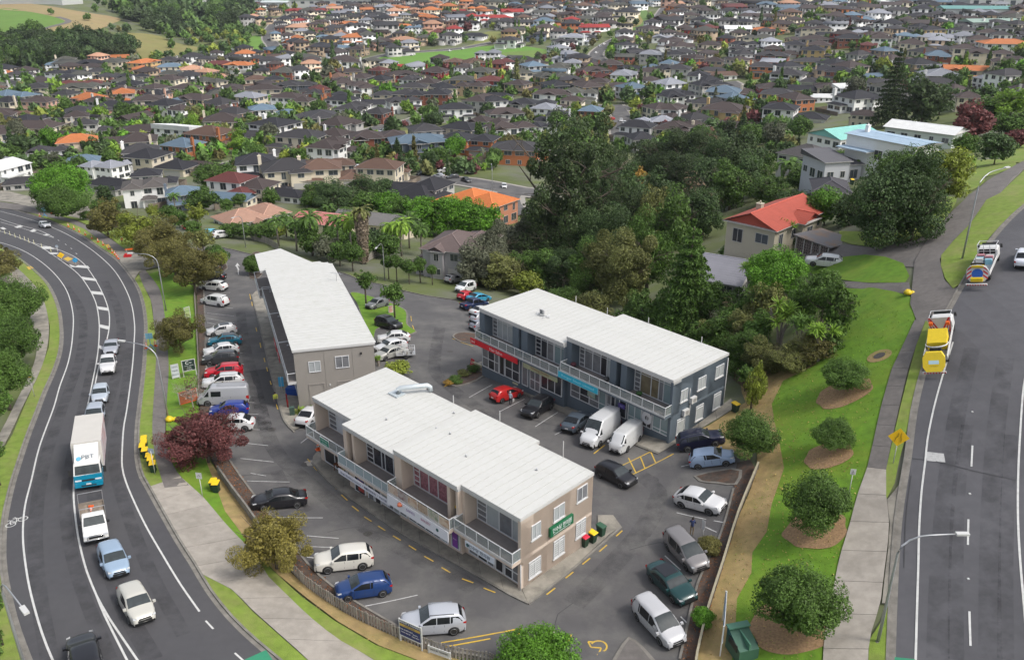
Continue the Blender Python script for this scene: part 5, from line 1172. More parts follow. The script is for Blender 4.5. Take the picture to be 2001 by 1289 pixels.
b = MB(); b.add([(4.1,-.95,2.46),(4.1,.95,2.46),(2.45,.98,3.65),(2.45,-.98,3.65),(2.45,-1.0,2.46),(2.45,1.0,2.46),(3.5,-.97,3.0),(3.5,.97,3.0)], [(0,1,7,6),(6,7,2,3),(0,6,3,4),(1,5,2,7),(3,2,5,4)]); sp_ = b.build('wind_deflector', M_pw, t)
lettering('PBT', .55, mat('letters_slate', (.08,.11,.14), .5), sp_, (3.82,.12,2.94), (0,1,0), Vector((-.6,0,.54)), width=1.0)
b = MB(); b.lathe([(.2,0),(.2,.015)], 14); o = b.build('logo', mat('logo_blue', (.10,.35,.50), .5), sp_); o.location = (3.78,-.62,2.82); o.rotation_euler = (0, .73, 0)
wheelset(t, (3.6,-2.6), .95, .45)
# flat-deck ute
t = on_road((190,1067), (182,1011), 5.4, 'flat_deck_ute', 'white single-cab ute with a flat wooden deck carrying an orange cone', 'ute')
sp_ = car_meshes('ute')
b = MB(); b.box(-2.7,-.93,.92,.0,.93,1.0); b.box(-2.7,-.95,1.0,-2.66,.95,1.25); b.box(-2.66,-.95,1.0,-.04,-.91,1.25); b.box(-2.66,.91,1.0,-.04,.95,1.25); dk = b.build('deck', mat('grey_timber', (.20,.17,.14), .9, var=.3, scale=3), t)
for k in range(9): q = MB(); q.box(-2.64,-.9+k*.2,1.0,-.06,-.9+k*.2+.18,1.02); q.build('deck_board', mat('deck_board', (.22,.18,.14), .9, var=.3, scale=4, rand=.2), dk)
b = MB(); b.box(-.06,-.93,1.0,-.02,-.89,2.0); b.box(-.06,.89,1.0,-.02,.93,2.0); b.box(-.06,-.93,1.96,-.02,.93,2.0)
b.box(-2.72,-.93,1.0,-2.68,-.89,2.1); b.box(-2.72,.89,1.0,-2.68,.93,2.1); b.box(-2.72,-.93,2.06,-2.68,.93,2.1); b.build('headboard', M_steel, t)
b = MB(); b.box(-2.6,-.4,.5,2.3,.4,.9); b.build('chassis', M_under, t)
sil = [(0,.62),(.0,1.12),(.15,1.72),(.55,1.80),(.95,1.74),(1.55,1.20),(2.45,1.06),(2.68,.9),(2.70,.5),(2.3,.45),(2.2,.8),(1.95,.9),(1.6,.8),(1.45,.42),(0,.42)]
b = MB(); b.prism([(x, z) for x, z in sil], -.88, .88); b.v = [(x, y*(1-.13*max(0, z-1.1)), z) for x, z, y in b.v]; cb_ = b.build('cab', M_pw, t)
bm = bmesh.new(); bm.from_mesh(cb_.data); bmesh.ops.recalc_face_normals(bm, faces=bm.faces); bmesh.ops.bevel(bm, geom=list(bm.edges), offset=.05, segments=2, affect='EDGES'); bm.to_mesh(cb_.data); bm.free()
b = MB(); flat(b, [(1.56,-.78,1.225),(1.56,.78,1.225),(1.0,.70,1.73),(1.0,-.70,1.73)]); b.build('windscreen', M_wshield, t)
for s_ in (-1, 1):
    P_ = [(.2,s_*.888,1.16),(1.35,s_*.888,1.16),(.95,s_*.83,1.66),(.25,s_*.83,1.66)]; b = MB(); flat(b, P_ if s_ < 0 else P_[::-1]); b.build('side_window', M_cglass, t)
    b = MB(); b.box(2.6,min(s_*.55,s_*.86),.82,2.71,max(s_*.55,s_*.86),.98); b.build('headlight', M_head, t)
    b = MB(); b.box(1.2,min(s_*.9,s_*1.1),1.15,1.35,max(s_*.9,s_*1.1),1.32); b.build('mirror', M_black, t)
b = MB(); b.tube([(2.78,-.6,.55),(2.85,-.6,.95),(2.85,.6,.95),(2.78,.6,.55)], .035, 8); b.tube([(2.82,-.85,.62),(2.82,.85,.62)], .04, 8); b.build('bull_bar', M_chrome, t)
b = MB(); b.box(2.69,-.5,.68,2.72,.5,.95); b.build('grille', M_black, t)
wheelset(t, (1.9,-1.6), .78, .38, .24)
# truck-mounted attenuators on the right road
M_saf = mat('safety_yellow', (.66,.48,.015), .5, var=.08, scale=3); M_red = mat('signal_red', (.50,.015,.02), .5); M_orange = mat('safety_orange', (.75,.13,.02), .5)
def chevrons(par, x, w_, z0, z1, n=6):
    """red and white sloping bars on a rear-facing board"""
    b = MB(); b.box(x-.01,-w_/2,z0,x,w_/2,z1); bd = b.build('chevron_board', M_trim, par)
    for s_ in (-1, 1):
        for k in range(n//2):
            y = k*w_/n; dy = w_/n*.5; h = z1-z0
            P_ = [(y,z0),(y+dy,z0),(min(w_/2,y+dy+h*.5),z1),(min(w_/2,y+h*.5),z1)]
            q = MB(); q.add([(x-.018, s_*a, c) for a, c in P_], [(0,1,2,3) if s_ < 0 else (3,2,1,0)]); q.build('red_stripe', M_red, bd)
def attenuator(front, rear, label, blue):
    M_cab = M_pw if blue else M_pw; t = on_road(front, rear, 10.2, 'attenuator_truck', label, 'road works truck', at_front=False); t.scale = (.84,.84,.84)
    b = MB(); b.box(2.9,-1.1,.6,4.7,1.1,2.0); cab_ = b.build('cab', M_pw, t)
    bm = bmesh.new(); bm.from_mesh(cab_.data); bmesh.ops.bevel(bm, geom=list(bm.edges), offset=.14, segments=3, affect='EDGES'); bm.to_mesh(cab_.data); bm.free()
    b = MB(); b.box(2.68,-.9,1.5,2.7,.9,2.1); b.build('rear_window', M_cglass, t)
    b = MB(); flat(b, [(5.01,-.95,1.35),(5.01,.95,1.35),(4.99,.9,2.1),(4.99,-.9,2.1)]); b.build('windscreen', M_wshield, t)
    for s_ in (-1, 1):
        b = MB(); b.box(4.7,min(s_*1.15,s_*1.4),1.5,4.8,max(s_*1.15,s_*1.4),2.0); b.build('mirror', M_black, t)
    b = MB(); b.box(-3.6,-.45,.55,4.6,.45,.9); b.build('chassis', M_under, t)
    b = MB(); b.box(-3.2,-1.15,.9,2.5,1.15,1.05); dk = b.build('deck', M_steel, t)
    for s_ in (-1, 1):
        b = MB(); b.box(-3.2,s_*1.15-.03,1.05,2.5,s_*1.15+.03,1.5); b.build('side_board', M_pw, dk)
    b = MB()      # roof rack and headboard
    for y in (-1.05,-.35,.35,1.05): b.bar((2.5,y,1.05),(2.5,y,2.75),.06)
    for z in (1.9,2.35,2.75): b.bar((2.5,-1.08,z),(2.5,1.08,z),.05)
    for y in (-1.05,1.05): b.bar((2.5,y,2.75),(4.3,y,2.6),.05)
    b.bar((4.3,-1.05,2.6),(4.3,1.05,2.6),.05); b.build('rack', M_alu, t)
    # the folded crash cushion: yellow boxes on a frame
    if not blue:
        chevrons(t, 2.3, 2.3, 1.05, 2.9)
        for s_ in (-1, 1):
            b = MB(); b.box(1.75,s_*.85-.18,2.2,2.1,s_*.85+.18,2.55); b.build('amber_lamp', M_orange, t)
        b = MB(); b.add([(-1.4,-.95,2.0),(.7,-.95,2.5),(.7,.95,2.5),(-1.4,.95,2.0),(-1.4,-.95,1.1),(.7,-.95,1.1),(.7,.95,1.1),(-1.4,.95,1.1)], [(0,3,2,1),(4,5,6,7),(0,1,5,4),(1,2,6,5),(2,3,7,6),(3,0,4,7)]); b.build('crash_cushion', M_saf, t)
        b = MB(); b.box(-2.5,-.55,1.2,-1.95,.55,1.9); b.build('arrow_board', M_black, t)
        b = MB(); b.tube([(-1.2+1.25*math.cos(a), 1.1*math.sin(a), 1.75-.35*math.cos(a)) for a in [2*math.pi*k/20 for k in range(21)]], .06, 6); b.build('hoop_frame', M_alu, t)
        n = 8; P_ = [(-.75,.0),(.75,.0),(1.08,.35),(1.08,1.0),(.75,1.35),(-.75,1.35),(-1.08,1.0),(-1.08,.35)]
        b = MB(); P_ = [(y, z*1.5) for y, z in P_]; b.add([(-5.15+z*.7, y, .75+z*.75) for y, z in P_]+[(-4.85+z*.7, y, .75+z*.75) for y, z in P_], [tuple(range(n))[::-1], tuple(range(n,2*n))]+[(i,(i+1)%n,(i+1)%n+n,i+n) for i in range(n)]); bd = b.build('yellow_board', M_saf, t)
        up_ = Vector((.7,0,.75)).normalized()
        c0 = Vector((-5.15+1.0*.7,0,.75+1.0*.75))
        q = MB(); q.add([tuple(c0+Vector((0,y,0))+up_*z+Vector((-.012,0,.012))) for y, z in ((-.5,-.2),(.5,-.2),(.5,.2),(-.5,.2))], [(3,2,1,0)]); q.build('decal', mat('decal_pale', (.45,.62,.66), .5), bd)
        lettering('TRUCK', .17, M_black, bd, c0+Vector((-.0,-.18,0))+up_*.07, (0,-1,0), up_); lettering('RIGHT LANE', .12, M_black, bd, c0+Vector((0,-.18,0))-up_*.1, (0,-1,0), up_)
        lettering('FOR TRAFFIC', .14, mat('letters_ochre', (.35,.2,.01), .6), bd, c0-up_*.42, (0,-1,0), up_)
        b = MB(); b.box(-5.1,-1.15,.5,-4.95,1.15,.68); bb = b.build('bumper', M_trim, t)
    else:
        n = 8; P_ = [(-.8,.0),(.8,.0),(1.15,.45),(1.15,1.3),(.8,1.75),(-.8,1.75),(-1.15,1.3),(-1.15,.45)]
        b = MB(); b.add([(-4.4+z*.45, y, .75+z*1.0) for y, z in P_]+[(-4.3+z*.45, y, .75+z*1.0) for y, z in P_], [tuple(range(n))[::-1], tuple(range(n,2*n))]+[(i,(i+1)%n,(i+1)%n+n,i+n) for i in range(n)]); bd = b.build('rear_board', M_trim, t)
        for s_ in (-1, 1):
            for k in range(3):
                z = .35+k*.45; Q = [(s_*.62,z+.25),(s_*1.13,z-.1),(s_*1.13,z+.1),(s_*.62,z+.45)]
                q = MB(); q.add([(-4.4+c*.45-.015, a, .75+c) for a, c in Q], [(0,1,2,3) if s_ > 0 else (3,2,1,0)]); q.build('red_stripe', M_red, bd)
        q = MB(); m_ = 20; q.add([(-4.4+(.85+.55*math.sin(a))*.45-.03, .62*math.cos(a), .75+.85+.55*math.sin(a)) for a in [6.2832*k/m_ for k in range(m_)]], [tuple(range(m_))]); q.build('blue_disc', mat('sign_blue', (.01,.09,.42), .5), bd)
        b = MB(); b.box(-4.75,-.65,.85,-4.25,.65,1.25); b.build('crash_cushion', M_saf, t)
        b = MB(); b.box(-3.95,-.65,2.35,-3.4,.65,2.55); b.build('crash_cushion', M_saf, t)
        b = MB(); b.box(-3.5,-.75,2.2,-3.3,.75,2.75); b.build('arrow_board', M_black, t)
        b = MB(); b.tube([(-3.9,1.2*math.cos(a),1.75+.95*math.sin(a)) for a in [2*math.pi*k/20 for k in range(21)]], .05, 6); b.build('hoop_frame', M_alu, t)
        for k in range(6):
            b = MB(); x, y = .2+.55*(k//2), -.5+1.0*(k%2); b.box(x,y-.4,1.05,x+.42,y+.4,1.7+.1*(k%3)); b.build('sign_stack', [mat('pale_blue_frame', (.25,.50,.60), .5), M_trim, mat('pinkish', (.45,.20,.22), .5)][k%3], t)
        b = MB(); b.box(-5.1,-1.15,.5,-4.8,1.15,.68); b.build('bumper', M_trim, t)
    for k in range(8):
        q = MB(); q.box(-5.125,-1.12+k*.28,.52,-5.11,-1.12+k*.28+.14,.66); q.build('red_stripe', M_red, t)
    wheelset(t, (4.0,-2.0), .95, .46)
    return t
attenuator((1848,655), (1816,752), 'road works truck with yellow rear board, nearer of the two on the right', False)
attenuator((1936,510), (1901,575), 'road works truck with blue disc and yellow rear, farther up the right road', True)
# cage trailer
p = G(793,698); t = empty('cage_trailer', (p.x, p.y, tz(p.x, p.y)+Z_R), math.radians(10), 'grey mesh cage trailer full of junk behind the silver-grey saloon', 'trailer', normal=gnormal(p.x, p.y))
b = MB(); b.box(-1.2,-.75,.45,1.2,.75,.55); b.bar((-1.2,0,.5),(-2.1,0,.5),.08); b.build('chassis', M_steel, t)
b = MB()
for z in (.6,.85,1.1,1.4):
    for s_ in (-1,1): b.bar((-1.2,s_*.75,z),(1.2,s_*.75,z),.035); b.bar((s_*1.2,-.75,z),(s_*1.2,.75,z),.035)
for k in range(9):
    x = -1.2+k*.3
    for s_ in (-1,1): b.bar((x,s_*.75,.5),(x,s_*.75,1.42),.03)
b.build('cage', M_alu, t)
for k in range(10):
    q = MB(); x, y = rnd.uniform(-.95,.8), rnd.uniform(-.5,.4); q.box(x,y,.55,x+rnd.uniform(.2,.5),y+rnd.uniform(.2,.4),.55+rnd.uniform(.2,.6)); q.build('junk', mat('junk_%d' % (k%4), [(.3,.28,.25),(.05,.05,.05),(.5,.5,.48),(.3,.2,.1)][k%4], .7), t)
wheelset(t, (0,), .85, .3, .2)
# ================================================================== STREET FURNITURE
def pole_thing(base, top_uv, arm_uv, h, name, label, dark=False, group=None):
    p = G(*base); t = empty(name, p, 0, label, 'street light', group)
    # arm direction from the sighted lamp position at the lamp's height
    def atz(u, v, z): a, b_, c = ray(u, v); k = (z-HC)/c; return Vector((a*k, b_*k, z))
    z = p.z+h; q = atz(*arm_uv, z); d = Vector((q.x-p.x, q.y-p.y, 0)); L = min(4.5, max(1.5, d.length)); d.normalize()
    P_ = [Vector((0,0,0)), Vector((0,0,h*.45)), Vector((0,0,h*.82))]+[d*(L*.5*(1-math.cos(a)))+Vector((0,0,h*.82+h*.16*math.sin(a))) for a in (.4,.8,1.2,1.5)]+[d*L+Vector((0,0,h*.995))]
    mb = MB(); mb.tube(P_, [.11,.09,.075,.06,.055,.05,.045,.04], 8); mb.build('pole', M_steel, t)
    b = MB(); b.box(-.35,-.14,-.07,.42,.14,.06); o = b.build('lamp_head', M_trim, t); o.location = P_[-1]; o.rotation_euler = (0, 0, math.atan2(d.y, d.x))
    b = MB(); b.box(-.3,-.1,-.09,.2,.1,-.071); g = b.build('lamp_glass', M_head, o)
    b = MB(); b.lathe([(.2,0),(.2,.05),(.12,.12)], 10); b.build('base', M_kerb, t)
    return t
pole_thing((325,608),(297,505),(255,494),9.5,'street_lamp','curved-arm street lamp leaning over the left road bend')
pole_thing((330,822),(300,700),(238,665),9.0,'street_lamp','street lamp with its foot by the yellow bag beside the left footpath')
pole_thing((1715,1255),(1755,1050),(1880,1041),8.6,'street_lamp','tall street lamp rising from the driveway corner on the right')
pole_thing((1880,507),(1900,340),(1968,326),9.8,'street_lamp','street lamp by the upper right road verge')
pole_thing((752,547),(745,490),(735,484),7.5,'street_lamp','street lamp on the lawn before the two-storey grey house')
pole_thing((480,483),(473,432),(455,425),7.0,'street_lamp','street lamp near the salmon tiled house')
pole_thing((60,1340),(80,1289),(105,1268),8.8,'street_lamp','street lamp whose head pokes in at the bottom left corner')
pole_thing((962,375),(962,315),(958,308),8.0,'street_lamp','thin lamp post at the far cul-de-sac')
pole_thing((800,255),(800,238),(797,236),6.5,'street_lamp','distant lamp post at the dry grass field')
def sign_post(uv, h, board_w, board_h, draw, name, label, cat='sign', face=-90, m=None, shape='rect', pole_m=None):
    p = G(*uv); f = math.radians(face); t = empty(name, p, f+math.pi/2, label, cat)
    b = MB(); b.tube([(0,.03,0),(0,.03,h)], .035, 8); b.build('post', pole_m or M_trim, t)
    b = MB()
    if shape == 'diamond': w = board_w*.707; b.add([(0,-.02,h-w),(w,-.02,h),(0,-.02,h+w),(-w,-.02,h),(0,-.005,h-w),(w,-.005,h),(0,-.005,h+w),(-w,-.005,h)], [(0,1,2,3),(7,6,5,4),(0,4,5,1),(1,5,6,2),(2,6,7,3),(3,7,4,0)])
    elif shape == 'disc':
        n = 20; Q = [(board_w/2*math.cos(6.2832*k/n), h+board_w/2*math.sin(6.2832*k/n)) for k in range(n)]
        b.add([(x,-.02,z) for x, z in Q]+[(x,-.005,z) for x, z in Q], [tuple(range(n)), tuple(range(n,2*n))[::-1]])
    else: b.box(-board_w/2,-.02,h-board_h/2,board_w/2,-.005,h+board_h/2)
    bd = b.build('board', m or M_trim, t)
    if draw: draw(bd, h)
    return t
def stroke(par, pts, wd, m, y=-.03):
    b = MB()
    for a, c in zip(pts, pts[1:]): b.bar((a[0], y, a[1]), (c[0], y, c[1]), wd, .008)
    b.build('symbol', m, par)
M_sy = mat('sign_yellow', (.75,.46,.01), .5); M_sb = mat('sign_light_blue', (.03,.28,.50), .5)
sign_post((1745,907), 2.55, 1.15, 0, lambda b_, h: (stroke(b_, [(-.22,h-.4),(-.22,h-.1),(-.06,h+.12),(-.06,h+.42)], .08, M_black), stroke(b_, [(.22,h-.4),(.22,h-.1),(.16,h+.12),(.16,h+.42)], .08, M_black)), 'road_sign', 'yellow diamond lane-merge sign on the grass beside the right path', 'road sign', -105, M_sy, 'diamond')
sign_post((1659,965), 2.1, .42, .5, lambda b_, h: (stroke(b_, [(0,h+.15),(0,h+.02),(-.08,h-.1)], .05, M_black), stroke(b_, [(0,h+.02),(.08,h-.08)], .04, M_black), stroke(b_, [(-.12,h-.18),(.12,h-.18)], .04, M_black)), 'road_sign', 'small white walking and cycling sign at the lawn edge', 'road sign', -100)
sign_post((396,972), 2.3, .55, .6, lambda b_, h: stroke(b_, [(-.15,h-.1),(0,h+.1),(.15,h-.1)], .04, M_black), 'road_sign', 'small white sign beside the two yellow-lidded bins', 'road sign', -100)
sign_post((304,928), 2.6, .55, .5, None, 'road_sign', 'grey-backed sign rising among the row of yellow-lidded bins', 'road sign', 80, mat('sign_back', (.30,.36,.42), .6))
sign_post((68,776), 2.6, .45, .12, None, 'road_sign', 'thin white post with small yellow top beside the west path', 'road sign', -60, M_sy)
sign_post((122,513), 1.5, .9, 0, lambda b_, h: (stroke(b_, [(-.12,h-.25),(-.12,h+.25)], .08, M_black), stroke(b_, [(.12,h-.25),(.12,h+.25)], .08, M_black)), 'road_sign', 'yellow diamond sign on the splitter island', 'road sign', -55, M_sy, 'diamond')
sign_post((149,519), 1.1, .85, 0, lambda b_, h: stroke(b_, [(-.22,h+.15),(.2,h-.15)], .1, M_trim), 'road_sign', 'round blue keep-left sign on the splitter island', 'road sign', -70, mat('sign_cyan', (.01,.25,.50), .5), 'disc')
sign_post((115,500), 2.0, .6, 0, None, 'road_sign', 'grey back of a round sign behind the yellow diamond', 'road sign', 100, mat('sign_back', (.30,.36,.42), .6), 'disc')
sign_post((176,395), 9.0, .02, .02, None, 'power_pole', 'pale wooden power pole at the top left hedge', 'pole', -90, None, 'rect', mat('weathered_pole', (.3,.29,.27), .9))
sign_post((92,400), 5.5, .02, .02, None, 'power_pole', 'short pole beside the white house at the top left', 'pole', -90, None, 'rect', mat('weathered_pole', (.3,.29,.27), .9))
sign_post((1372,1052), 1.35, .35, .9, None, 'notice_board', 'narrow white notice board beside the grey-brown people mover', 'sign', -150)
# for-sale board and two other hoardings
def hoarding(u0, u1, h, z0, cols, label, letters, edge=M_trim, name='hoarding'):
    a, b = G(*u0), G(*u1); d = (b-a); L = d.xy.length; f = math.atan2(d.y, d.x); t = empty(name, a, f, label, 'sign')
    for x in (0, L): q = MB(); q.box(x-.05,-.03,-.3,x+.05,.05,h); q.build('post', M_trim, t)
    q = MB(); q.box(.05,-.05,z0,L-.05,-.02,h-.05); bd = q.build('board', cols[0], t)
    
    for e0, e1 in ((z0-.08, z0), (h-.06, h+.02)): q = MB(); q.box(0,-.07,e0,L,-.02,e1); q.build('frame', edge, t)

    for fx, fz, txt, sz, m in letters: lettering(txt, sz, m, bd, (L*fx, -.05, z0+(h-z0)*fz), (1,0,0), (0,0,1))
    if len(cols) > 1:
        q = MB(); q.box(.06,-.056,z0+(h-z0)*.60,L-.06,-.052,z0+(h-z0)*.76); q.build('band', cols[1], bd)
    return t
mtw = mat('letters_white', (.8,.8,.8), .5)
hoarding((783,1253),(825,1273),2.1,.75,(mat('navy_board', (.02,.03,.13), .5), mat('gold_band', (.50,.33,.08), .5)),'navy and gold for sale board in front of the picket fence',[(.5,.87,'BARFOOT & THOMPSON',.17,mtw),(.5,.68,'FOR SALE',.2,mat('letters_navy',(.05,.05,.1),.5)),(.3,.42,'RETAIL INVESTMENT',.13,mtw),(.3,.25,'Vendor says sell',.12,mtw),(.75,.35,'SHOP 4',.13,mtw),(.75,.2,'CALL NOW',.12,mtw)])
hoarding((838,1277),(880,1293),.8,.35,(M_trim,),'low white notice fixed on the picket fence',[(.5,.5,'SALE BY TENDER',.18,M_black)], name='notice')
hoarding((1407,1282),(1412,1212),2.6,1.2,(mat('pale_blue_board', (.12,.33,.60), .5),),'blue and white board seen edge-on by the right-hand fence',[(.5,.5,'BUILDERS',.3,mtw)])
hoarding((360,738),(385,735),2.3,.9,(mat('dark_green_board', (.015,.035,.03), .5),),'dark green board with a white C logo on the left bank',[(.5,.72,'C~',.6,mtw),(.5,.45,'COFFEE GARAGE',.14,mtw),(.5,.25,'THAI',.22,mtw),(.5,.08,'MASSAGE',.16,mtw)])
hoarding((338,742),(352,740),2.0,.3,(mat('white_print', (.55,.57,.62), .5),),'white and blue printed board left of the dark green one',[(.5,.8,'NAILS',.25,mat('letters_navy',(.05,.05,.1),.5)),(.5,.5,'HAIR',.28,mat('letters_navy',(.05,.05,.1),.5)),(.5,.2,'BEAUTY',.22,mat('letters_navy',(.05,.05,.1),.5))])
hoarding((352,792),(388,785),1.6,.15,(mat('orange_banner', (.48,.12,.05), .6, stain=(.40,.25,.20,.5), stscale=2),),'orange banner behind the bare shrub on the left bank',[(.5,.75,'MOTORHOMES',.24,mtw),(.5,.35,'OPEN',.3,mtw)], edge=M_orange, name='banner')
hoarding((361,652),(371,650),1.7,.3,(mat('white_print', (.55,.57,.62), .5),),'white board with a green corner by the left bank',[(.5,.7,'SUSHI',.2,mat('letters_green',(.02,.2,.08),.5)),(.5,.35,'LUNCH',.2,M_black)])
hoarding((363,624),(373,622),1.9,.3,(mat('yellow_green_print', (.40,.48,.22), .5),),'pale yellow-green board on the left bank',[(.5,.6,'GARDEN',.2,mat('letters_green',(.02,.2,.08),.5))])
hoarding((760,613),(768,612),1.3,.2,(mat('red_white_print', (.6,.3,.28), .5),),'small red and white board under the island tree',[(.5,.6,'FOR LEASE',.16,mtw)])
# wheelie bins
def bin_meshes():
    b = MB(); b.add([(-.22,-.26,.05),(.22,-.26,.05),(.22,.22,.05),(-.22,.22,.05),(-.28,-.34,.95),(.28,-.34,.95),(.28,.32,.95),(-.28,.32,.95)], [(0,3,2,1),(4,5,6,7),(0,1,5,4),(1,2,6,5),(2,3,7,6),(3,0,4,7)])
    for s_ in (-1, 1): b.tube([(s_*.16,.24,.1),(s_*.24,.24,.1)], .1, 10)
    l = MB(); l.add([(-.30,-.38,.95),(.30,-.38,.95),(.30,.36,.96),(-.30,.36,.96),(-.28,-.34,1.0),(.28,-.34,1.0),(.26,.30,1.07),(-.26,.30,1.07)], [(0,3,2,1),(4,5,6,7),(0,1,5,4),(1,2,6,5),(2,3,7,6),(3,0,4,7)]); l.tube([(-.25,.40,1.0),(.25,.40,1.0)], .03, 8)
    return b.mesh('bin_body', mat('bin_green', (.015,.04,.025), .6, objcol=True)), l.mesh('lid', mat('bin_lid', (.7,.45,.01), .5, objcol=True))
BB, BL = bin_meshes()
def wheelie(uv, label, lid=(.75,.50,.01), body=(.015,.04,.022), rz=0.0, group=None, z=None, s=1.0):
    p = G(*uv); t = empty('wheelie_bin', (p.x, p.y, p.z+.1 if z is None else z), rz, label, 'wheelie bin', group); t.scale = (s,s,s)
    link('bin_body', BB, t, color=body); link('lid', BL, t, color=lid); return t
g_ = 'yellow-lidded bins lined up on the left verge'
for i, (u_, v_) in enumerate(((284,873),(284,880),(281,888),(286,896),(294,907),(297,914),(301,923))):
    wheelie((u_, v_), 'yellow-lidded green bin on the left verge, %s' % ['farthest of the row','second from the far end','third from the far end, leftmost','middle one of the row','just past the gap in the row','second from the near end','nearest of the row'][i], group=g_, rz=.3)
wheelie((419,958), 'yellow-lidded bin at the left wall, the farther of a pair'); wheelie((424,962), 'yellow-lidded bin at the left wall, the nearer of a pair')
wheelie((1141,1068), 'red-lidded bin at the end wall of the tan shops', lid=(.55,.02,.05), rz=.8); wheelie((1157,1060), 'yellow-lidded bin between red and green ones at the tan wall', rz=.8); wheelie((1174,1047), 'all-green bin at the tan end wall', lid=(.03,.09,.05), body=(.02,.06,.035), rz=.8)
wheelie((1436,806), 'yellow-lidded bin behind the blue-grey building', rz=.6); wheelie((1664,362), 'yellow-lidded bin beside the white house on the hill', s=1.2)
p = Vector((0, 0)); o = tan.matrix_basis.copy()
q = o @ Vector((-6.95, .3, 2.9)); t = empty('wheelie_bin', q, .5, 'yellow-lidded bin standing on the balcony of the tan shops', 'wheelie bin'); link('bin_body', BB, t, color=(.05,.055,.05)); link('lid', BL, t, color=(.75,.50,.01))
# green skip-like bin at the bottom right
p = G(1448,1276); t = empty('clothing_bin', p, .25, 'green metal donation bin at the bottom edge of the lawn', 'donation bin')
b = MB(); b.add([(-.7,-.9,0),(.7,-.9,0),(.7,.9,0),(-.7,.9,0),(-.7,-.9,1.1),(.7,-.9,1.1),(.7,.9,1.7),(-.7,.9,1.7)], [(0,3,2,1),(4,5,6,7),(0,1,5,4),(1,2,6,5),(2,3,7,6),(3,0,4,7)]); b.build('body', mat('bin_metal_green', (.05,.12,.085), .5, metal=.2), t)
b = MB(); b.box(-.78,.5,1.72,.78,1.0,1.8); b.box(-.05,-.9,1.12,.05,.5,1.62); b.build('lid', mat('bin_metal_green2', (.07,.18,.12), .5), t)
for s_ in (-1, 1): b = MB(); b.box(s_*.72-.03,-.6,.8,s_*.72+.03,.5,1.3); b.build('side_slot', M_black, t)
# traffic cones
def cone_meshes():
    b = MB(); b.box(-.2,-.2,0,.2,.2,.04); b.lathe([(.15,.04),(.10,.3),(.03,.72)], 12); w_ = MB(); w_.lathe([(.112,.28),(.085,.42)], 12); w_.lathe([(.07,.52),(.05,.62)], 12)
    return b.mesh('cone_body', M_orange), w_.mesh('white_band', M_trim)
CBm, CWm = cone_meshes()
def cone(uv, label, group=None, s=1.25, z=.1):
    p = G(*uv); t = empty('traffic_cone', (p.x, p.y, p.z+z), rnd.random(), label, 'traffic cone', group); t.scale = (s,s,s); link('cone_body', CBm, t); link('white_band', CWm, t); return t
cs = [(134,444),(145,449),(155,454),(167,460),(180,467),(192,474),(202,480),(213,488),(220,495),(225,499),(228,503),(231,507)]
for i, uv in enumerate(cs): cone(uv, 'orange cone on the bend verge, %s' % ['first of the line from the left','second from the left','third from the left','fourth from the left','fifth from the left','sixth, near the middle','seventh, beside the yellow mat','just right of the yellow mat','first of the tight cluster','second of the tight cluster','third of the tight cluster','last of the line by the driveway'][i], 'cones along the bend')
cone((78,424), 'orange cone left of the blue sign frame'); cone((100,418), 'orange cone right of the blue sign frame'); cone((287,682), 'orange cone left of the blue sign trestle by the verge'); cone((304,678), 'orange cone right of the blue sign trestle by the verge'); cone((622,880), 'orange cone outside the barber shop end of the tan shops')
q = G(183,1012); t = empty('traffic_cone', (q.x, q.y, q.z+1.1), 0, 'orange cone lying on the deck of the flat-deck ute', 'traffic cone'); t.rotation_euler = (1.5, .2, .4); link('cone_body', CBm, t); link('white_band', CWm, t)
def trestle(uv, label, s=1.0):
    p = G(*uv); t = empty('sign_trestle', (p.x, p.y, p.z+.1), .2, label, 'sign stand'); b = MB()
    for x, y in ((-.5,-.4),(.5,-.4),(-.5,.4),(.5,.4)): b.bar((x,y,0),(0,0,.7), .06)
    b.bar((0,0,.5),(0,0,2.3), .06); b.build('stand', M_sb, t); b = MB(); b.box(-.45,-.03,1.5,.45,.0,2.3); b.build('board', mat('sign_back2', (.20,.42,.55), .5), t); t.scale = (s,s,s)
trestle((88,424), 'blue folding sign frame between two cones at the far bend'); trestle((296,683), 'blue sign trestle between two cones on the left verge')
b_ = G(250,503); t = empty('barrier', b_, .2, 'red plastic barrier foot by the driveway mouth', 'barrier'); b = MB(); b.box(-.7,-.3,0,.7,.3,.55); b.box(-.5,-.2,.55,-.1,.2,.8); b.build('base', M_red, t)
b_ = G(262,492); t = empty('barrier', b_, .35, 'orange and white barrier board under the autumn trees', 'barrier'); b = MB(); b.box(-1.6,-.04,.5,1.6,.04,.8); b.build('plank', M_orange, t); b = MB(); b.bar((-1.3,-.3,0),(-1.3,0,.8),.05); b.bar((1.3,-.3,0),(1.3,0,.8),.05); b.build('leg', M_trim, t)
for uv, l_ in (((332,824),'yellow bag at the foot of the left street lamp'),((1773,577),'yellow sandbags beside the path end of the upper driveway')):
    p = G(*uv); t = empty('sandbag', (p.x, p.y, p.z+.1), 0, l_, 'sandbag'); b = MB(); b.lathe([(.1,0),(.42,.1),(.42,.35),(.2,.55)], 9); b.lathe([(.1,0),(.3,.1),(.28,.3),(.1,.4)], 8, (.5,.1,0)); b.build('bag', M_saf, t)
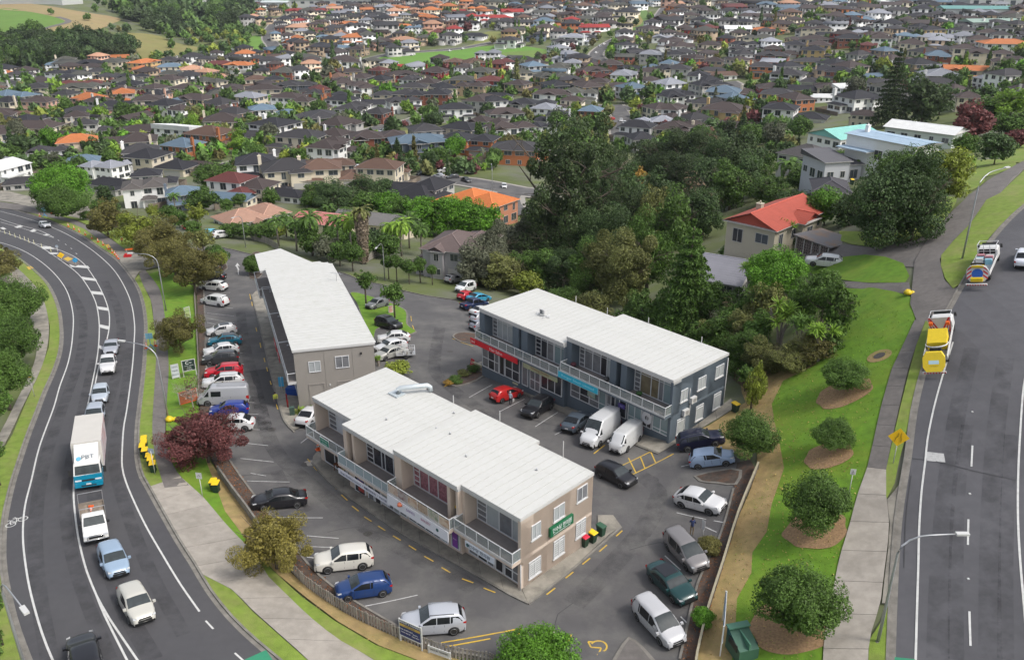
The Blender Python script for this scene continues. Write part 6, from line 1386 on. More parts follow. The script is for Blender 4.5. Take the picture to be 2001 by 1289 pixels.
# white-yellow flexible posts along the median
for i, (u_, v_) in enumerate(((0,452),(10,457),(20,460),(30,464),(40,467),(49,470),(57,474),(67,477),(82,484),(100,492))):
    p = G(u_, v_); t = empty('flexible_post', p, 0, 'pale yellow flexible post on the median at the top left', 'bollard', 'flexible posts along the median'); b = MB(); b.lathe([(.12,0),(.12,.05),(.05,.06),(.045,.95),(.03,1.0)], 8); b.build('post', mat('pale_yellow', (.55,.53,.28), .6), t)
    b = MB(); b.lathe([(.052,.7),(.052,.85)], 8); b.build('band', M_trim, t)
# A-boards and goods outside the shops
def aboard(P, rz, m, label, txt=None, h=1.0, tm=None):
    t = empty('sandwich_board', P, rz, label, 'sandwich board')
    for s_ in (-1, 1):
        b = MB(); b.add([(-.3,s_*.25,0),(.3,s_*.25,0),(.3,s_*.04,h),(-.3,s_*.04,h),(-.3,s_*.22,0),(.3,s_*.22,0),(.3,s_*.01,h),(-.3,s_*.01,h)], [(0,1,2,3),(7,6,5,4),(0,4,5,1),(1,5,6,2),(2,6,7,3),(3,7,4,0)]); bd = b.build('panel', m, t)
        if txt and s_ < 0: lettering(txt, .17, tm or mtw, bd, (0,-.15,h*.5), (1,0,0), (0,.2,1))
def gp(u, v, dz=.14): p = G(u, v); return (p.x, p.y, p.z+dz)
aboard(gp(924,717), -.9, mat('red_board', (.42,.015,.03), .5), 'tilted red sandwich board at the hair salon corner', 'HAIR')
aboard(gp(987,748), -.7, mat('white_board', (.55,.55,.52), .5), 'white sandwich board outside the sewing studio', 'SALE', tm=M_black)
aboard(gp(672,925), -.7, mat('cream_board', (.50,.42,.25), .6), 'round-topped cream board beside the brown table outside the dentist', 'MENU', tm=M_black)
t = empty('table', gp(664,922), -.7, 'small brown table on the path outside the dentist', 'table'); b = MB(); b.box(-.5,-.3,.7,.5,.3,.75); b.build('top', mat('brown_wood', (.16,.06,.03), .6), t)
for x, y in ((-.45,-.25),(.45,-.25),(-.45,.25),(.45,.25)): b = MB(); b.box(x-.03,y-.03,0,x+.03,y+.03,.7); b.build('leg', mat('brown_wood', (.16,.06,.03), .6), t)
def gg(s_, y, z=-3.0): q = grey.matrix_basis @ Vector((-s_, y, 0)); return (q.x, q.y, tz(q.x, q.y)+.14)
t = empty('crate_stack', gp(573,771), -.2, 'stack of blue crates at the corner of the grey building', 'crates')
for k in range(4): b = MB(); b.box(-.7,-.45,k*.22,.7,.45,k*.22+.18); b.build('crate', mat('blue_crate', (.01,.06,.28), .6), t)
t = empty('flag_sign', gp(552,770), .1, 'light blue flag sign outside the grey building', 'sign'); b = MB(); b.tube([(0,0,0),(0,0,2.2)], .03, 6); b.build('post', M_trim, t); b = MB(); b.box(-.3,-.02,.9,.3,.02,2.1); b.build('flag', mat('flag_blue', (.06,.33,.55), .5), t)
for i, (u_, v_) in enumerate(((561,786),(563,797))):
    t = empty('bollard', gp(u_, v_), 0, 'red bollard by the blue crates, %s one' % ('farther','nearer')[i], 'bollard'); b = MB(); b.lathe([(.09,0),(.09,.9),(.05,.97)], 10); b.build('post', mat('bollard_red', (.30,.02,.02), .6), t)
t = empty('utility_box', gp(572,812), .1, 'small green utility box beside the spiky flax plant', 'utility box'); b = MB(); b.box(-.25,-.2,0,.25,.2,.9); b.box(-.27,-.22,.9,.27,.22,.96); b.build('cabinet', mat('cabinet_green', (.05,.09,.07), .6), t)
# black and white striped guard rail along the hair salon path
P_ = res(PX('921,716 950,730 990,752 1012,762'), 12); t = empty('guard_rail', (0,0,0), 0, 'low cream and black guard rail at the path edge by the hair salon', 'guard rail')
for k in range(12):
    a, c = P_[k], P_[k+1]; b = MB(); b.bar((a.x,a.y,tz(a.x,a.y)+.75), (c.x,c.y,tz(c.x,c.y)+.75), .12, .25); b.build('rail', mat('rail_cream', (.48,.45,.30), .6), t)
    if k%2 == 0: b = MB(); b.bar((a.x,a.y,tz(a.x,a.y)), (a.x,a.y,tz(a.x,a.y)+.7), .08); b.build('post', M_steel, t)
# ================================================================== FENCES AND WALLS
M_pal = mat('weathered_paling', (.27,.245,.215), .95, var=.3, scale=3, rand=.25); M_rail = mat('weathered_rail', (.17,.15,.125), .95, var=.2, scale=2)
def paling_fence(line, h, label, step=.26, pw=.14, n_max=290, m=M_pal, gapz=.05, rail=True, name='fence'):
    S_ = spaced([Vector(p[:2]) for p in line], step); o = S_[0][0]; t = empty(name, (o.x, o.y, tz(o.x, o.y)), 0, label, 'fence')
    b = MB(); b.box(-pw/2,-.012,gapz,pw/2,.012,h); me = b.mesh('paling', m)
    Z = TZ(np.array([p.x for p, a in S_]), np.array([p.y for p, a in S_]))
    z0 = t.location.z
    for (p, a), z in list(zip(S_, Z))[:n_max]:
        q = link('paling', me, t, loc=(p.x-o.x, p.y-o.y, z-z0+rnd.uniform(-.03,.02))); q.rotation_euler = (rnd.uniform(-.03,.03), rnd.uniform(-.04,.04), a)
    if rail:
        for k in range(0, len(S_)-1, 9):
            a_, c_ = S_[k], S_[min(k+9, len(S_)-1)]; za, zc = Z[k]-z0, Z[min(k+9, len(S_)-1)]-z0; nn = Vector((math.sin(a_[1]), -math.cos(a_[1]), 0))*-.05
            b = MB()
            for f in (.25,.8): b.bar((a_[0].x-o.x+nn.x, a_[0].y-o.y+nn.y, za+h*f), (c_[0].x-o.x+nn.x, c_[0].y-o.y+nn.y, zc+h*f), .05, .09)
            b.build('rail', M_rail, t)
            b = MB(); b.box(-.05,-.05,-.3,.05,.05,h-.05); b.build('post', M_rail, t).location = (a_[0].x-o.x+nn.x*2, a_[0].y-o.y+nn.y*2, za)
    return t
paling_fence(smooth(PX('564,1111 601,1149 669,1195 733,1228 829,1269 900,1290 960,1300 1010,1330'), .5), 1.15, 'weathered picket fence between the car park and the grass bank')
# right-hand fence: plain boards with a capping rail
L_ = smooth(PX('1480,918 1442,1011 1411,1111 1383,1198 1361,1289 1352,1345'), 2.0)
t = empty('fence', (0,0,0), 0, 'long low timber fence on the right side of the car park', 'fence')
for a, c in zip(L_, L_[1:]):
    za, zc = tz(a.x, a.y), tz(c.x, c.y)
    for z in (.15,.4,.65): b = MB(); b.bar((a.x,a.y,za+z), (c.x,c.y,zc+z), .03, .2); b.build('rail_board', M_rail, t)
    b = MB(); b.bar((a.x,a.y,za+.86), (c.x,c.y,zc+.86), .16, .05); b.build('capping', mat('capping_board', (.30,.27,.19), .9, var=.2), t)
    b = MB(); b.box(a.x-.06,a.y-.06,za-.2,a.x+.06,a.y+.06,za+.85); b.build('post', M_rail, t)
paling_fence(smooth(PX('1434,742 1452,757 1470,772 1478,790'), .6), 1.7, 'tall brown timber fence behind the blue-grey building', step=.16, pw=.15, m=mat('brown_paling', (.13,.09,.055), .95, rand=.3))
paling_fence(smooth(PX('492,468 520,476 545,490'), .6), 1.5, 'grey boarded fence beyond the end of the grey building', step=.18, pw=.17)
paling_fence(smooth(PX('720,510 740,500 752,494'), .6), 1.5, 'grey boarded fence beside the fan palms', step=.18, pw=.17)
paling_fence(smooth(PX('0,560 20,556 38,548'), .6), 1.6, 'grey boarded fence at the left edge', step=.2, pw=.19)
# retaining wall along the left garden strip
for i, (s_, h_, l_) in enumerate((('379,548 382,600 388,706 389,770', .45, 'low dark retaining edge beside the left row of cars'), ('427,926 455,966 484,1004 510,1042', .95, 'concrete retaining wall beside the red-leaf strewn garden strip'))):
    L_ = smooth(PX(s_), 2.0); t = empty('retaining_wall', (0,0,0), 0, l_, 'wall')
    for a, c in zip(L_, L_[1:]):
        za, zc = tz(a.x, a.y), tz(c.x, c.y); b = MB(); b.bar((a.x,a.y,za+h_/2), (c.x,c.y,zc+h_/2), .16, h_); b.build('wall_block', M_kerb if i else M_rail, t)
# ================================================================== PEOPLE
def person(P, hd, label, top, legs, skin=(.45,.28,.2), pose='walk', hat=None, hair=(.02,.015,.01), hold=None, h=1.7):
    """one continuous skinned body on a jointed skeleton; clothes by height"""
    t = empty('person', P, hd, label, 'person'); k = h/1.72
    st = .22 if pose == 'walk' else .03
    J = dict(pel=(0,0,.93), sp=(0,0,1.15), ch=(0,0,1.36), nk=(0,0,1.48), hd=(.02,0,1.56), ht=(.02,0,1.68),
             hl=(0,.09,.90), kl=(st*.6,.10,.50), al=(st-.05,.10,.08), fl=(st+.12,.11,.04), hr=(0,-.09,.90), kr=(-st*.1+.05,-.10,.50), ar=(-st,-.10,.10), fr=(-st+.15,-.11,.04),
             sl=(0,.19,1.40), sr=(0,-.19,1.40))
    if pose == 'phone': J.update(el=(.12,.24,1.15), wl=(.30,.08,1.42), er=(.12,-.24,1.15), wr=(.30,-.06,1.42), gl=(.32,.04,1.50), gr=(.32,-.03,1.50))
    elif pose == 'reach': J.update(el=(.20,.22,1.18), wl=(.45,.15,1.12), er=(.05,-.24,1.12), wr=(.15,-.24,.85), gl=(.55,.14,1.12), gr=(.18,-.24,.76))
    else: J.update(el=(-.05,.25,1.12), wl=(.08,.26,.88), er=(.05,-.25,1.12), wr=(.2,-.24,.92), gl=(.12,.26,.80), gr=(.26,-.24,.86))
    E = [('pel','sp'),('sp','ch'),('ch','nk'),('nk','hd'),('hd','ht'),('pel','hl'),('hl','kl'),('kl','al'),('al','fl'),('pel','hr'),('hr','kr'),('kr','ar'),('ar','fr'),('ch','sl'),('sl','el'),('el','wl'),('wl','gl'),('ch','sr'),('sr','er'),('er','wr'),('wr','gr')]
    R_ = dict(pel=(.14,.11), sp=(.135,.10), ch=(.16,.11), nk=(.06,.06), hd=(.085,.095), ht=(.085,.09), hl=(.085,.085), kl=(.062,.062), al=(.042,.042), fl=(.04,.035), hr=(.085,.085), kr=(.062,.062), ar=(.042,.042), fr=(.04,.035), sl=(.065,.065), sr=(.065,.065), el=(.045,.045), er=(.045,.045), wl=(.032,.032), wr=(.032,.032), gl=(.038,.03), gr=(.038,.03))
    names = list(J); me = bpy.data.meshes.new('body'); me.from_pydata([tuple(c*k for c in J[n]) for n in names], [(names.index(a), names.index(b)) for a, b in E], [])
    o = bpy.data.objects.new('body', me); COL.objects.link(o)
    o.modifiers.new('skin', 'SKIN'); o.modifiers.new('sub', 'SUBSURF').levels = 1
    for i, n in enumerate(names): me.skin_vertices[0].data[i].radius = tuple(r*k for r in R_[n])
    me.skin_vertices[0].data[0].use_root = True
    dg = bpy.context.evaluated_depsgraph_get(); m2 = bpy.data.meshes.new_from_object(o.evaluated_get(dg)); bpy.data.objects.remove(o)
    tm = lambda n, c: mat('cloth_%s_%02x%02x%02x' % (n, *[int(255*x) for x in c]), c, .85)
    m2.materials.clear()
    for m_ in (tm('top', top), tm('legs', legs), tm('skin', skin), tm('shoe', (.03,.03,.03))): m2.materials.append(m_)
    for p in m2.polygons:
        c = p.center/k; hand = any((c-Vector(J[g])).length < .09 for g in ('gl','gr'))
        p.material_index = 3 if c.z < .09 else 2 if (c.z > 1.50 or hand) else 1 if c.z < .95 else 0; p.use_smooth = True
    link('body', m2, t)
    b = MB(); b.lathe([(.105,1.60),(.108,1.66),(.09,1.74),(.02,1.77)], 12, (.0,0,0)); b.v = [(x*k,y*k,z*k) for x,y,z in b.v]; b.build('hat' if hat else 'hair', tm('head', hat or hair), t)
    if hold == 'bag': b = MB(); b.box(.05,-.36,.45,.28,-.26,.78); b.build('bag', M_trim, t)
    if hold == 'phone': b = MB(); b.box(.36,-.04,1.44,.375,.04,1.58); b.build('phone', M_black, t)
    return t
def gpr(u, v, dz=.05): p = G(u, v); return (p.x, p.y, p.z+dz)
person(gpr(1351,1046), math.radians(70), 'man in navy top and khaki trousers holding up a phone', (.03,.045,.12), (.20,.15,.09), pose='phone', hold='phone')
person(gpr(997,792), math.radians(60), 'person in pale top with white bag at the red hatchback door', (.35,.42,.50), (.02,.02,.03), pose='reach', hold='bag', hair=(.4,.4,.4))
person(gpr(1838,458), math.radians(100), 'person in dark clothes walking up the asphalt track', (.015,.015,.02), (.02,.03,.09), pose='walk')
person(gpr(405,478), math.radians(-20), 'road worker in orange vest on the side street', (.75,.17,.04), (.02,.02,.05), pose='walk', hat=(.75,.17,.02))
person(gpr(240,478), math.radians(-60), 'road worker in orange and white vest on the grass by the driveway', (.6,.18,.10), (.03,.03,.05), pose='walk', hat=(.7,.7,.7))
person(gg(2.0,-2.3), math.radians(-60), 'person in yellow-green top by the blue flag sign', (.38,.42,.06), (.05,.05,.08), pose='reach')
# ================================================================== HOUSES
M_tile = mat('roof_tiles', (.1,.1,.1), .8, objcol=True, var=.10, scale=.8, stain=None)
nt = M_tile.node_tree; N_, L_n = nt.nodes, nt.links      # tile courses as relief
tc_ = N_.new('ShaderNodeTexCoord'); wv = N_.new('ShaderNodeTexWave'); wv.bands_direction = 'Z'; wv.wave_profile = 'SAW'; wv.inputs['Scale'].default_value = 1.9; wv.inputs['Distortion'].default_value = .15
bp = N_.new('ShaderNodeBump'); bp.inputs['Strength'].default_value = .9; bp.inputs['Distance'].default_value = .06
L_n.new(tc_.outputs['Object'], wv.inputs['Vector']); L_n.new(wv.outputs['Fac'], bp.inputs['Height']); L_n.new(bp.outputs[0], N_['Principled BSDF'].inputs['Normal'])
M_hw = mat('house_wall', (.5,.5,.5), .85, objcol=True, var=.04, scale=1.2)
M_soff = mat('house_trim', (.45,.44,.42), .6); M_gar = mat('garage_door', (.40,.39,.37), .6, rand=.25)
M_hg = mat('house_window_glass', (.05,.06,.07), .1, spec=.7, rand=.5); M_ridge = mat('ridge_tiles', (.1,.1,.1), .8, objcol=True)
def roof_block(rm, cm, x0, y0, x1, y1, ze, pitch, kind, ov=.5):
    x0 -= ov; x1 += ov; y0 -= ov; y1 += ov; w_, d_ = x1-x0, y1-y0; th = .16
    rm.box(x0, y0, ze-.12, x1, y1, ze, 1)
    if kind == 'flat': rm.box(x0+.1, y0+.1, ze, x1-.1, y1-.1, ze+.18, 0); return
    if kind == 'shed': h = d_*pitch; rm.add([(x0,y0,ze+.004),(x1,y0,ze+.004),(x1,y1,ze+h),(x0,y1,ze+h),(x0,y1,ze),(x1,y1,ze)], [(0,1,2,3),(0,3,4),(1,5,2),(2,5,4,3)]); return
    if kind == 'gabley':     # ridge along y
        xm = (x0+x1)/2; h = w_/2*pitch
        rm.add([(x0,y0,ze+.004),(xm,y0,ze+h),(x1,y0,ze+.004),(x0,y1,ze+.004),(xm,y1,ze+h),(x1,y1,ze+.004)], [(0,1,4,3),(1,2,5,4)])
        rm.add([(x0+ov,y0+ov,ze),(x1-ov,y0+ov,ze),(xm,y0+ov,ze+h-.15),(x0+ov,y1-ov,ze),(x1-ov,y1-ov,ze),(xm,y1-ov,ze+h-.15)], [(0,1,2),(3,5,4)], 2)
        cm.bar((xm,y0,ze+h+.01),(xm,y1,ze+h+.01),.2,.1); return
    if kind == 'gable':
        ym = (y0+y1)/2; h = d_/2*pitch
        rm.add([(x0,y0,ze+.004),(x1,y0,ze+.004),(x1,ym,ze+h),(x0,ym,ze+h),(x0,y1,ze+.004),(x1,y1,ze+.004)], [(0,1,2,3),(3,2,5,4)])
        rm.add([(x0+ov,y0+ov,ze),(x0+ov,ym,ze+h-.15),(x0+ov,y1-ov,ze),(x1-ov,y0+ov,ze),(x1-ov,ym,ze+h-.15),(x1-ov,y1-ov,ze)], [(0,1,2),(3,5,4)], 2)
        cm.bar((x0,ym,ze+h+.01),(x1,ym,ze+h+.01),.2,.1); return
    if w_ >= d_: r = d_/2; A, B = (x0+r, (y0+y1)/2), (x1-r, (y0+y1)/2)
    else: r = w_/2; A, B = ((x0+x1)/2, y0+r), ((x0+x1)/2, y1-r)
    h = r*pitch; z = ze+h; e = ze+.004
    c = [(x0,y0,e),(x1,y0,e),(x1,y1,e),(x0,y1,e),(A[0],A[1],z),(B[0],B[1],z)]
    if w_ >= d_: F_ = [(0,1,5,4),(1,2,5),(2,3,4,5),(3,0,4)]; hp = [(0,4),(3,4),(1,5),(2,5),(4,5)]
    else: F_ = [(0,1,4),(1,2,5,4),(2,3,5),(3,0,4,5)]; hp = [(0,4),(1,4),(2,5),(3,5),(4,5)]
    rm.add(c, F_)
    for a, b in hp:
        if (Vector(c[a])-Vector(c[b])).length > .3: cm.bar(Vector(c[a])+Vector((0,0,.02)), Vector(c[b])+Vector((0,0,.02)), .2, .1)
def house_meshes(blocks, garage=None, chimney=None, seed=0, deck=None):
    """blocks: (x0,y0,x1,y1,base,eave,pitch,roof kind)"""
    rr = random.Random(seed); wm, rm, cm = MB(), MB(), MB(); wins = []
    for x0, y0, x1, y1, zb, ze, pt, kd in blocks:
        wm.box(x0, y0, -8 if zb == 0 else zb, x1, y1, ze-.12); roof_block(rm, cm, x0, y0, x1, y1, ze, pt, kd)
    def hidden(x, y, z, me_):
        return any(b is not me_ and b[0]-.3 < x < b[2]+.3 and b[1]-.3 < y < b[3]+.3 and z < b[5]+.8 and z > b[4]-.2 for b in blocks)
    for b in blocks:
        x0, y0, x1, y1, zb, ze, pt, kd = b; floors = [z for z in (0, 2.9) if z >= zb-.1 and z+2.3 < ze]
        for fz in floors:
            for ax, (p0, p1, q, out) in enumerate(((x0,x1,y0,-1),(x0,x1,y1,1),(y0,y1,x0,-1),(y0,y1,x1,1))):
                n = max(1, int((p1-p0)/3.0))
                for k in range(n):
                    c = p0+(p1-p0)*(k+.5)/n; ww = rr.choice((1.0,1.5,1.9,2.2)); hh = rr.choice((1.1,1.3,1.3,1.9)); zc = fz+2.15-hh/2
                    if ww > (p1-p0)/n-.5 or rr.random() < .12: ww = .9
                    pt_ = (c, q+out*.1) if ax < 2 else (q+out*.1, c)
                    if hidden(pt_[0], pt_[1], zc, b): continue
                    if garage and fz == 0 and ax == 0 and any(abs(q-g[2]) < .1 and g[0]-1 < c < g[1]+1 for g in garage): continue
                    wins.append((ax, c, q, out, ww, hh, zc))
    out = dict(wall=wm.mesh('wall', M_hw), roof=rm.mesh('roof', [M_tile, M_soff, M_hw]), cap=cm.mesh('ridge_tiles', M_ridge) if cm.v else None, wins=[], gar=[], chim=None)
    allf, allp = MB(), MB()
    for ax, c, q, o_, ww, hh, zc in wins:
        f, p = MB(), MB()
        for mb_ in (f, allf):
            if ax < 2:
                a, b_ = sorted((q, q+o_*.07))
                mb_.box(c-ww/2,a,zc-hh/2-.07,c+ww/2,b_,zc-hh/2); mb_.box(c-ww/2,a,zc+hh/2,c+ww/2,b_,zc+hh/2+.07); mb_.box(c-ww/2-.07,a,zc-hh/2-.07,c-ww/2,b_,zc+hh/2+.07); mb_.box(c+ww/2,a,zc-hh/2-.07,c+ww/2+.07,b_,zc+hh/2+.07); mb_.box(c-.03,a,zc-hh/2,c+.03,b_,zc+hh/2)
            else:
                a, b_ = sorted((q, q+o_*.07))
                mb_.box(a,c-ww/2,zc-hh/2-.07,b_,c+ww/2,zc-hh/2); mb_.box(a,c-ww/2,zc+hh/2,b_,c+ww/2,zc+hh/2+.07); mb_.box(a,c-ww/2-.07,zc-hh/2-.07,b_,c-ww/2,zc+hh/2+.07); mb_.box(a,c+ww/2,zc-hh/2-.07,b_,c+ww/2+.07,zc+hh/2+.07); mb_.box(a,c-.03,zc-hh/2,b_,c+.03,zc+hh/2)
        for mb_ in (p, allp):
            a, b_ = sorted((q, q+o_*.03))
            if ax < 2: mb_.box(c-ww/2,a,zc-hh/2,c+ww/2,b_,zc+hh/2)
            else: mb_.box(a,c-ww/2,zc-hh/2,b_,c+ww/2,zc+hh/2)
        out['wins'].append((f.mesh('window', M_soff), p.mesh('pane', M_hg)))
    out['allwin'] = (allf.mesh('windows', M_soff), allp.mesh('panes', M_hg))
    for g in garage or ():
        b = MB(); b.box(g[0], g[2]-.04, 0, g[1], g[2], 2.15)
        for k in range(1, 4): b.box(g[0], g[2]-.055, k*.54-.02, g[1], g[2]-.04, k*.54+.02)
        out['gar'].append(b.mesh('garage_door', M_gar))
    if chimney: x, y, z = chimney; b = MB(); b.box(x-.4,y-.4,1,x+.4,y+.4,z); b.box(x-.48,y-.48,z,x+.48,y+.48,z+.12); b.lathe([(.12,.12),(.12,.5)], 8, (x,y,z)); out['chim'] = b.mesh('chimney', M_hw)
    x, y = (blocks[0][0]+blocks[0][2])/2+1.5, (blocks[0][1]+blocks[0][3])/2-1.5
    return out
def put_house(hm, loc, rz, sc, roof, wall, label, group=None, detail=True, name='house', chim=True, cat='house'):
    t = empty(name, loc, rz, label, cat, group); t.scale = sc
    link('wall', hm['wall'], t, color=wall); r = link('roof', hm['roof'], t, color=roof)
    r.color = (*roof, 1)
    if hm['cap']: link('ridge_tiles', hm['cap'], r, color=tuple(min(1, c*1.5+.012) for c in roof))
    if detail:
        for f, p in hm['wins']: w_ = link('window', f, t); link('pane', p, w_)
    else: f, p = hm['allwin']; w_ = link('windows', f, t, kind='stuff'); link('panes', p, w_, kind='stuff')
    for g in hm['gar']: link('garage_door', g, t)
    if hm['chim'] and chim: link('chimney', hm['chim'], r, color=wall)
    return t
PROTO = [house_meshes(*a, seed=i) for i, a in enumerate([
 ([(-6,-4.5,6,4.5,0,5.5,.42,'hip'),(-7,-7.5,-1,-4.5,0,2.7,.42,'hip'),(2.5,-5.8,6.5,-4.5,0,2.7,.42,'hip')], [(-6.5,-1.8,-7.5)], None),
 ([(-7.5,-4,2.5,5,0,5.5,.42,'hip'),(2.5,-5.5,8,3,0,2.75,.42,'hip'),(-7,-5.4,-2,-4,0,2.75,.42,'hip')], [(3.2,7.4,-5.5)], (-7.6,2,8.0)),
 ([(-7.5,-4.5,7.5,4.5,0,5.5,.40,'hip'),(-3,-6.2,2,-4.5,2.7,5.5,.45,'gabley'),(-3,-6.2,2,-4.5,0,2.7,.4,'flat')], [(3,7,-4.5)], None),
 ([(-8,-4,8,4,0,2.7,.40,'hip'),(2,-7.5,8,-4,0,2.7,.40,'hip')], [(2.7,7.3,-7.5)], None),
 ([(-5.5,-5.5,5.5,5.5,0,5.4,.42,'hip'),(-5.5,-8.5,.5,-5.5,0,2.7,.42,'hip'),(5.5,-3,8,3,0,2.7,.42,'hip')], [(-5,-.2,-8.5)], (5.6,4,7.4)),
 ([(-8,-4.5,1,4.5,0,5.5,.42,'hip'),(1,-2.5,8,5.5,0,5.2,.42,'hip'),(1.5,-6,7.5,-2.5,0,2.7,.42,'hip'),(-7.5,-6,-3.5,-4.5,0,5.3,.5,'gabley')], [(2.2,6.8,-6)], None),
 ([(-7,-3.8,7,3.8,0,2.75,.42,'gable'),(-7,-7,-1.5,-3.8,0,2.75,.42,'gabley')], [(-6.5,-2,-7)], None),
 ([(-7,-4,7,4,0,5.3,.2,'shed'),(-7,-7,0,-4,0,2.8,.1,'flat')], [(-6,-1,-7)], None),
 ([(-6,-6,6,4,0,5.5,.45,'hip'),(-8.5,-3,-6,3,0,2.7,.4,'hip'),(0,-8,5,-6,0,5.2,.45,'hip')], [(.5,4.5,-8)], (-6.2,3,8.2)),
 ([(-9,-4.5,0,4.5,0,5.5,.42,'hip'),(0,-4,9,4,0,2.7,.42,'hip')], [(3,8,-4)], None)])]
RC = dict(k=(.016,.016,.021), d=(.032,.030,.033), b=(.046,.033,.031), g=(.060,.060,.050), n=(.105,.06,.042), o=(.42,.14,.045), p=(.40,.22,.14), r=(.26,.025,.022), m=(.10,.025,.022), u=(.10,.15,.20), w=(.62,.63,.62), l=(.22,.23,.26), s=(.34,.20,.145))
WC = dict(w=(.80,.80,.78), c=(.66,.59,.46), g=(.45,.44,.42), t=(.42,.32,.22), y=(.52,.37,.17), x=(.22,.075,.045), e=(.28,.04,.03), o=(.42,.15,.06), n=(.13,.16,.20), p=(.52,.32,.24))
RN = dict(k='near-black', d='dark grey', b='brown', g='grey-green', n='tan-brown', o='orange', p='peach', r='red', m='maroon', u='blue-grey', w='white', l='light grey', s='salmon')
WN = dict(w='white', c='cream', g='grey', t='tan', y='ochre', x='brown brick', e='red brick', o='orange brick', n='slate blue', p='pink')
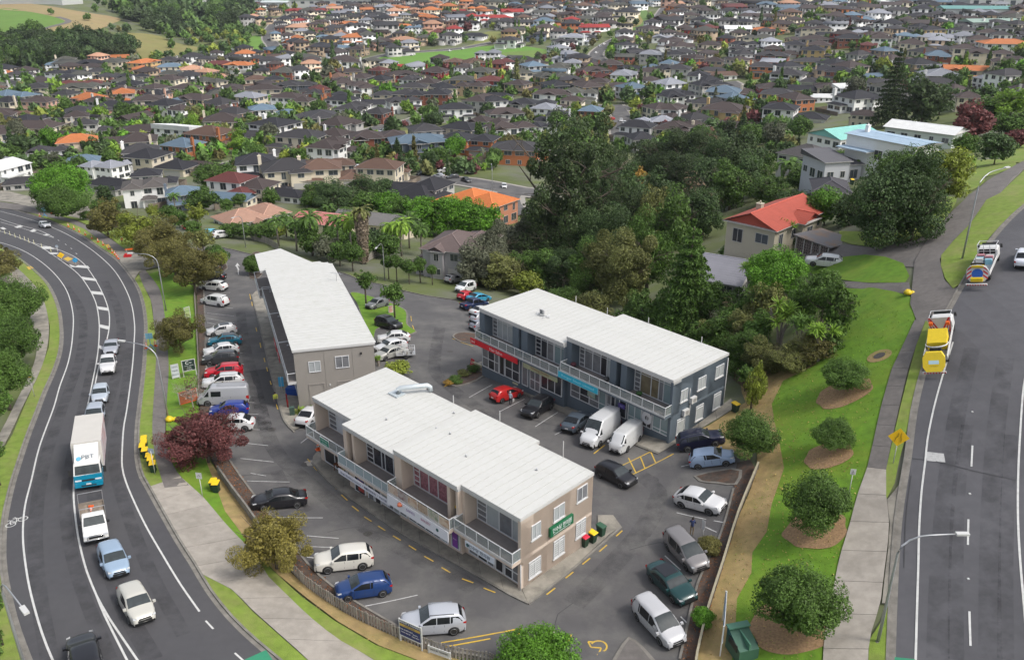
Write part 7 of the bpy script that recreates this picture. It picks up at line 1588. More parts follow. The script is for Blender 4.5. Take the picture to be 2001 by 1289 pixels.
TILES = [(0, '''150,445,170,dw 85,400,130,pc 225,520,180,dc 90,570,180,ug 30,500,90,lg 450,500,200,mx 520,590,150,op 380,435,150,kw 300,390,100,uw 400,360,130,gc 585,430,140,dc 700,480,160,gw 640,370,150,gc 560,345,100,pp 660,335,110,oc 810,375,140,oy 780,415,100,oc 930,360,130,dg 1085,350,110,dw 960,400,140,uc 1080,415,140,pc 1200,435,130,pp 1375,335,110,ow 1230,370,120,mx 1345,392,130,ow 1300,350,90,dg 850,450,100,bt 960,475,150,bc 1300,500,180,bc 1440,480,130,nc 1480,530,200,bc 920,530,170,bg 1050,530,150,bc 700,545,150,bt 710,590,110,kn 830,600,200,bc 940,625,170,kw 1060,660,150,bw 1110,590,170,bt 1250,620,150,dx 1230,545,110,kw 1400,580,170,lc 640,640,170,kw 860,725,300,be 760,672,180,bt 320,690,120,dg 440,710,170,bc 520,740,160,dg 650,810,230,bw 215,760,220,bc 60,690,160,bc 130,720,200,kg 370,805,150,bg 450,850,210,oc 1020,765,230,ww 1175,800,230,no 1370,770,230,dc 1580,740,280,kw 1250,715,200,bc 1540,650,190,uw 1800,690,240,dt 1750,610,150,bc 1920,600,170,kw 1960,650,120,dw 1660,510,170,dn 1600,430,150,gx 1680,425,120,dw 1760,450,110,bw 1740,390,110,pc 1790,540,140,mx 1920,500,140,bc 1850,450,100,pc 1660,250,110,ow 1660,190,110,pc 1790,180,90,mp 1850,250,100,ky 1970,245,80,oc 1970,215,90,oc 1930,370,120,bw 1720,330,110,gw 1810,230,70,uw 850,905,230,dw 1010,865,220,uo 920,940,260,kc 1130,945,190,bt 1440,970,240,kw 1610,1000,280,dc 1850,1000,280,nc 1450,1095,190,bc 1600,1105,150,kw 640,1045,220,kg 870,1030,170,kg 600,975,180,lw 480,950,150,ug 170,1035,160,dg 60,985,190,ww 290,890,150,dw 60,920,160,lg 1080,1140,200,un 1300,1135,120,uc 1700,810,260,dc 1860,865,230,bw 1830,790,230,bw 1270,140,110,lg 1380,130,95,dg 1460,80,70,oc 1540,80,70,bt 1420,110,60,pc 30,640,140,bc 20,840,120,lw 180,560,90,kg 80,480,110,dw 560,510,110,gw 1000,600,100,ug 1150,480,90,dc 540,690,110,kw 1240,440,90,gw 1010,370,90,dg'''),
 (650, '''60,240,110,lc 90,375,130,bw 120,300,130,bt 25,265,70,dy 50,275,90,uw 110,245,110,ow 125,215,110,oc 180,210,90,dg 75,440,90,bw 140,435,130,by 60,490,120,bc 300,430,130,mx 390,450,150,be 395,390,120,re 460,405,120,lw 330,385,110,lc 250,375,110,gc 170,520,150,bw 310,515,120,kg 50,570,120,kw 240,590,180,kw 360,560,190,dc 540,560,190,kx 130,640,200,dw 10,680,100,dy 500,440,120,bc 580,430,140,be 700,475,180,gy 860,430,180,gg 850,480,180,me 980,475,180,ug 1080,440,150,gc 1090,510,170,bt 1230,460,160,gy 1250,510,180,kn 1440,520,210,by 1670,530,160,uw 1880,505,160,lw 830,595,190,bg 960,600,180,kw 690,650,190,kw 1120,620,190,kg 1210,640,180,lw 1340,600,130,bc 1230,690,160,kw 960,680,170,bg 870,725,160,bc 1000,760,210,bw 1200,750,160,kw 730,765,220,kc 540,790,230,dg 50,810,190,bw 260,815,240,bx 480,840,260,un 760,830,240,ko 1030,880,280,do 1900,570,190,kw 1860,660,200,bc 1700,760,190,kw 1900,770,210,bc 1720,820,170,kg 40,970,180,nc 270,1000,240,nc 430,1080,250,kc 1390,350,150,dn 1280,300,150,lw 1380,360,120,kt 1550,390,150,bx 1680,395,140,kw 1830,390,130,uw 1930,420,150,dg 1450,430,140,bx 1500,440,140,mx 1620,450,160,lw 1770,440,130,bc 1390,210,160,dw 1340,235,150,lw 1650,215,110,dw 1770,185,150,bc 1890,150,120,dw 1830,215,140,lw 1730,300,180,dw 1780,330,150,lg 1660,285,140,kw 1620,250,130,bt 1900,255,140,bc 1940,290,130,bw 1960,330,120,dw 990,250,130,dw 1140,220,90,dn 800,210,100,kw 690,190,90,rw 560,170,110,pp 570,210,90,mc 520,240,90,gt 660,235,110,dg 400,245,150,pp 460,180,80,uw 400,155,80,ow 300,180,120,dg 290,70,90,lg 200,80,80,ot 350,100,110,pw 550,90,100,oc 650,65,90,oy 740,90,100,bc 690,130,100,lw 810,125,100,rw 850,95,100,ow 930,110,100,rw 1000,80,110,rw 900,50,110,gc 1010,180,110,gc 1100,130,100,nc 1180,155,110,uw 1190,190,110,bc 1350,145,100,rt 1480,165,110,rw 1430,190,110,rg 1640,110,120,kc 1530,140,120,bg 1420,70,110,nw 1300,60,90,uw 1200,80,100,lt 1870,30,100,pp 1940,50,90,pc 1670,80,90,dc 1410,120,120,gg 1820,160,110,dw 1950,85,80,dw 700,370,140,no 800,380,130,ne 640,365,120,bg 920,390,110,mx 990,380,110,mw 1060,340,100,dw 1120,360,110,bc 870,330,110,lw 930,325,90,lw 1120,400,140,ug 1020,330,80,gw 1300,340,120,lw 1010,440,90,lg 760,500,60,dx 380,300,110,dg 30,330,120,bw'''),
 (1301, '''20,20,80,pc 90,50,90,kc 80,100,100,bw 30,150,110,dw 80,110,90,kw 200,60,110,bg 380,75,110,me 330,40,80,dw 290,20,90,bg 540,70,90,dw 520,105,110,bg 680,50,100,pp 440,150,130,kg 190,150,110,kw 240,190,110,mc 400,190,130,ww 560,175,150,oo 640,165,100,bt 130,200,90,be 130,270,130,bt 240,290,120,bc 450,280,140,kw 430,220,110,bc 510,240,130,gc 600,270,120,lw 550,210,110,bg 680,170,100,bt 740,150,110,bc 830,190,130,bc 800,85,110,bg 880,105,100,gw 940,80,100,bt 1030,70,100,kw 820,250,160,bg 850,285,140,by 820,315,140,ky 1120,285,100,mx 1130,315,110,mc 70,340,130,kw 160,360,140,bo 290,380,130,bt 230,330,100,bg 450,370,150,bc 590,345,150,dx 570,410,170,do 680,410,150,kg 830,350,180,dy 720,450,230,dw 940,395,170,kw 880,430,130,kt 1020,410,170,bc 1140,440,120,uw 1150,365,110,kw 30,420,140,kc 180,460,160,kw 40,510,130,lw 60,580,160,kw 320,550,200,uc 510,530,190,be 420,590,180,ug 330,650,240,by 620,570,190,dy 770,510,200,kt 960,500,190,bc 720,600,180,bo 720,660,240,kw 890,555,120,ww 1010,530,130,ww 1050,590,220,kw 1190,500,120,dg 1100,690,130,bc 40,660,160,bw 60,640,100,bw 110,760,200,bw 1440,330,160,dc 1400,395,190,kt 1510,400,150,lg 1620,310,170,bc 1670,400,210,oc 1700,455,120,oc 1520,460,230,lw 1800,340,180,bc 1880,280,220,ow 1870,390,150,bc 1950,370,120,bw 1890,470,200,dw 1790,480,120,lw 1660,590,180,bc 1500,560,160,bc 1600,540,110,bc 1470,245,110,lc 1570,245,100,lw 1660,235,110,lw 1730,170,200,dw 1860,160,180,dw 1900,200,130,dw 1380,150,110,bt 1390,110,120,kw 1220,40,90,ww 1250,170,120,kw 1190,140,110,kw 1170,110,110,lw 1320,40,110,uw 1300,70,100,kw 1460,60,90,kw 1540,120,120,dg 1530,160,110,kt 1440,130,110,dt 1620,60,90,lw 1700,110,120,gw 1770,105,110,lw 1830,60,110,lw 1940,130,140,gw 1560,20,90,lw 1740,30,90,lw 1370,480,160,kt 20,270,110,bw 60,290,110,bc 20,210,90,bg 340,125,100,bt 350,190,90,kc 480,100,80,lw 650,120,90,bt 1010,150,120,kw 940,170,110,lw 920,205,140,kw 1080,180,110,kg 980,230,120,be 720,230,90,bt 760,200,90,bg 1070,210,90,lw 640,310,130,bx 1090,150,90,bw''')]
fr = random.Random(5)
HS = []      # (world pos, px width, roof, wall, key)
for off, s_ in TILES:
    for q in s_.split():
        cx, cy, w_, c = q.split(','); w_ = float(w_)/2.858; u, v = float(cx)/2.858+off, float(cy)/2.858+float(w_)*.10
        p = G(u, v); m = w_/px_per_m(p); HS.append([p, max(13, min(27, m*1.2)), c[0], c[1], u, v])
# ---- fill the remaining blocks of the suburb
NOH = [[(-50,-30),(485,-30),(512,62),(470,112),(300,128),(120,140),(-50,135)], [(530,-5),(560,30),(650,12),(650,-5)]]
def seg_dist(p, P_):
    return min((p-(a+(b-a)*max(0, min(1, (p-a).dot(b-a)/max(1e-6, (b-a).length_squared))))).length for a, b in zip(P_, P_[1:]))
FRb = [(P_, wd, min(p.x for p in P_)-20, max(p.x for p in P_)+20, min(p.y for p in P_)-20, max(p.y for p in P_)+20) for P_, wd in FR]
def free(p, r):
    for P_, wd, a, b, c, d in FRb:
        if a-r < p.x < b+r and c-r < p.y < d+r and seg_dist(p, P_) < r+wd/2: return False
    return not any(inside(p, P_) for P_ in FPOLY)
cell = {}
def near(p, r):
    i, j = int(p.x//30), int(p.y//30)
    return any((q-p).length < r+rq for a in (-1,0,1) for b in (-1,0,1) for q, rq in cell.get((i+a, j+b), ()))
def occupy(p, r): cell.setdefault((int(p.x//30), int(p.y//30)), []).append((p, r))
for h in HS: occupy(h[0].to_2d(), h[1]*.48)
fill = []; v = 330.0
y = 175.0
while y < 1900:
    x = -y*.66
    while x < y*.66:
        xx, yy = x+fr.uniform(-3,3), y+fr.uniform(-3,3); z = tz(xx, yy); u_, v_ = proj((xx, yy, z)); p = Vector((xx, yy))
        dens = 1.0 if v_ < 250 else .5
        lim = 1.0 if u_ < 1450 else 1.2
        if -30 < u_ < 2030 and -6 < v_ < (330 if u_ < 1000 else 262 if u_ < 1500 else 215) and fr.random() < dens*.9 and not any(inside((u_, v_), P_) for P_ in NOH) and free(p, 6) and not near(p, 7.8):
            c = fr.random(); lx = u_ < 480
            if lx or (560 < u_ < 980 and v_ < 110): rc = fr.choice('odbgkkbkdbdgnlkdbdkb' if lx else 'lbgdpkbnrlbdkbdgkbdo'); wc = fr.choice('wccgtpw')
            else: rc = fr.choice('bbbbkkkddddglbun'); wc = fr.choice('wwwwccgttgoxy')
            fill.append([Vector((xx, yy, z)), fr.uniform(15, 22), rc, wc, u_, v_]); occupy(p, 7.5)
        x += 18
    y += 19.5 if y < 900 else 24
ALLH = HS+fill
ALLH.sort(key=lambda h: -px_per_m(h[0])*h[1])
# words that say which one: by colour, then by the nearest landmark and side
LM = [(60,60,'the green hill field'),(170,55,'the tan mown field'),(425,92,'the pond'),(530,70,'the pond road bend'),(830,118,'the bright green park'),(810,262,'the dry grass field'),(880,350,'the cars in the curved street'),(1215,240,'the side road with parked cars'),(1105,300,'the big dark pine'),(1735,200,'the tall layered conifer'),(1960,95,'the orange roof at the right edge'),(1885,145,'the bright orange roofs on the right'),(1640,200,'the white flat-roofed house'),(1235,185,'the glazed white gable'),(1210,80,'the winding hill road'),(120,375,'the round bright green tree'),(500,420,'the house with salmon tiles'),(930,400,'the big orange tiled house'),(300,250,'the long red brick house'),(160,170,'the house with red arches'),(480,130,'the orange-red and white house'),(620,240,'the beige fenced villas'),(1700,95,'the red-roofed house in trees'),(1450,160,'the eastern street bend'),(1000,180,'the ochre and red brick pair'),(700,90,'the pale houses over the park'),(1330,60,'the hilltop street'),(1560,60,'the orange terrace'),(1790,30,'the far warehouses')]
ORD = ['nearest','second','third','fourth','fifth','sixth','seventh','eighth','ninth','tenth','eleventh','twelfth']
def where(u, v):
    L_ = min(LM, key=lambda l: (l[0]-u)**2+((l[1]-v)*2.2)**2); dx, dy = u-L_[0], (v-L_[1])*2.2
    s_ = ('right of' if dx > 0 else 'left of') if abs(dx) > abs(dy)*1.3 else ('below' if dy > 0 else 'above') if abs(dy) > abs(dx)*1.3 else ('lower ' if dy > 0 else 'upper ')+('right of' if dx > 0 else 'left of')
    return s_, L_[2], math.hypot(dx, dy)
def label_all(items, what):
    """items: (description, u, v) -> labels; likes at one landmark and side are told apart by distance"""
    K = {}
    for i, (d, u, v) in enumerate(items):
        s_, l_, r_ = where(u, v); K.setdefault((d, s_, l_), []).append((r_, i))
    out = [None]*len(items)
    for (d, s_, l_), L_ in K.items():
        L_.sort()
        for k, (r_, i) in enumerate(L_): out[i] = ('%s, %s %s' % (d, s_, l_)) if len(L_) == 1 else '%s, %s %s %s' % (d, ORD[min(k, 11)], s_, l_)
    return [q if len(q.split()) <= 16 else q.replace('two-storey ', '').replace(' at the right edge', '') for q in out]
PT = [0,1,2,3,4,5,6,7,8,9]; sel = []
for i, h in enumerate(ALLH[:296]):
    k = 7 if h[2] == 'w' else fr.choice([0,1,2,3,4,5,8,9,0,1,4,5,6]); sel.append(k)
lab = label_all([('%s %s house with %s roof' % ('low' if sel[i] in (3,6) else 'two-storey', WN[h[3]], RN[h[2]]), h[4], h[5]) for i, h in enumerate(ALLH[:296])], 'house')
for i, h in enumerate(ALLH[:296]):
    p, m, rc, wc, u_, v_ = h; k = sel[i]; s_ = m/15.5; j = lambda c: tuple(max(.005, a*f_) for a in c)
    f_ = fr.uniform(.85,1.2); rz = fr.choice((-.45,-.35,-.25,.2,.3,.4,1.25,-1.2,3.0,2.8))+fr.uniform(-.08,.08)
    put_house(PROTO[k], (p.x, p.y, p.z-.05), rz, (s_, s_, min(1.12, max(.82, s_))), j(RC[rc]), j(WC[wc]), lab[i], 'houses of the suburb', detail=px_per_m(p) > 5.4)
M_fp = mat('fence_panel', (.16,.13,.10), .95, var=.2, scale=1, rand=.4)
flab = label_all([('timber fence of %s %s house' % (WN[h[3]], 'low' if sel[i] in (3,6) else 'tall'), h[4], h[5]) for i, h in enumerate(ALLH[:80])], 'f')
for i, h in enumerate(ALLH[:80]):
    p, m, rc, wc, u_, v_ = h; rz = fr.choice((.25,-.3,.1)); t = empty('fence', (p.x, p.y, p.z), rz, flab[i], 'fence', 'garden fences'); k = m*.62
    for a, b in (((-k,-k*.9),(-k,k*.8)),((-k,k*.8),(k,k*.8)),((k,k*.8),(k,-k*.2))):
        q0, q1 = (t.matrix_basis @ Vector((*a,0))), (t.matrix_basis @ Vector((*b,0))); n = 3
        for j in range(n):
            s0, s1 = Vector(a).lerp(Vector(b), j/n), Vector(a).lerp(Vector(b), (j+1)/n); w0, w1 = q0.lerp(q1, j/n), q0.lerp(q1, (j+1)/n); b_ = MB()
            b_.bar((s0.x,s0.y,tz(w0.x,w0.y)-p.z+.8), (s1.x,s1.y,tz(w1.x,w1.y)-p.z+.8), .06, 1.7); b_.build('fence_panel', M_fp, t)
# the rest are one object: too many and too small to tell apart
def np_mesh(me):
    V = np.empty(len(me.vertices)*3, np.float32); me.vertices.foreach_get('co', V); me.calc_loop_triangles()
    T = np.empty(len(me.loop_triangles)*3, np.int32); me.loop_triangles.foreach_get('vertices', T); return V.reshape(-1, 3), T.reshape(-1, 3)
def merged(name, parts, m, label, cat, kind='stuff'):
    """parts: (verts, tris, matrix 4x4, colour) -> one mesh with a colour per vertex"""
    Vs, Ts, Cs, b = [], [], [], 0
    for V, T, M, c in parts:
        Vs.append(V@M[:3,:3].T+M[:3,3]); Ts.append(T+b); Cs.append(np.tile(np.array([*c,1], np.float32), (len(V),1))); b += len(V)
    V = np.concatenate(Vs); T = np.concatenate(Ts); C_ = np.concatenate(Cs)
    me = bpy.data.meshes.new(name); me.vertices.add(len(V)); me.vertices.foreach_set('co', V.astype(np.float32).ravel())
    me.loops.add(len(T)*3); me.loops.foreach_set('vertex_index', T.astype(np.int32).ravel()); me.polygons.add(len(T)); me.polygons.foreach_set('loop_start', np.arange(0, len(T)*3, 3, dtype=np.int32))
    at_ = me.color_attributes.new('own_colour', 'FLOAT_COLOR', 'POINT'); at_.data.foreach_set('color', C_.ravel())
    me.materials.append(m); me.update(calc_edges=True); return link(name, me, None, label=label, cat=cat, kind=kind)
M_vc, nt_, P__ = nodes_of('own_colour_matt'); a_ = nt_.nodes.new('ShaderNodeAttribute'); a_.attribute_name = 'own_colour'; nt_.links.new(a_.outputs['Color'], P__.inputs['Base Color']); P__.inputs['Roughness'].default_value = .85
NP = [(np_mesh(p['wall']), np_mesh(p['roof']), np_mesh(p['allwin'][1]), [q.material_index for q in p['roof'].polygons]) for p in PROTO]
parts = []
for h in ALLH[296:]:
    p, m, rc, wc, u_, v_ = h; k = fr.randrange(10); s_ = m/15.5; f_ = fr.uniform(.8,1.25); rz = fr.choice((-.45,-.3,.2,.35,1.25,-1.2,3.0))
    M = np.array(Matrix.LocRotScale(Vector((p.x, p.y, p.z)), Matrix.Rotation(rz, 3, 'Z').to_quaternion(), Vector((s_, s_, s_))))
    for (V, T), c in zip(NP[k][:3], (WC[wc], RC[rc], (.05,.055,.06))): parts.append((V, T, M, tuple(a*f_ for a in c)))
merged('distant_houses', parts, M_vc, 'mass of far small houses with dark and orange roofs filling the skyline', 'houses')
# ---- big sheds and warehouses near the top edge
for i, (u_, v_, w_, d_, h_, rc, l_) in enumerate(((700,10,85,34,9,(.55,.56,.57),'long white warehouse at the top centre-left'),(840,4,60,30,8,(.55,.57,.58),'pale warehouse right of the long one at the top'),(60,2,110,40,9,(.5,.5,.5),'white-roofed warehouse at the top left corner'),(330,4,90,36,8,(.45,.42,.4),'grey-roofed warehouse above the dark tree belt'),(620,10,70,30,9,(.16,.36,.26),'green-roofed warehouse beyond the pond road'),(540,16,34,18,9,(.5,.55,.55),'glass-fronted office block beside the pond road top'),(1948,20,62,30,13,(.6,.61,.63),'tall white warehouse at the top right'),(1900,34,52,24,8,(.12,.28,.26),'dark green shed in front of the white warehouse'),(1930,60,36,16,7,(.24,.33,.28),'pale green roofed shed at the right skyline'))):
    p = G(u_, v_+3); b = MB(); k = w_*.5; t = empty('warehouse', (p.x, p.y, p.z), fr.uniform(-.2,.2), l_, 'warehouse')
    b.box(-k,-d_/2,-6,k,d_/2,h_); b.build('wall', mat('warehouse_wall', (.5,.51,.5), .7, rand=.2), t)
    b = MB(); b.add([(-k-1,-d_/2-1,h_),(k+1,-d_/2-1,h_),(k+1,0,h_+2),(-k-1,0,h_+2),(-k-1,d_/2+1,h_),(k+1,d_/2+1,h_)], [(0,1,2,3),(3,2,5,4),(0,3,4),(1,5,2)]); b.build('roof', mat('shed_roof_%d' % i, rc, .6), t)
    for q in range(6): b = MB(); x = -k+w_*(q+.3)/6; b.box(x,-d_/2-.06,h_*.45,x+w_/14,-d_/2,h_*.75); b.build('window', M_hg, t)
# ---- the houses close by, each from its own plan
def near_house(fl, fr_, depth, blocks, roof, wall, label, garage=None, chimney=None, seed=1, sc=1, name='house', lift=0):
    """front-left and front-right ground corners sighted in the photo; blocks in a frame with x along the front, y to the back"""
    a, b = G(*fl), G(*fr_); zr_ = b.z+lift; q = ray(*fl); k = (zr_-HC)/q[2]; a = Vector((q[0]*k, q[1]*k, zr_)); q = ray(*fr_); k = (zr_-HC)/q[2]; b = Vector((q[0]*k, q[1]*k, zr_))
    hd = math.atan2(b.y-a.y, b.x-a.x); W_ = (b-a).xy.length
    bl = [(x0*W_, y0*depth, x1*W_, y1*depth, zb, ze, pt, kd) for x0, y0, x1, y1, zb, ze, pt, kd in blocks]
    hm = house_meshes(bl, [(g[0]*W_, g[1]*W_, g[2]*depth) for g in garage or ()], chimney, seed)
    return put_house(hm, (a.x, a.y, zr_), hd, (1,1,1), roof, wall, label, name=name), W_
near_house((453,463),(572,438),9.5,[(0,0,.62,1,0,2.9,.42,'hip'),(.55,.1,1,1.15,0,2.9,.42,'hip'),(.36,-.28,.52,0,0,2.6,.45,'gabley')],RC['s'],WC['w'],'low white house with salmon pink tiled roof at the side street',seed=4)
near_house((246,410),(318,404),10,[(0,0,.5,1,0,5.5,.42,'hip'),(.5,.15,1.15,1.1,0,5.3,.42,'hip'),(.5,-.15,.85,.15,0,2.7,.42,'hip')],(.085,.075,.07),WC['w'],'large white two-storey house with grey-brown roof behind the autumn trees',seed=21,garage=[(.54,.82,-.15)])
near_house((408,388),(472,394),9,[(0,0,1,1,0,5.4,.4,'hip'),(.7,-.5,1.4,.4,0,2.8,.4,'hip')],RC['m'],WC['w'],'white two-storey house with maroon roof beyond the salmon tiled house',seed=22)
near_house((828,540),(909,550),11,[(0,.0,1,1,0,5.6,.42,'hip'),(.22,-.08,.52,.1,0,5.6,.5,'gabley'),(.55,.3,1.25,1.25,0,5.2,.42,'hip'),(-.25,.1,0,.7,0,2.7,.4,'hip')],(.115,.085,.08),(.36,.35,.36),'two-storey grey house with brown tiled roof behind the shrubs',garage=[(.6,.95,0)],seed=5)
near_house((868,425),(964,446),11,[(0,.1,.6,1.1,0,5.5,.40,'hip'),(.4,0,1,1,0,5.6,.42,'hip'),(-.35,.2,0,.9,0,3.2,.42,'hip')],(.50,.15,.04),(.46,.20,.12),'big brick house with bright orange tiled roof behind the bamboo hedge',seed=6)
near_house((756,406),(838,418),12,[(0,0,1,1,0,3.2,.5,'hip'),(.3,.5,.9,1.4,0,5.2,.5,'hip')],RC['k'],WC['g'],'grey house with near-black roof left of the big orange tiled house',seed=7)
near_house((650,452),(790,468),8.5,[(0,0,1,1,0,2.9,.35,'gable')],(.15,.145,.14),WC['c'],'old low house with worn grey roof behind the dead-skirted palm',seed=8)
near_house((572,452),(655,462),9,[(0,0,1,1,0,2.6,.25,'gable')],(.42,.16,.14),WC['c'],'low house with faded red and white roof among the palms',seed=9)
near_house((1510,492),(1604,450),7.6,[(0,0,1,1,0,3.1,.42,'gable'),(.42,-.14,.72,.1,0,3.05,.45,'gabley')],(.36,.07,.045),(.44,.40,.31),'cream cottage with weathered bright red iron roof',seed=10,chimney=(5,5.4,4.9),lift=-.7)
near_house((1350,575),(1440,592),11,[(0,0,1,1,0,2.6,.32,'gable')],(.21,.21,.24),(.25,.25,.25),'old house with rusting grey iron roof sunk among the trees',seed=11)
near_house((1650,300),(1783,329),8,[(0,0,1,1,0,4.6,.10,'gable'),(.0,-.3,.42,0,1.6,1.8,.1,'flat')],(.30,.40,.50),WC['w'],'long white house with pale blue iron roof on the ridge',seed=12,chimney=(2.5,3.5,6.4))
near_house((1726,272),(1858,290),9,[(0,0,1,1,0,3.2,.25,'gable')],(.62,.63,.62),(.55,.60,.56),'long white-roofed house with green shutters behind the blue-roofed one',seed=13)
near_house((1577,278),(1640,292),20,[(0,0,1,1,0,3.2,.32,'gabley')],(.22,.50,.45),WC['w'],'white house with bright turquoise roof beside the layered conifer',seed=14)
near_house((1608,356),(1672,352),9,[(0,0,.75,1,0,4.4,.12,'shed'),(.75,.1,1.2,.9,0,3.4,.1,'shed')],(.10,.10,.11),(.48,.49,.52),'pale grey house with sloping dark roof below the blue-roofed one',seed=15)
near_house((1590,400),(1655,404),8,[(0,0,1,1,0,2.4,.4,'hip')],(.045,.042,.05),WC['g'],'small dark-roofed garage house between bushes and pale grey house',seed=16)
near_house((1518,318),(1600,332),11,[(0,0,1,1,0,2.9,.42,'hip')],(.065,.06,.06),WC['g'],'low grey house with charcoal tiled roof left of the turquoise roof',seed=17)
# carport and its breeze-block wall beside the red-roofed cottage
a, b_ = G(1552,500), G(1618,492); hd = math.atan2(b_.y-a.y, b_.x-a.x); W_ = (b_-a).xy.length; t = empty('carport', (a.x, a.y, a.z), hd, 'flat-roofed carport with breeze-block wall joined to the red-roofed cottage', 'carport')
b = MB(); b.add([(-.4,-.4,3.0),(W_+.6,-.4,2.8),(W_+.6,5.5,2.8),(-.4,5.5,3.0),(-.4,-.4,3.15),(W_+.6,-.4,2.95),(W_+.6,5.5,2.95),(-.4,5.5,3.15)], [(0,3,2,1),(4,5,6,7),(0,1,5,4),(1,2,6,5),(2,3,7,6),(3,0,4,7)]); b.build('roof', mat('carport_roof', (.16,.155,.16), .8, stain=(.26,.15,.07,.8), stscale=.4), t)
for k in range(5): b = MB(); x = W_*k/4; b.box(x-.06,-.05,-1,x+.06,.07,2.95); b.build('post', M_trim, t)
mb_ = MB(); mb_.box(0,-.06,0,.36,.06,.04); mb_.box(0,-.06,.18,.2,.06,.22); mb_.box(.16,-.06,.04,.2,.06,.36); mb_.box(.0,-.06,.22,.04,.06,.36); bme = mb_.mesh('breeze_block', mat('breeze_block', (.30,.25,.23), .9))
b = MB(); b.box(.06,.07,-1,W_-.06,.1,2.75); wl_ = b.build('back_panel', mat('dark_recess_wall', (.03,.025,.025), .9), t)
for i in range(int(W_/.4)):
    for j in range(7): q = link('breeze_block', bme, t, loc=(.1+i*.4, 0, .05+j*.38))
# ================================================================== TREES, PALMS, SHRUBS
M_leaf = mat('leaves', (.06,.1,.02), .6, objcol=True, island=.5, var=.22, scale=1.4, sss=.3, spec=.35)
M_bark = mat('bark', (.10,.08,.06), .95, var=.3, scale=6); M_pbark = mat('pale_bark', (.24,.21,.18), .95, var=.3, scale=4)
nr = np.random.RandomState(3)
def leaf_arrays(C, dirs, size, aspect=1.6, droop=0.0):
    """quads centred at C, facing roughly along dirs with scatter"""
    n = len(C); N = dirs+nr.normal(0, .75, (n, 3)); N /= np.linalg.norm(N, axis=1)[:, None]+1e-9
    A = np.cross(N, nr.normal(0, 1, (n, 3))); A /= np.linalg.norm(A, axis=1)[:, None]+1e-9; B = np.cross(N, A)
    s_ = (size*nr.uniform(.6, 1.4, n))[:, None]; a = A*s_*aspect*.5; b = B*s_*.5
    V = np.stack([C-a, C-b*.9+a*.1, C+a, C+b*.9+a*.1], 1).reshape(-1, 3); return V
def quads_mesh(name, V, m):
    n = len(V)//4; me = bpy.data.meshes.new(name); me.vertices.add(len(V)); me.vertices.foreach_set('co', V.astype(np.float32).ravel())
    me.loops.add(n*4); me.loops.foreach_set('vertex_index', np.arange(n*4, dtype=np.int32)); me.polygons.add(n); me.polygons.foreach_set('loop_start', np.arange(0, n*4, 4, dtype=np.int32))
    me.materials.append(m); me.update(calc_edges=True); return me
def unit(n): d = nr.normal(0, 1, (n, 3)); return d/np.linalg.norm(d, axis=1)[:, None]
def crown(n, leaf, shape='round', clumps=26, cr=.36, flat_=.8, seed=0):
    """leaf quads gathered in clumps over a crown of radius 1 centred at 0"""
    nr.seed(seed); D = unit(clumps); rad = nr.uniform(.45, .86, clumps)
    if shape == 'round': D[:, 2] = np.where(D[:, 2] < -.45, -D[:, 2], D[:, 2])
    CC = D*rad[:, None]
    if shape == 'wild': CC = D*nr.uniform(.3, 1.05, clumps)[:, None]
    CC[:, 2] *= flat_; R = cr*nr.uniform(.6, 1.3, clumps)
    k = nr.randint(0, clumps, n); d = unit(n); r = nr.uniform(.3, 1.0, n)**.4
    P_ = CC[k]+d*(R[k]*r)[:, None]; P_[:, 2] = np.where(d[:, 2] < -.3, P_[:, 2]+R[k]*.25, P_[:, 2])
    P_ /= np.percentile(np.linalg.norm(P_/np.array([1, 1, flat_]), axis=1), 97)
    out = P_/np.maximum(.2, np.linalg.norm(P_, axis=1))[:, None]
    V = leaf_arrays(P_, d*.7+out*.5+np.array([0, 0, .35]), leaf)
    ni = n//6; Pi = unit(ni)*(nr.uniform(0, .62, ni)[:, None]); Pi[:, 2] *= flat_
    return np.concatenate([V, leaf_arrays(Pi, unit(ni), leaf*2.2)])
def conifer(n, leaf, layers=11, seed=0, gap=.4):
    """tiers of drooping boughs; height 2 (z from -1 to 1), radius 1 at the foot"""
    nr.seed(seed); Vs = []
    P_, D = [], []
    for i in range(layers):
        f = i/(layers-1); z = -.92+1.86*f; R = (1-f)**.8*.95+.05; nb = int(9+8*(1-f))
        for j in range(nb):
            a = 6.283*(j+nr.uniform(-.3, .3))/nb; L = R*nr.uniform(.75, 1.08); m_ = max(4, int(n/layers/nb*(.5+1.1*(1-f)))); t = nr.uniform(.12, 1, m_)
            x = t*L; w_ = (nr.uniform(-1, 1, m_))*(.10+.12*t)*R*1.2
            P_.append(np.stack([x*math.cos(a)-w_*math.sin(a), x*math.sin(a)+w_*math.cos(a), z+.05*t-.14*t*t*R+nr.normal(0, .012, m_)+ (1-gap)*nr.uniform(0,.06,m_)], 1)); D.append(np.tile([.2*math.cos(a), .2*math.sin(a), 1.0], (m_, 1)))
    return leaf_arrays(np.concatenate(P_), np.concatenate(D), leaf)
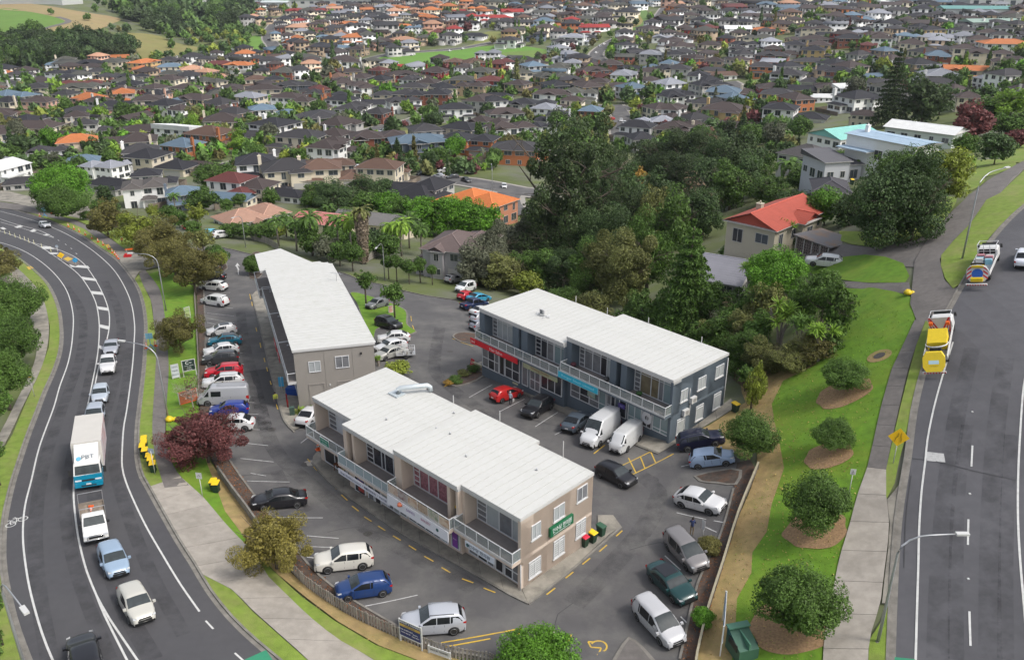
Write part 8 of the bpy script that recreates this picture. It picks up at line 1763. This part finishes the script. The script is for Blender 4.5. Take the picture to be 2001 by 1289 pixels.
def fronds(n, L, droop, seed, w_=.07, up=.6, seg=6, double=True):
    """arching fronds of many leaflets from one head at 0"""
    nr.seed(seed); Vs = []
    for i in range(n):
        a = 6.283*i/n+nr.uniform(-.2, .2); el = nr.uniform(-.35, 1.25)*up; l = L*nr.uniform(.8, 1.1); d = np.array([math.cos(a), math.sin(a), 0]); s_ = np.array([-math.sin(a), math.cos(a), 0])
        p = np.zeros(3); e = el
        for k in range(seg):
            q = p+(d*math.cos(e)+np.array([0, 0, math.sin(e)]))*l/seg; w0 = w_*math.sin(math.pi*(k+.35)/(seg+.7))*l; w1 = w_*math.sin(math.pi*min(1, (k+1.35)/(seg+.7)))*l+.002
            sag = np.array([0, 0, -.45])
            for sd in (-1, 1): Vs += [p, p+(s_*sd+sag*.5)*w0*1.5+d*w0*.8, q+(s_*sd+sag*.5)*w1*1.5+d*w0*.4, q]
            p = q; e -= droop/seg
    return np.array(Vs)
def limbs(mb, h, R, n=6, r0=.16, seed=0, twigs=0, zc=None, rise=.9, m=0):
    """trunk to the crown base, then forking limbs that taper"""
    q = random.Random(seed); zc = zc or h-R*.7; b0 = max(.15*h, zc-R*.75)
    mb.tube([(0,0,-.5),(q.uniform(-.02,.02)*h,0,b0*.5),(0,0,b0),(q.uniform(-.04,.04)*h,q.uniform(-.03,.03)*h,min(h*.92, b0+(h-b0)*.6))], [r0*1.25,r0,r0*.85,r0*.3], 7, m)
    for i in range(n):
        a = 6.283*i/n+q.uniform(-.4,.4); z0 = b0+(h-b0)*q.uniform(0,.45); L = R*q.uniform(.6,.95); e = Vector((math.cos(a)*L, math.sin(a)*L, z0+L*q.uniform(.35,rise))); md = Vector((e.x*.5, e.y*.5, z0+(e.z-z0)*.35))
        mb.tube([(0,0,z0), md, e], [r0*.5,r0*.32,r0*.1], 5, m, False)
        for k in range(twigs):
            t = q.uniform(.3,1); p = (Vector((0,0,z0))*(1-t)+e*t if t < .5 else md*(2-2*t)+e*(2*t-1)); v = Vector((q.gauss(0,1), q.gauss(0,1), q.uniform(0,1.3))).normalized()*R*q.uniform(.2,.42); p2 = p+v
            mb.tube([p, p+v*.5+Vector((0,0,.03*R)), p2], [r0*.12,r0*.07,r0*.03], 4, m, False)
            for k2 in range(3): v2 = (v.normalized()+Vector((q.gauss(0,.7), q.gauss(0,.7), q.gauss(0,.5)))).normalized()*R*.2; mb.tube([p+v*(.4+.2*k2), p+v*(.4+.2*k2)+v2], [r0*.05,r0*.02], 3, m, False)
CR = {}
def crowns(kind, lod):
    key = (kind, lod)
    if key in CR: return CR[key]
    N = dict(xhi=26000, hi=9000, mid=3200, lo=420)[lod]; lf = dict(xhi=.031, hi=.054, mid=.088, lo=.20)[lod]
    if kind == 'round': r = [quads_mesh('crown', crown(N, lf, 'round', 40, .30, .85, 10+i), M_leaf) for i in range(4 if lod in ('mid','lo') else 2)]
    elif kind == 'airy': r = [quads_mesh('crown', crown(int(N*(1.1 if lod in ('hi','xhi') else .62)), lf*(.72 if lod in ('hi','xhi') else .95), 'wild', 40, .24, .80, 30+i), M_leaf) for i in range(4 if lod in ('mid','lo') else 2)]
    elif kind == 'wild': r = [quads_mesh('crown', crown(N, lf*.95, 'wild', 30, .36, 1.05, 50+i), M_leaf) for i in range(4 if lod != 'xhi' else 3)]
    elif kind == 'pine': r = [quads_mesh('crown', crown(int(N*.9), lf*.8, 'wild', 64, .17, 1.0, 77+i)[:int(N*.9)*4], M_leaf) for i in range(2)]
    elif kind == 'conifer': r = [quads_mesh('crown', conifer(int(N*1.1), lf*1.25, 13, 60+i), M_leaf) for i in range(2)]
    elif kind == 'norfolk': r = [quads_mesh('crown', conifer(int(N*1.1), lf*.95, 17, 65+i, 1.0), M_leaf) for i in range(1)]
    elif kind == 'palm': r = [quads_mesh('crown', fronds(dict(xhi=34, hi=34, mid=26, lo=14)[lod], 1.1, 1.9, 80+i, .085, .8, 6 if lod != 'lo' else 3), M_leaf) for i in range(2)]
    elif kind == 'cord':
        r = []
        for i in range(3):
            nr.seed(90+i); V = []
            for k in range(dict(hi=10, mid=9, lo=5)[lod]):
                c = unit(1)[0]*nr.uniform(.3,.75); c[2] = abs(c[2])*.9-.15; f_ = fronds(26 if lod != 'lo' else 10, .42, .8, 200+i*20+k, .05, 1.1, 2); V.append(f_+c)
            r.append(quads_mesh('crown', np.concatenate(V), M_leaf))
    elif kind == 'flax': r = [quads_mesh('crown', fronds(46, 1.0, 1.3, 95, .045, 1.25, 4), M_leaf)]
    elif kind == 'hedge': r = [quads_mesh('crown', (lambda P_: leaf_arrays(P_, P_*.8+np.array([0,0,.2]), lf*.9))(np.sign(nr.uniform(-1,1,(N,3)))*np.abs(nr.uniform(-1,1,(N,3)))**.35*np.array([1,1,1])), M_leaf)]
    CR[key] = r; return r
TM = {}
def trunk_mesh(kind, h, R, zc, seed, hi):
    k = (kind, round(h/R, 1), hi, seed % 3)
    mb = MB()
    if kind in ('palm',): mb.tube([(0,0,-.4),(.02*h,0,h*.5),(0,0,zc)], [.22,.16,.15], 8); return mb.mesh('trunk', M_pbark)
    if kind == 'skirt': mb.tube([(0,0,-.4),(0,0,zc)], [.45,.4], 10); return mb.mesh('trunk', M_pbark)
    if kind == 'cord':
        q = random.Random(seed)
        for i in range(5): a = q.uniform(0,6.28); mb.tube([(0,0,-.3),(.12*R*math.cos(a),.12*R*math.sin(a),h*.4),(R*.5*math.cos(a),R*.5*math.sin(a),zc+R*.2)], [.16,.12,.08], 6, 0, False)
        return mb.mesh('trunk', M_pbark)
    if kind in ('conifer','norfolk'): mb.tube([(0,0,-.5),(0,0,h*.95)], [.02*h,.004*h], 7); return mb.mesh('trunk', M_bark)
    limbs(mb, h, R, 9 if hi else 5, max(.06, .022*h) if kind != 'pine' else .03*h, seed, (6 if kind in ('pine','wild') else 4) if hi else 0, zc)
    return mb.mesh('trunk', M_bark)
PRO = {}
def tree_at(P, h, R, kind, col, label, name='tree', cat='tree', lod='mid', group=None, lift=.0, trunk=True, seed=None, share=False):
    sd = rnd.randrange(1000) if seed is None else seed; base = 'palm' if kind in ('palm','skirt') else 'round' if kind == 'bush' else kind
    t = empty(name, (P.x, P.y, P.z+lift), 0 if share else rnd.uniform(0, 6.28), label, cat, group)
    if base in ('conifer','norfolk'): zc, sc = h*.52, (R, R, h*.48)
    elif base == 'palm': zc, sc = h-R*.35, (R,)*3
    elif base in ('flax',): zc, sc = .1, (R,)*3
    elif kind == 'bush': zc, sc = h*.5, (R, R, h*.60)
    elif base == 'hedge': zc, sc = h*.5, (R, R*.45, h*.5)
    elif base == 'cord': zc, sc = h-R*.75, (R,)*3
    else:
        hz = min(R*.95, h*.52) if not (base in ('wild','pine') and h > 2.2*R) else h*.44
        zc, sc = h-hz, (R, R, hz/.85)
    me = rnd.choice(crowns(base, lod)); c = link('crown', me, t, loc=(0, 0, zc), rz=rnd.uniform(0, 6.28), color=col); c.scale = sc
    if kind == 'bush' and lod == 'hi': q = link('crown', crowns('round', lod)[1], t, loc=(0,0,h*.46), rz=1.3, color=col); q.scale = tuple(a*1.02 for a in sc)
    if kind == 'skirt':
        a_ = nr.uniform(0, 6.283, 1500); z_ = nr.uniform(.04, .95, 1500); r_ = .7+.75*z_; P_ = np.stack([r_*np.cos(a_), r_*np.sin(a_), z_*zc], 1); N_s = np.stack([np.cos(a_), np.sin(a_), a_*0+.15], 1)
        link('dead_fronds', quads_mesh('dead_fronds', leaf_arrays(P_, N_s*1.5, .35, 2.0), M_leaf), t, color=(.26,.21,.15))
    if trunk and kind != 'bush' and base not in ('flax','hedge'):
        if share:
            key = (kind, lod)
            if key not in PRO: PRO[key] = trunk_mesh(kind, 6.0, 3.0, 4.0, sd, False)
            q = link('trunk', PRO[key], t); q.scale = (R/3, R/3, max(.3, zc/4.0))
        else: link('trunk', trunk_mesh(kind, h, R, zc, sd, lod != 'lo'), t)
    if kind == 'bare': pass
    return t
def bare_tree(P, h, R, label, m=None, n=13):
    t = empty('bare_shrub', P, 0, label, 'shrub'); mb = MB(); limbs(mb, h, R, n, .07, 5, 16, h*.5, 1.5); mb.build('trunk', m or M_pbark, t)
    nr.seed(4); c = link('sparse_leaves', quads_mesh('sparse_leaves', crown(500, .04, 'wild', 30, .3, 1.0, 5), M_leaf), t, loc=(0,0,h*.6), color=(.16,.12,.07)); c.scale = (R, R, h*.45)
GC = {'P':(0.22,0.19,0.045),'D':(0.066,0.114,0.036),'G':(0.085,0.155,0.028),'M':(0.09,0.168,0.03),'B':(0.114,0.258,0.024),'Y':(0.228,0.276,0.042),'O':(0.166,0.18,0.055),'A':(.155,.145,.042),'R':(0.15,0.052,0.05),'S':(0.132,0.144,0.09),'E':(0.324,0.204,0.042),'K':(0.054049999999999994,0.0851,0.028),'L':(0.18,0.3,0.036)}
GN = dict(P='olive gold', D='dark green', G='green', M='mid green', B='bright green', Y='yellow-green', O='olive', A='autumn brown-green', R='dark red', S='grey-green', E='ochre', K='blackish green', L='lime green')
KN = dict(bush='dense round bush', round='bushy tree', airy='open-crowned tree', wild='wild spreading tree', pine='tall ragged pine', conifer='layered conifer', norfolk='tall layered conifer', palm='feather palm', cord='spiky cabbage tree', flax='flax clump', hedge='clipped hedge', skirt='palm with dead skirt')
# base column, base row, width px, height px, kind, colour
TREES = '''1655,732,100,72,bush,G 1627,854,86,80,bush,G 1598,1000,138,150,bush,G 1562,1190,174,172,bush,G
1470,855,112,106,bush,G 1467,800,36,84,wild,Y 1375,1208,48,44,bush,B 1388,1064,50,34,bush,A 1455,765,40,45,round,M 1480,790,30,60,wild,Y
383,575,118,112,airy,A 318,520,135,105,airy,A 345,545,110,100,airy,A 275,485,100,80,airy,Y 213,465,92,82,airy,A 355,690,100,92,airy,A 400,505,50,60,airy,O 408,905,178,122,airy,R 370,900,120,85,airy,R 540,1112,172,128,airy,P 1056,1290,180,120,bush,B
40,640,120,95,round,G 28,720,120,100,round,M 20,800,110,115,round,G -5,870,90,110,round,M -10,690,120,110,round,G 0,950,60,90,round,G 5,1262,60,100,round,G -20,560,130,80,airy,A 15,530,60,50,airy,A -12,1310,70,80,round,M
132,412,125,88,round,B 120,393,90,44,bush,G 150,400,70,70,round,B 90,408,50,50,round,G 398,414,70,44,round,G 426,372,94,54,round,G 388,448,46,52,airy,Y 380,462,40,30,round,G 455,462,50,26,round,G 478,466,50,30,round,M 520,470,60,34,round,G 545,466,40,30,round,Y 573,448,26,26,round,K 196,418,36,26,round,G 225,428,30,30,round,M 330,432,40,30,round,G 352,445,40,34,round,M 345,418,30,40,palm,M 300,425,30,24,round,Y 470,405,34,26,round,G 500,392,30,26,round,M 530,398,36,30,wild,G 205,395,40,30,wild,D 168,430,30,18,round,G 445,418,30,30,round,M 400,392,30,30,round,G 375,400,26,34,palm,M 600,405,30,24,round,M 645,440,36,40,palm,M 525,455,30,26,round,K 505,460,30,22,round,G 560,462,46,44,palm,M 590,470,70,46,round,G
495,522,40,50,bush,G 420,505,50,50,bush,M 433,528,34,36,round,Y 665,520,54,52,airy,M 640,508,60,44,round,S 690,530,50,56,round,M 610,500,60,50,round,G 660,485,80,44,round,M 700,505,66,50,round,G 735,500,60,50,round,D 760,505,60,46,round,M
612,498,64,84,palm,M 690,508,60,88,palm,L 664,500,64,80,palm,M 580,490,50,60,palm,M 770,490,70,60,palm,L 800,485,70,66,palm,M 785,500,60,70,palm,L 825,500,46,60,palm,M 545,480,44,54,palm,M 712,515,52,112,skirt,O
716,598,46,72,airy,M 772,622,56,76,airy,M 776,550,32,50,round,M 800,554,34,46,round,M 822,552,34,48,round,M 845,556,24,36,round,M 760,545,30,44,round,M
838,458,80,66,wild,B 866,462,80,72,wild,B 895,462,80,74,wild,B 925,464,80,72,wild,B 952,468,70,60,wild,B 815,450,70,60,wild,B 790,445,60,56,wild,M 975,470,50,40,round,S
765,430,86,54,round,B 720,420,70,46,round,G 660,412,110,58,wild,D 620,400,80,42,wild,G 700,400,80,52,wild,D 745,385,60,36,round,D 600,445,50,36,round,G 850,395,60,26,round,M 690,445,90,40,round,G
900,540,90,60,wild,S 935,556,100,80,wild,S 960,545,110,96,wild,S 985,565,100,70,wild,O 1028,580,66,50,round,Y 1012,556,80,60,wild,G 1055,570,90,76,wild,G 1095,575,110,80,wild,D 1140,585,110,100,wild,G 1180,590,120,120,wild,O 1225,610,130,150,wild,O 1262,590,110,160,wild,M 1010,520,100,90,wild,S 1060,520,120,90,wild,D 1160,540,120,110,wild,D 1215,545,120,120,wild,D 1100,610,80,50,round,G 1160,625,90,54,round,O 1215,650,70,50,cord,M 1265,655,60,64,cord,M 1250,640,80,70,wild,G
1108,520,235,300,pine,K 1070,520,150,110,wild,K 1150,515,150,120,wild,D 1165,470,120,150,pine,D
1240,395,66,66,round,E 1262,350,90,70,wild,K 1300,352,110,86,wild,K 1350,350,120,92,wild,K 1395,352,110,84,wild,D 1435,350,100,84,wild,K 1330,395,120,90,wild,K 1290,420,90,80,wild,D 1380,400,100,90,wild,D 1425,410,100,90,wild,G 1268,392,70,50,palm,G 1225,440,100,110,wild,D 1450,395,90,90,wild,D 1480,380,80,70,wild,G 1185,420,110,130,wild,K 1310,520,100,140,wild,G 1275,500,90,130,wild,O 1370,470,80,100,wild,D 1230,500,110,120,wild,K 1340,470,110,90,wild,K
1338,650,150,215,conifer,M 1400,640,90,76,wild,M 1440,628,90,60,wild,G 1375,640,70,60,airy,O 1280,650,70,70,wild,G 1385,690,80,60,wild,O 1430,660,80,70,wild,M 1462,590,66,84,cord,L 1512,600,136,112,round,B 1475,640,80,90,cord,M 1600,655,90,120,round,G 1630,665,70,110,wild,G 1570,640,90,90,wild,M 1505,500,84,90,cord,L 1470,700,90,80,wild,M 1520,690,110,110,cord,L 1560,700,80,90,cord,M 1598,706,80,84,cord,L 1410,700,100,80,wild,G 1450,725,110,80,wild,G 1500,730,110,64,wild,O 1550,722,110,60,wild,O 1590,705,80,50,wild,A 1440,690,80,80,wild,O 1610,690,70,60,wild,G 1490,640,90,80,wild,O 1360,700,70,60,wild,G
1740,478,190,175,wild,D 1700,470,110,120,wild,D 1780,470,110,140,wild,D 1760,440,150,140,wild,G 1745,350,80,50,wild,D 1800,400,90,90,wild,O 1842,410,100,110,wild,Y 1862,360,60,60,round,Y 1872,335,60,34,round,L 1900,270,106,64,wild,R 1942,322,78,62,round,D 1985,290,60,36,round,R 1885,305,60,42,round,G 1800,240,96,88,wild,K 1835,225,70,56,wild,D 1735,248,84,152,norfolk,K 1562,272,56,44,round,M 1610,440,90,70,round,B 1650,440,70,60,wild,D 1585,450,60,60,wild,G 1530,330,60,50,round,D 1640,330,50,34,round,M 1680,345,46,34,palm,M 1500,400,90,50,wild,G 1560,370,80,44,wild,G 1540,350,70,40,palm,M 1550,440,100,60,wild,D 1470,340,90,60,wild,D 1930,230,80,40,wild,M 1975,225,80,50,wild,L 1900,235,60,36,round,D 1960,260,70,36,wild,M 1996,255,60,40,wild,G 1600,345,40,30,round,B 1700,300,34,30,round,G 1780,345,60,40,round,G 1548,485,26,26,round,D 1478,520,60,56,wild,G 1445,512,56,60,wild,D 1530,500,50,76,cord,L 1425,530,60,56,wild,M
890,748,34,14,round,M 905,735,30,12,round,O 877,752,24,8,round,E 925,728,30,14,round,G 776,735,58,30,round,Y 740,715,24,20,cord,L 598,812,46,40,flax,L 585,808,30,26,flax,Y 560,590,20,14,round,M 960,655,40,10,round,A
430,760,40,20,airy,A 765,262,46,34,conifer,D 725,272,30,22,conifer,D 870,385,36,24,palm,M 735,316,30,26,round,M 700,300,26,30,palm,M'''
LM2 = [(1600,900,'the right-hand lawn'),(1500,650,'the cabbage tree thicket'),(1335,560,'the tall green conifer'),(1110,400,'the big dark pine'),(1300,370,'the black-green wood'),(1745,420,'the huge tree above the lawn'),(1900,300,'the ridge gardens'),(1640,300,'the turquoise roof'),(1500,440,'the red-roofed cottage'),(900,430,'the big orange tiled house'),(890,500,'the two-storey grey house'),(700,470,'the palm garden'),(770,590,'the green island'),(520,430,'the salmon tiled house'),(380,480,'the side street mouth'),(410,840,'the left row of cars'),(540,1050,'the picket fence'),(40,700,'the west footpath'),(130,370,'the top left corner of the road'),(1450,850,'the blue-grey building'),(900,720,'the planted island'),(640,800,'the tan shops'),(1380,1150,'the right boundary fence'),(1235,240,'the side road with parked cars'),(760,262,'the dry grass field'),(640,380,'the dark shrubbery'),(1400,680,'the scrub behind the blue-grey shops')]
LMs, LM = LM, LM2
TL = []
for q in TREES.split():
    u, v, w_, h_, k, c = q.split(','); TL.append((float(u), float(v), float(w_), float(h_), k, c))
lb = label_all([('%s %s' % (GN[c], KN[k] if (w_ > 28 or k != 'round') else 'shrub'), u, v) for u, v, w_, h_, k, c in TL], 'tree')
for (u, v, w_, h_, k, c), l_ in zip(TL, lb):
    p = G(u, v); pm = px_per_m(p); R = w_/2/pm
    if k == 'bush': p = G(u, v, R*.8); p.z -= R*.8; h = R*1.75*min(1.1, max(.75, h_/w_))
    else:
        h = R*.8; rz_ = .5 if k in ('wild','pine') else .35 if k in ('round','airy') else 0
        def topv(h): return min(proj((p.x, p.y+R*.8*math.sin(a)*(1 if rz_ else 0), p.z+h-h*rz_*(1-math.cos(a))))[1] for a in (0, .5, 1.0))
        while topv(h) > v-h_ and h < 45: h += .25
    f_ = rnd.uniform(.85, 1.18); col = tuple(a*f_ for a in GC[c]); lod = 'xhi' if w_ > (80 if k == 'bush' or k == 'airy' and v > 600 else 108) and k not in ('palm','cord','skirt') else 'hi' if k == 'bush' or w_ > 76 and v > 330 or k in ('norfolk','pine') or w_ > 150 else 'mid'
    nm = 'palm_tree' if k in ('palm','skirt') else 'hedge' if k == 'hedge' else 'flax_plant' if k == 'flax' else 'cabbage_tree' if k == 'cord' else 'pine_tree' if k in ('pine','norfolk','conifer') else 'shrub' if h < 2.6 else 'tree'
    tree_at(p, h, R, k, col, l_, nm, 'palm' if k in ('palm','skirt') else 'plant' if k == 'flax' else 'shrub' if nm == 'shrub' else 'tree', lod, lift=.05)
for u, v, w_, h_, l_ in ((378,800,66,84,'leafless pale shrub in front of the silver minibus'),(1352,440,110,100,'bare grey-white tree left of the red-roofed cottage'),(1330,600,60,70,'dead pale branches beside the tall green conifer'),(1010,480,40,60,'bare pale tree beside the orange tiled house'),(1420,660,70,80,'leafless branches in the scrub behind the blue-grey building'),(55,265,20,26,'leafless brown tree among the houses at the left')):
    p = G(u, v); pm = px_per_m(p); bare_tree(p, h_/pm, w_/2/pm, l_, mat('dead_twigs', (.30,.27,.24), .95, var=.2))
LM = LMs
# ---- garden trees scattered between the houses: the ones that show largest are things, the rest one object
tr = random.Random(9); cand = []
FOR_ = [([(-40,55),(60,80),(140,88),(255,92),(262,118),(120,128),(-40,150)],9,170,'DKGDKD'), ([(225,8),(330,2),(470,0),(500,30),(470,52),(400,70),(330,72),(262,58),(232,30)],10,150,'KDKGD'), ([(340,60),(520,62),(512,100),(470,106),(392,112),(300,118),(262,112)],5,110,'GMDYG'), ([(555,8),(600,12),(560,40),(545,30)],5,20,'GYM')]
for P_, R0, n, cs_ in FOR_:
    us, vs_ = [a for a, b in P_], [b for a, b in P_]; k = 0
    while k < n:
        u, v = tr.uniform(min(us), max(us)), tr.uniform(min(vs_), max(vs_))
        if inside((u, v), P_):
            p = G(u, max(1, v)); k += 1
            if not any(inside((p.x, p.y), Q) for Q in FPOLY): cand.append((p, R0*tr.uniform(.6, 1.2), tr.choice(cs_), 'wild' if tr.random() < .5 else 'round', u, v))
tries = 0
while tries < 16000:
    tries += 1; yy = 165+1500*tr.random()**1.5; xx = tr.uniform(-.68, .68)*yy; z = tz(xx, yy) if False else None; p = Vector((xx, yy))
    if near(p, .2) or any(a < xx < b and c < yy < d and seg_dist(p, P_) < wd/2+1 for P_, wd, a, b, c, d in FRb): continue
    if any(inside(p, Q) for Q in FPOLY) and tr.random() < .97: continue
    k = tr.random(); kd = 'palm' if k < .14 else 'round' if k < .62 else 'airy' if k < .75 else 'conifer' if k < .79 else 'wild'
    cand.append((p, tr.uniform(1.3, 3.6)*(1 if tr.random() < .85 else 1.5), tr.choice('DDDGGGMMBYOSKGGDLDGMA' if tr.random() < .96 else 'RR'), kd, None, None))
XY = np.array([(c[0].x, c[0].y) for c in cand]); ZZ = TZ(XY[:, 0], XY[:, 1]); full = []
for c, z in zip(cand, ZZ):
    P_ = Vector((c[0].x, c[0].y, float(z))); u, v = proj(P_)
    if -40 < u < 2040 and -8 < v < (345 if u < 1000 else 300 if u < 1560 else 200): full.append((P_, c[1], c[2], c[3], u, v))
full.sort(key=lambda c: -c[1]*px_per_m(c[0]))
lb = label_all([('%s %s%s' % (GN[c[2]], 'large ' if c[1] > 5 else '', KN[c[3]]), c[4], c[5]) for c in full[:165]], 'tree')
for c, l_ in zip(full[:165], lb):
    R = c[1]; h = R*(2.6 if c[3] in ('palm','conifer') else tr.uniform(1.5, 2.1)); f_ = tr.uniform(.8, 1.25)
    if c[3] == 'palm': R = min(R, 2.4); h = tr.uniform(4, 7)
    tree_at(c[0], h, R, c[3], tuple(a*f_ for a in GC[c[2]]), l_, 'palm_tree' if c[3] == 'palm' else 'pine_tree' if c[3] == 'conifer' else 'tree', 'palm' if c[3] == 'palm' else 'tree', 'lo' if px_per_m(c[0])*R < 14 else 'mid', 'garden trees among the houses', share=True)
def np_quads(me):
    V = np.empty(len(me.vertices)*3, np.float32); me.vertices.foreach_get('co', V); V = V.reshape(-1, 3); n = len(V)//4; b = np.arange(n)[:, None]*4; return V, np.concatenate([b+[0,1,2], b+[0,2,3]])
LOW = {k: [np_quads(quads_mesh('crown', *a, )) for a in L_] for k, L_ in dict(round=[(crown(110, .42, 'round', 14, .42, .85, s_), M_leaf) for s_ in (1,2)], palm=[(fronds(9, 1.1, 1.9, 7, .12, .8, 2), M_leaf)], conifer=[(conifer(150, .4, 6, 3), M_leaf)]).items()}
parts = []
for c in full[165:2900]:
    P_, R, cc, kd, u, v = c; k = kd if kd in LOW else 'round'; V, T = tr.choice(LOW[k]); f_ = tr.uniform(.75, 1.3); s_ = (R, R, R*1.05); z0 = R*.9
    if k == 'palm': s_ = (2.2,)*3; z0 = 4.5
    if k == 'conifer': s_ = (R*.7, R*.7, R*1.6); z0 = R*1.5
    M = np.array(Matrix.LocRotScale(Vector((P_.x, P_.y, P_.z+z0)), Matrix.Rotation(tr.uniform(0,6.28), 3, 'Z').to_quaternion(), Vector(s_))); parts.append((V, T, M, tuple(a*f_ for a in GC[cc])))
merged('distant_trees', parts, M_vc, 'mass of small far garden trees between the distant houses', 'trees')
# ---- grass tufts along the edges and fallen leaves: nobody could count them
def scatter(name, polys, dens, size, col, label, cat, up=True, dz=.1, asp=2.2):
    Ps = []
    for s_ in polys:
        P_ = PX(s_); us = [p.x for p in P_]; vs_ = [p.y for p in P_]; A = (max(us)-min(us))*(max(vs_)-min(vs_)); n = int(A*dens); Q = np.stack([nr.uniform(min(us), max(us), n), nr.uniform(min(vs_), max(vs_), n)], 1)
        Ps.append(Q[[inside(q, P_) for q in Q]])
    Q = np.concatenate(Ps); Z = TZ(Q[:, 0], Q[:, 1])+dz; C_ = np.stack([Q[:, 0], Q[:, 1], Z], 1)
    V = leaf_arrays(C_, np.tile([0, -.2, 1.4 if not up else .2], (len(C_), 1)), size, asp); o = link(name, quads_mesh(name, V, M_leaf), None, color=col, label=label, cat=cat, kind='stuff'); return o
nr.seed(12)
scatter('fallen_leaves', ['427,926 392,850 403,800 440,880 500,972 601,1102 706,1184 733,1226 601,1148 510,1040', '1433,956 1405,1052 1364,1139 1328,1289 1362,1289 1412,1111 1443,1011 1478,920'], 14, .09, (.26,.10,.035), 'rust-coloured fallen leaves strewn over the garden strips', 'leaves', False, .13)
scatter('fallen_leaves', ['1446,742 1570,690 1622,680 1530,745 1522,860 1532,915 1498,1040 1468,1120 1436,1240 1428,1300 1362,1289 1412,1111 1478,925', '1600,700 1700,740 1690,900 1640,1080 1600,1289 1440,1289 1500,1000 1520,800', '500,1086 656,1240 800,1300 840,1290 640,1190 540,1100'], 3.0, .075, (.40,.28,.10), 'pale dry leaves speckling the lawn and bank', 'leaves', False, .12)
scatter('grass_tufts', ['1787,627 1645,562 1600,650 1510,730 1470,745 1522,860 1478,960 1442,1060 1380,1289 1607,1289 1659,1029 1705,869 1766,672', '290,536 327,673 324,863 341,916 425,925 392,850 388,706 379,556'], 7, .075, (.17,.30,.02), 'short green grass blades on the near lawns', 'grass', True, .08, 1.5)
# ------------------------------------------------------------------ the air between us and the far hills
gb = [Vector(c) for c in bpy.data.objects['ground'].bound_box]
b = MB(); b.box(min(c.x for c in gb)-2, min(c.y for c in gb)-2, min(c.z for c in gb)-1, max(c.x for c in gb)+2, max(c.y for c in gb)+2, max(HC+14, max(c.z for c in gb)+6))
hz_m = bpy.data.materials.new('haze'); hz_m.use_nodes = True; hn = hz_m.node_tree; hn.nodes.remove(hn.nodes['Principled BSDF'])
pv_ = hn.nodes.new('ShaderNodeVolumePrincipled'); pv_.inputs['Density'].default_value = .00006; pv_.inputs['Color'].default_value = (.86, .91, 1, 1); pv_.inputs['Anisotropy'].default_value = .2
hn.links.new(pv_.outputs[0], hn.nodes['Material Output'].inputs['Volume']); b.build('haze', hz_m, kind='stuff')
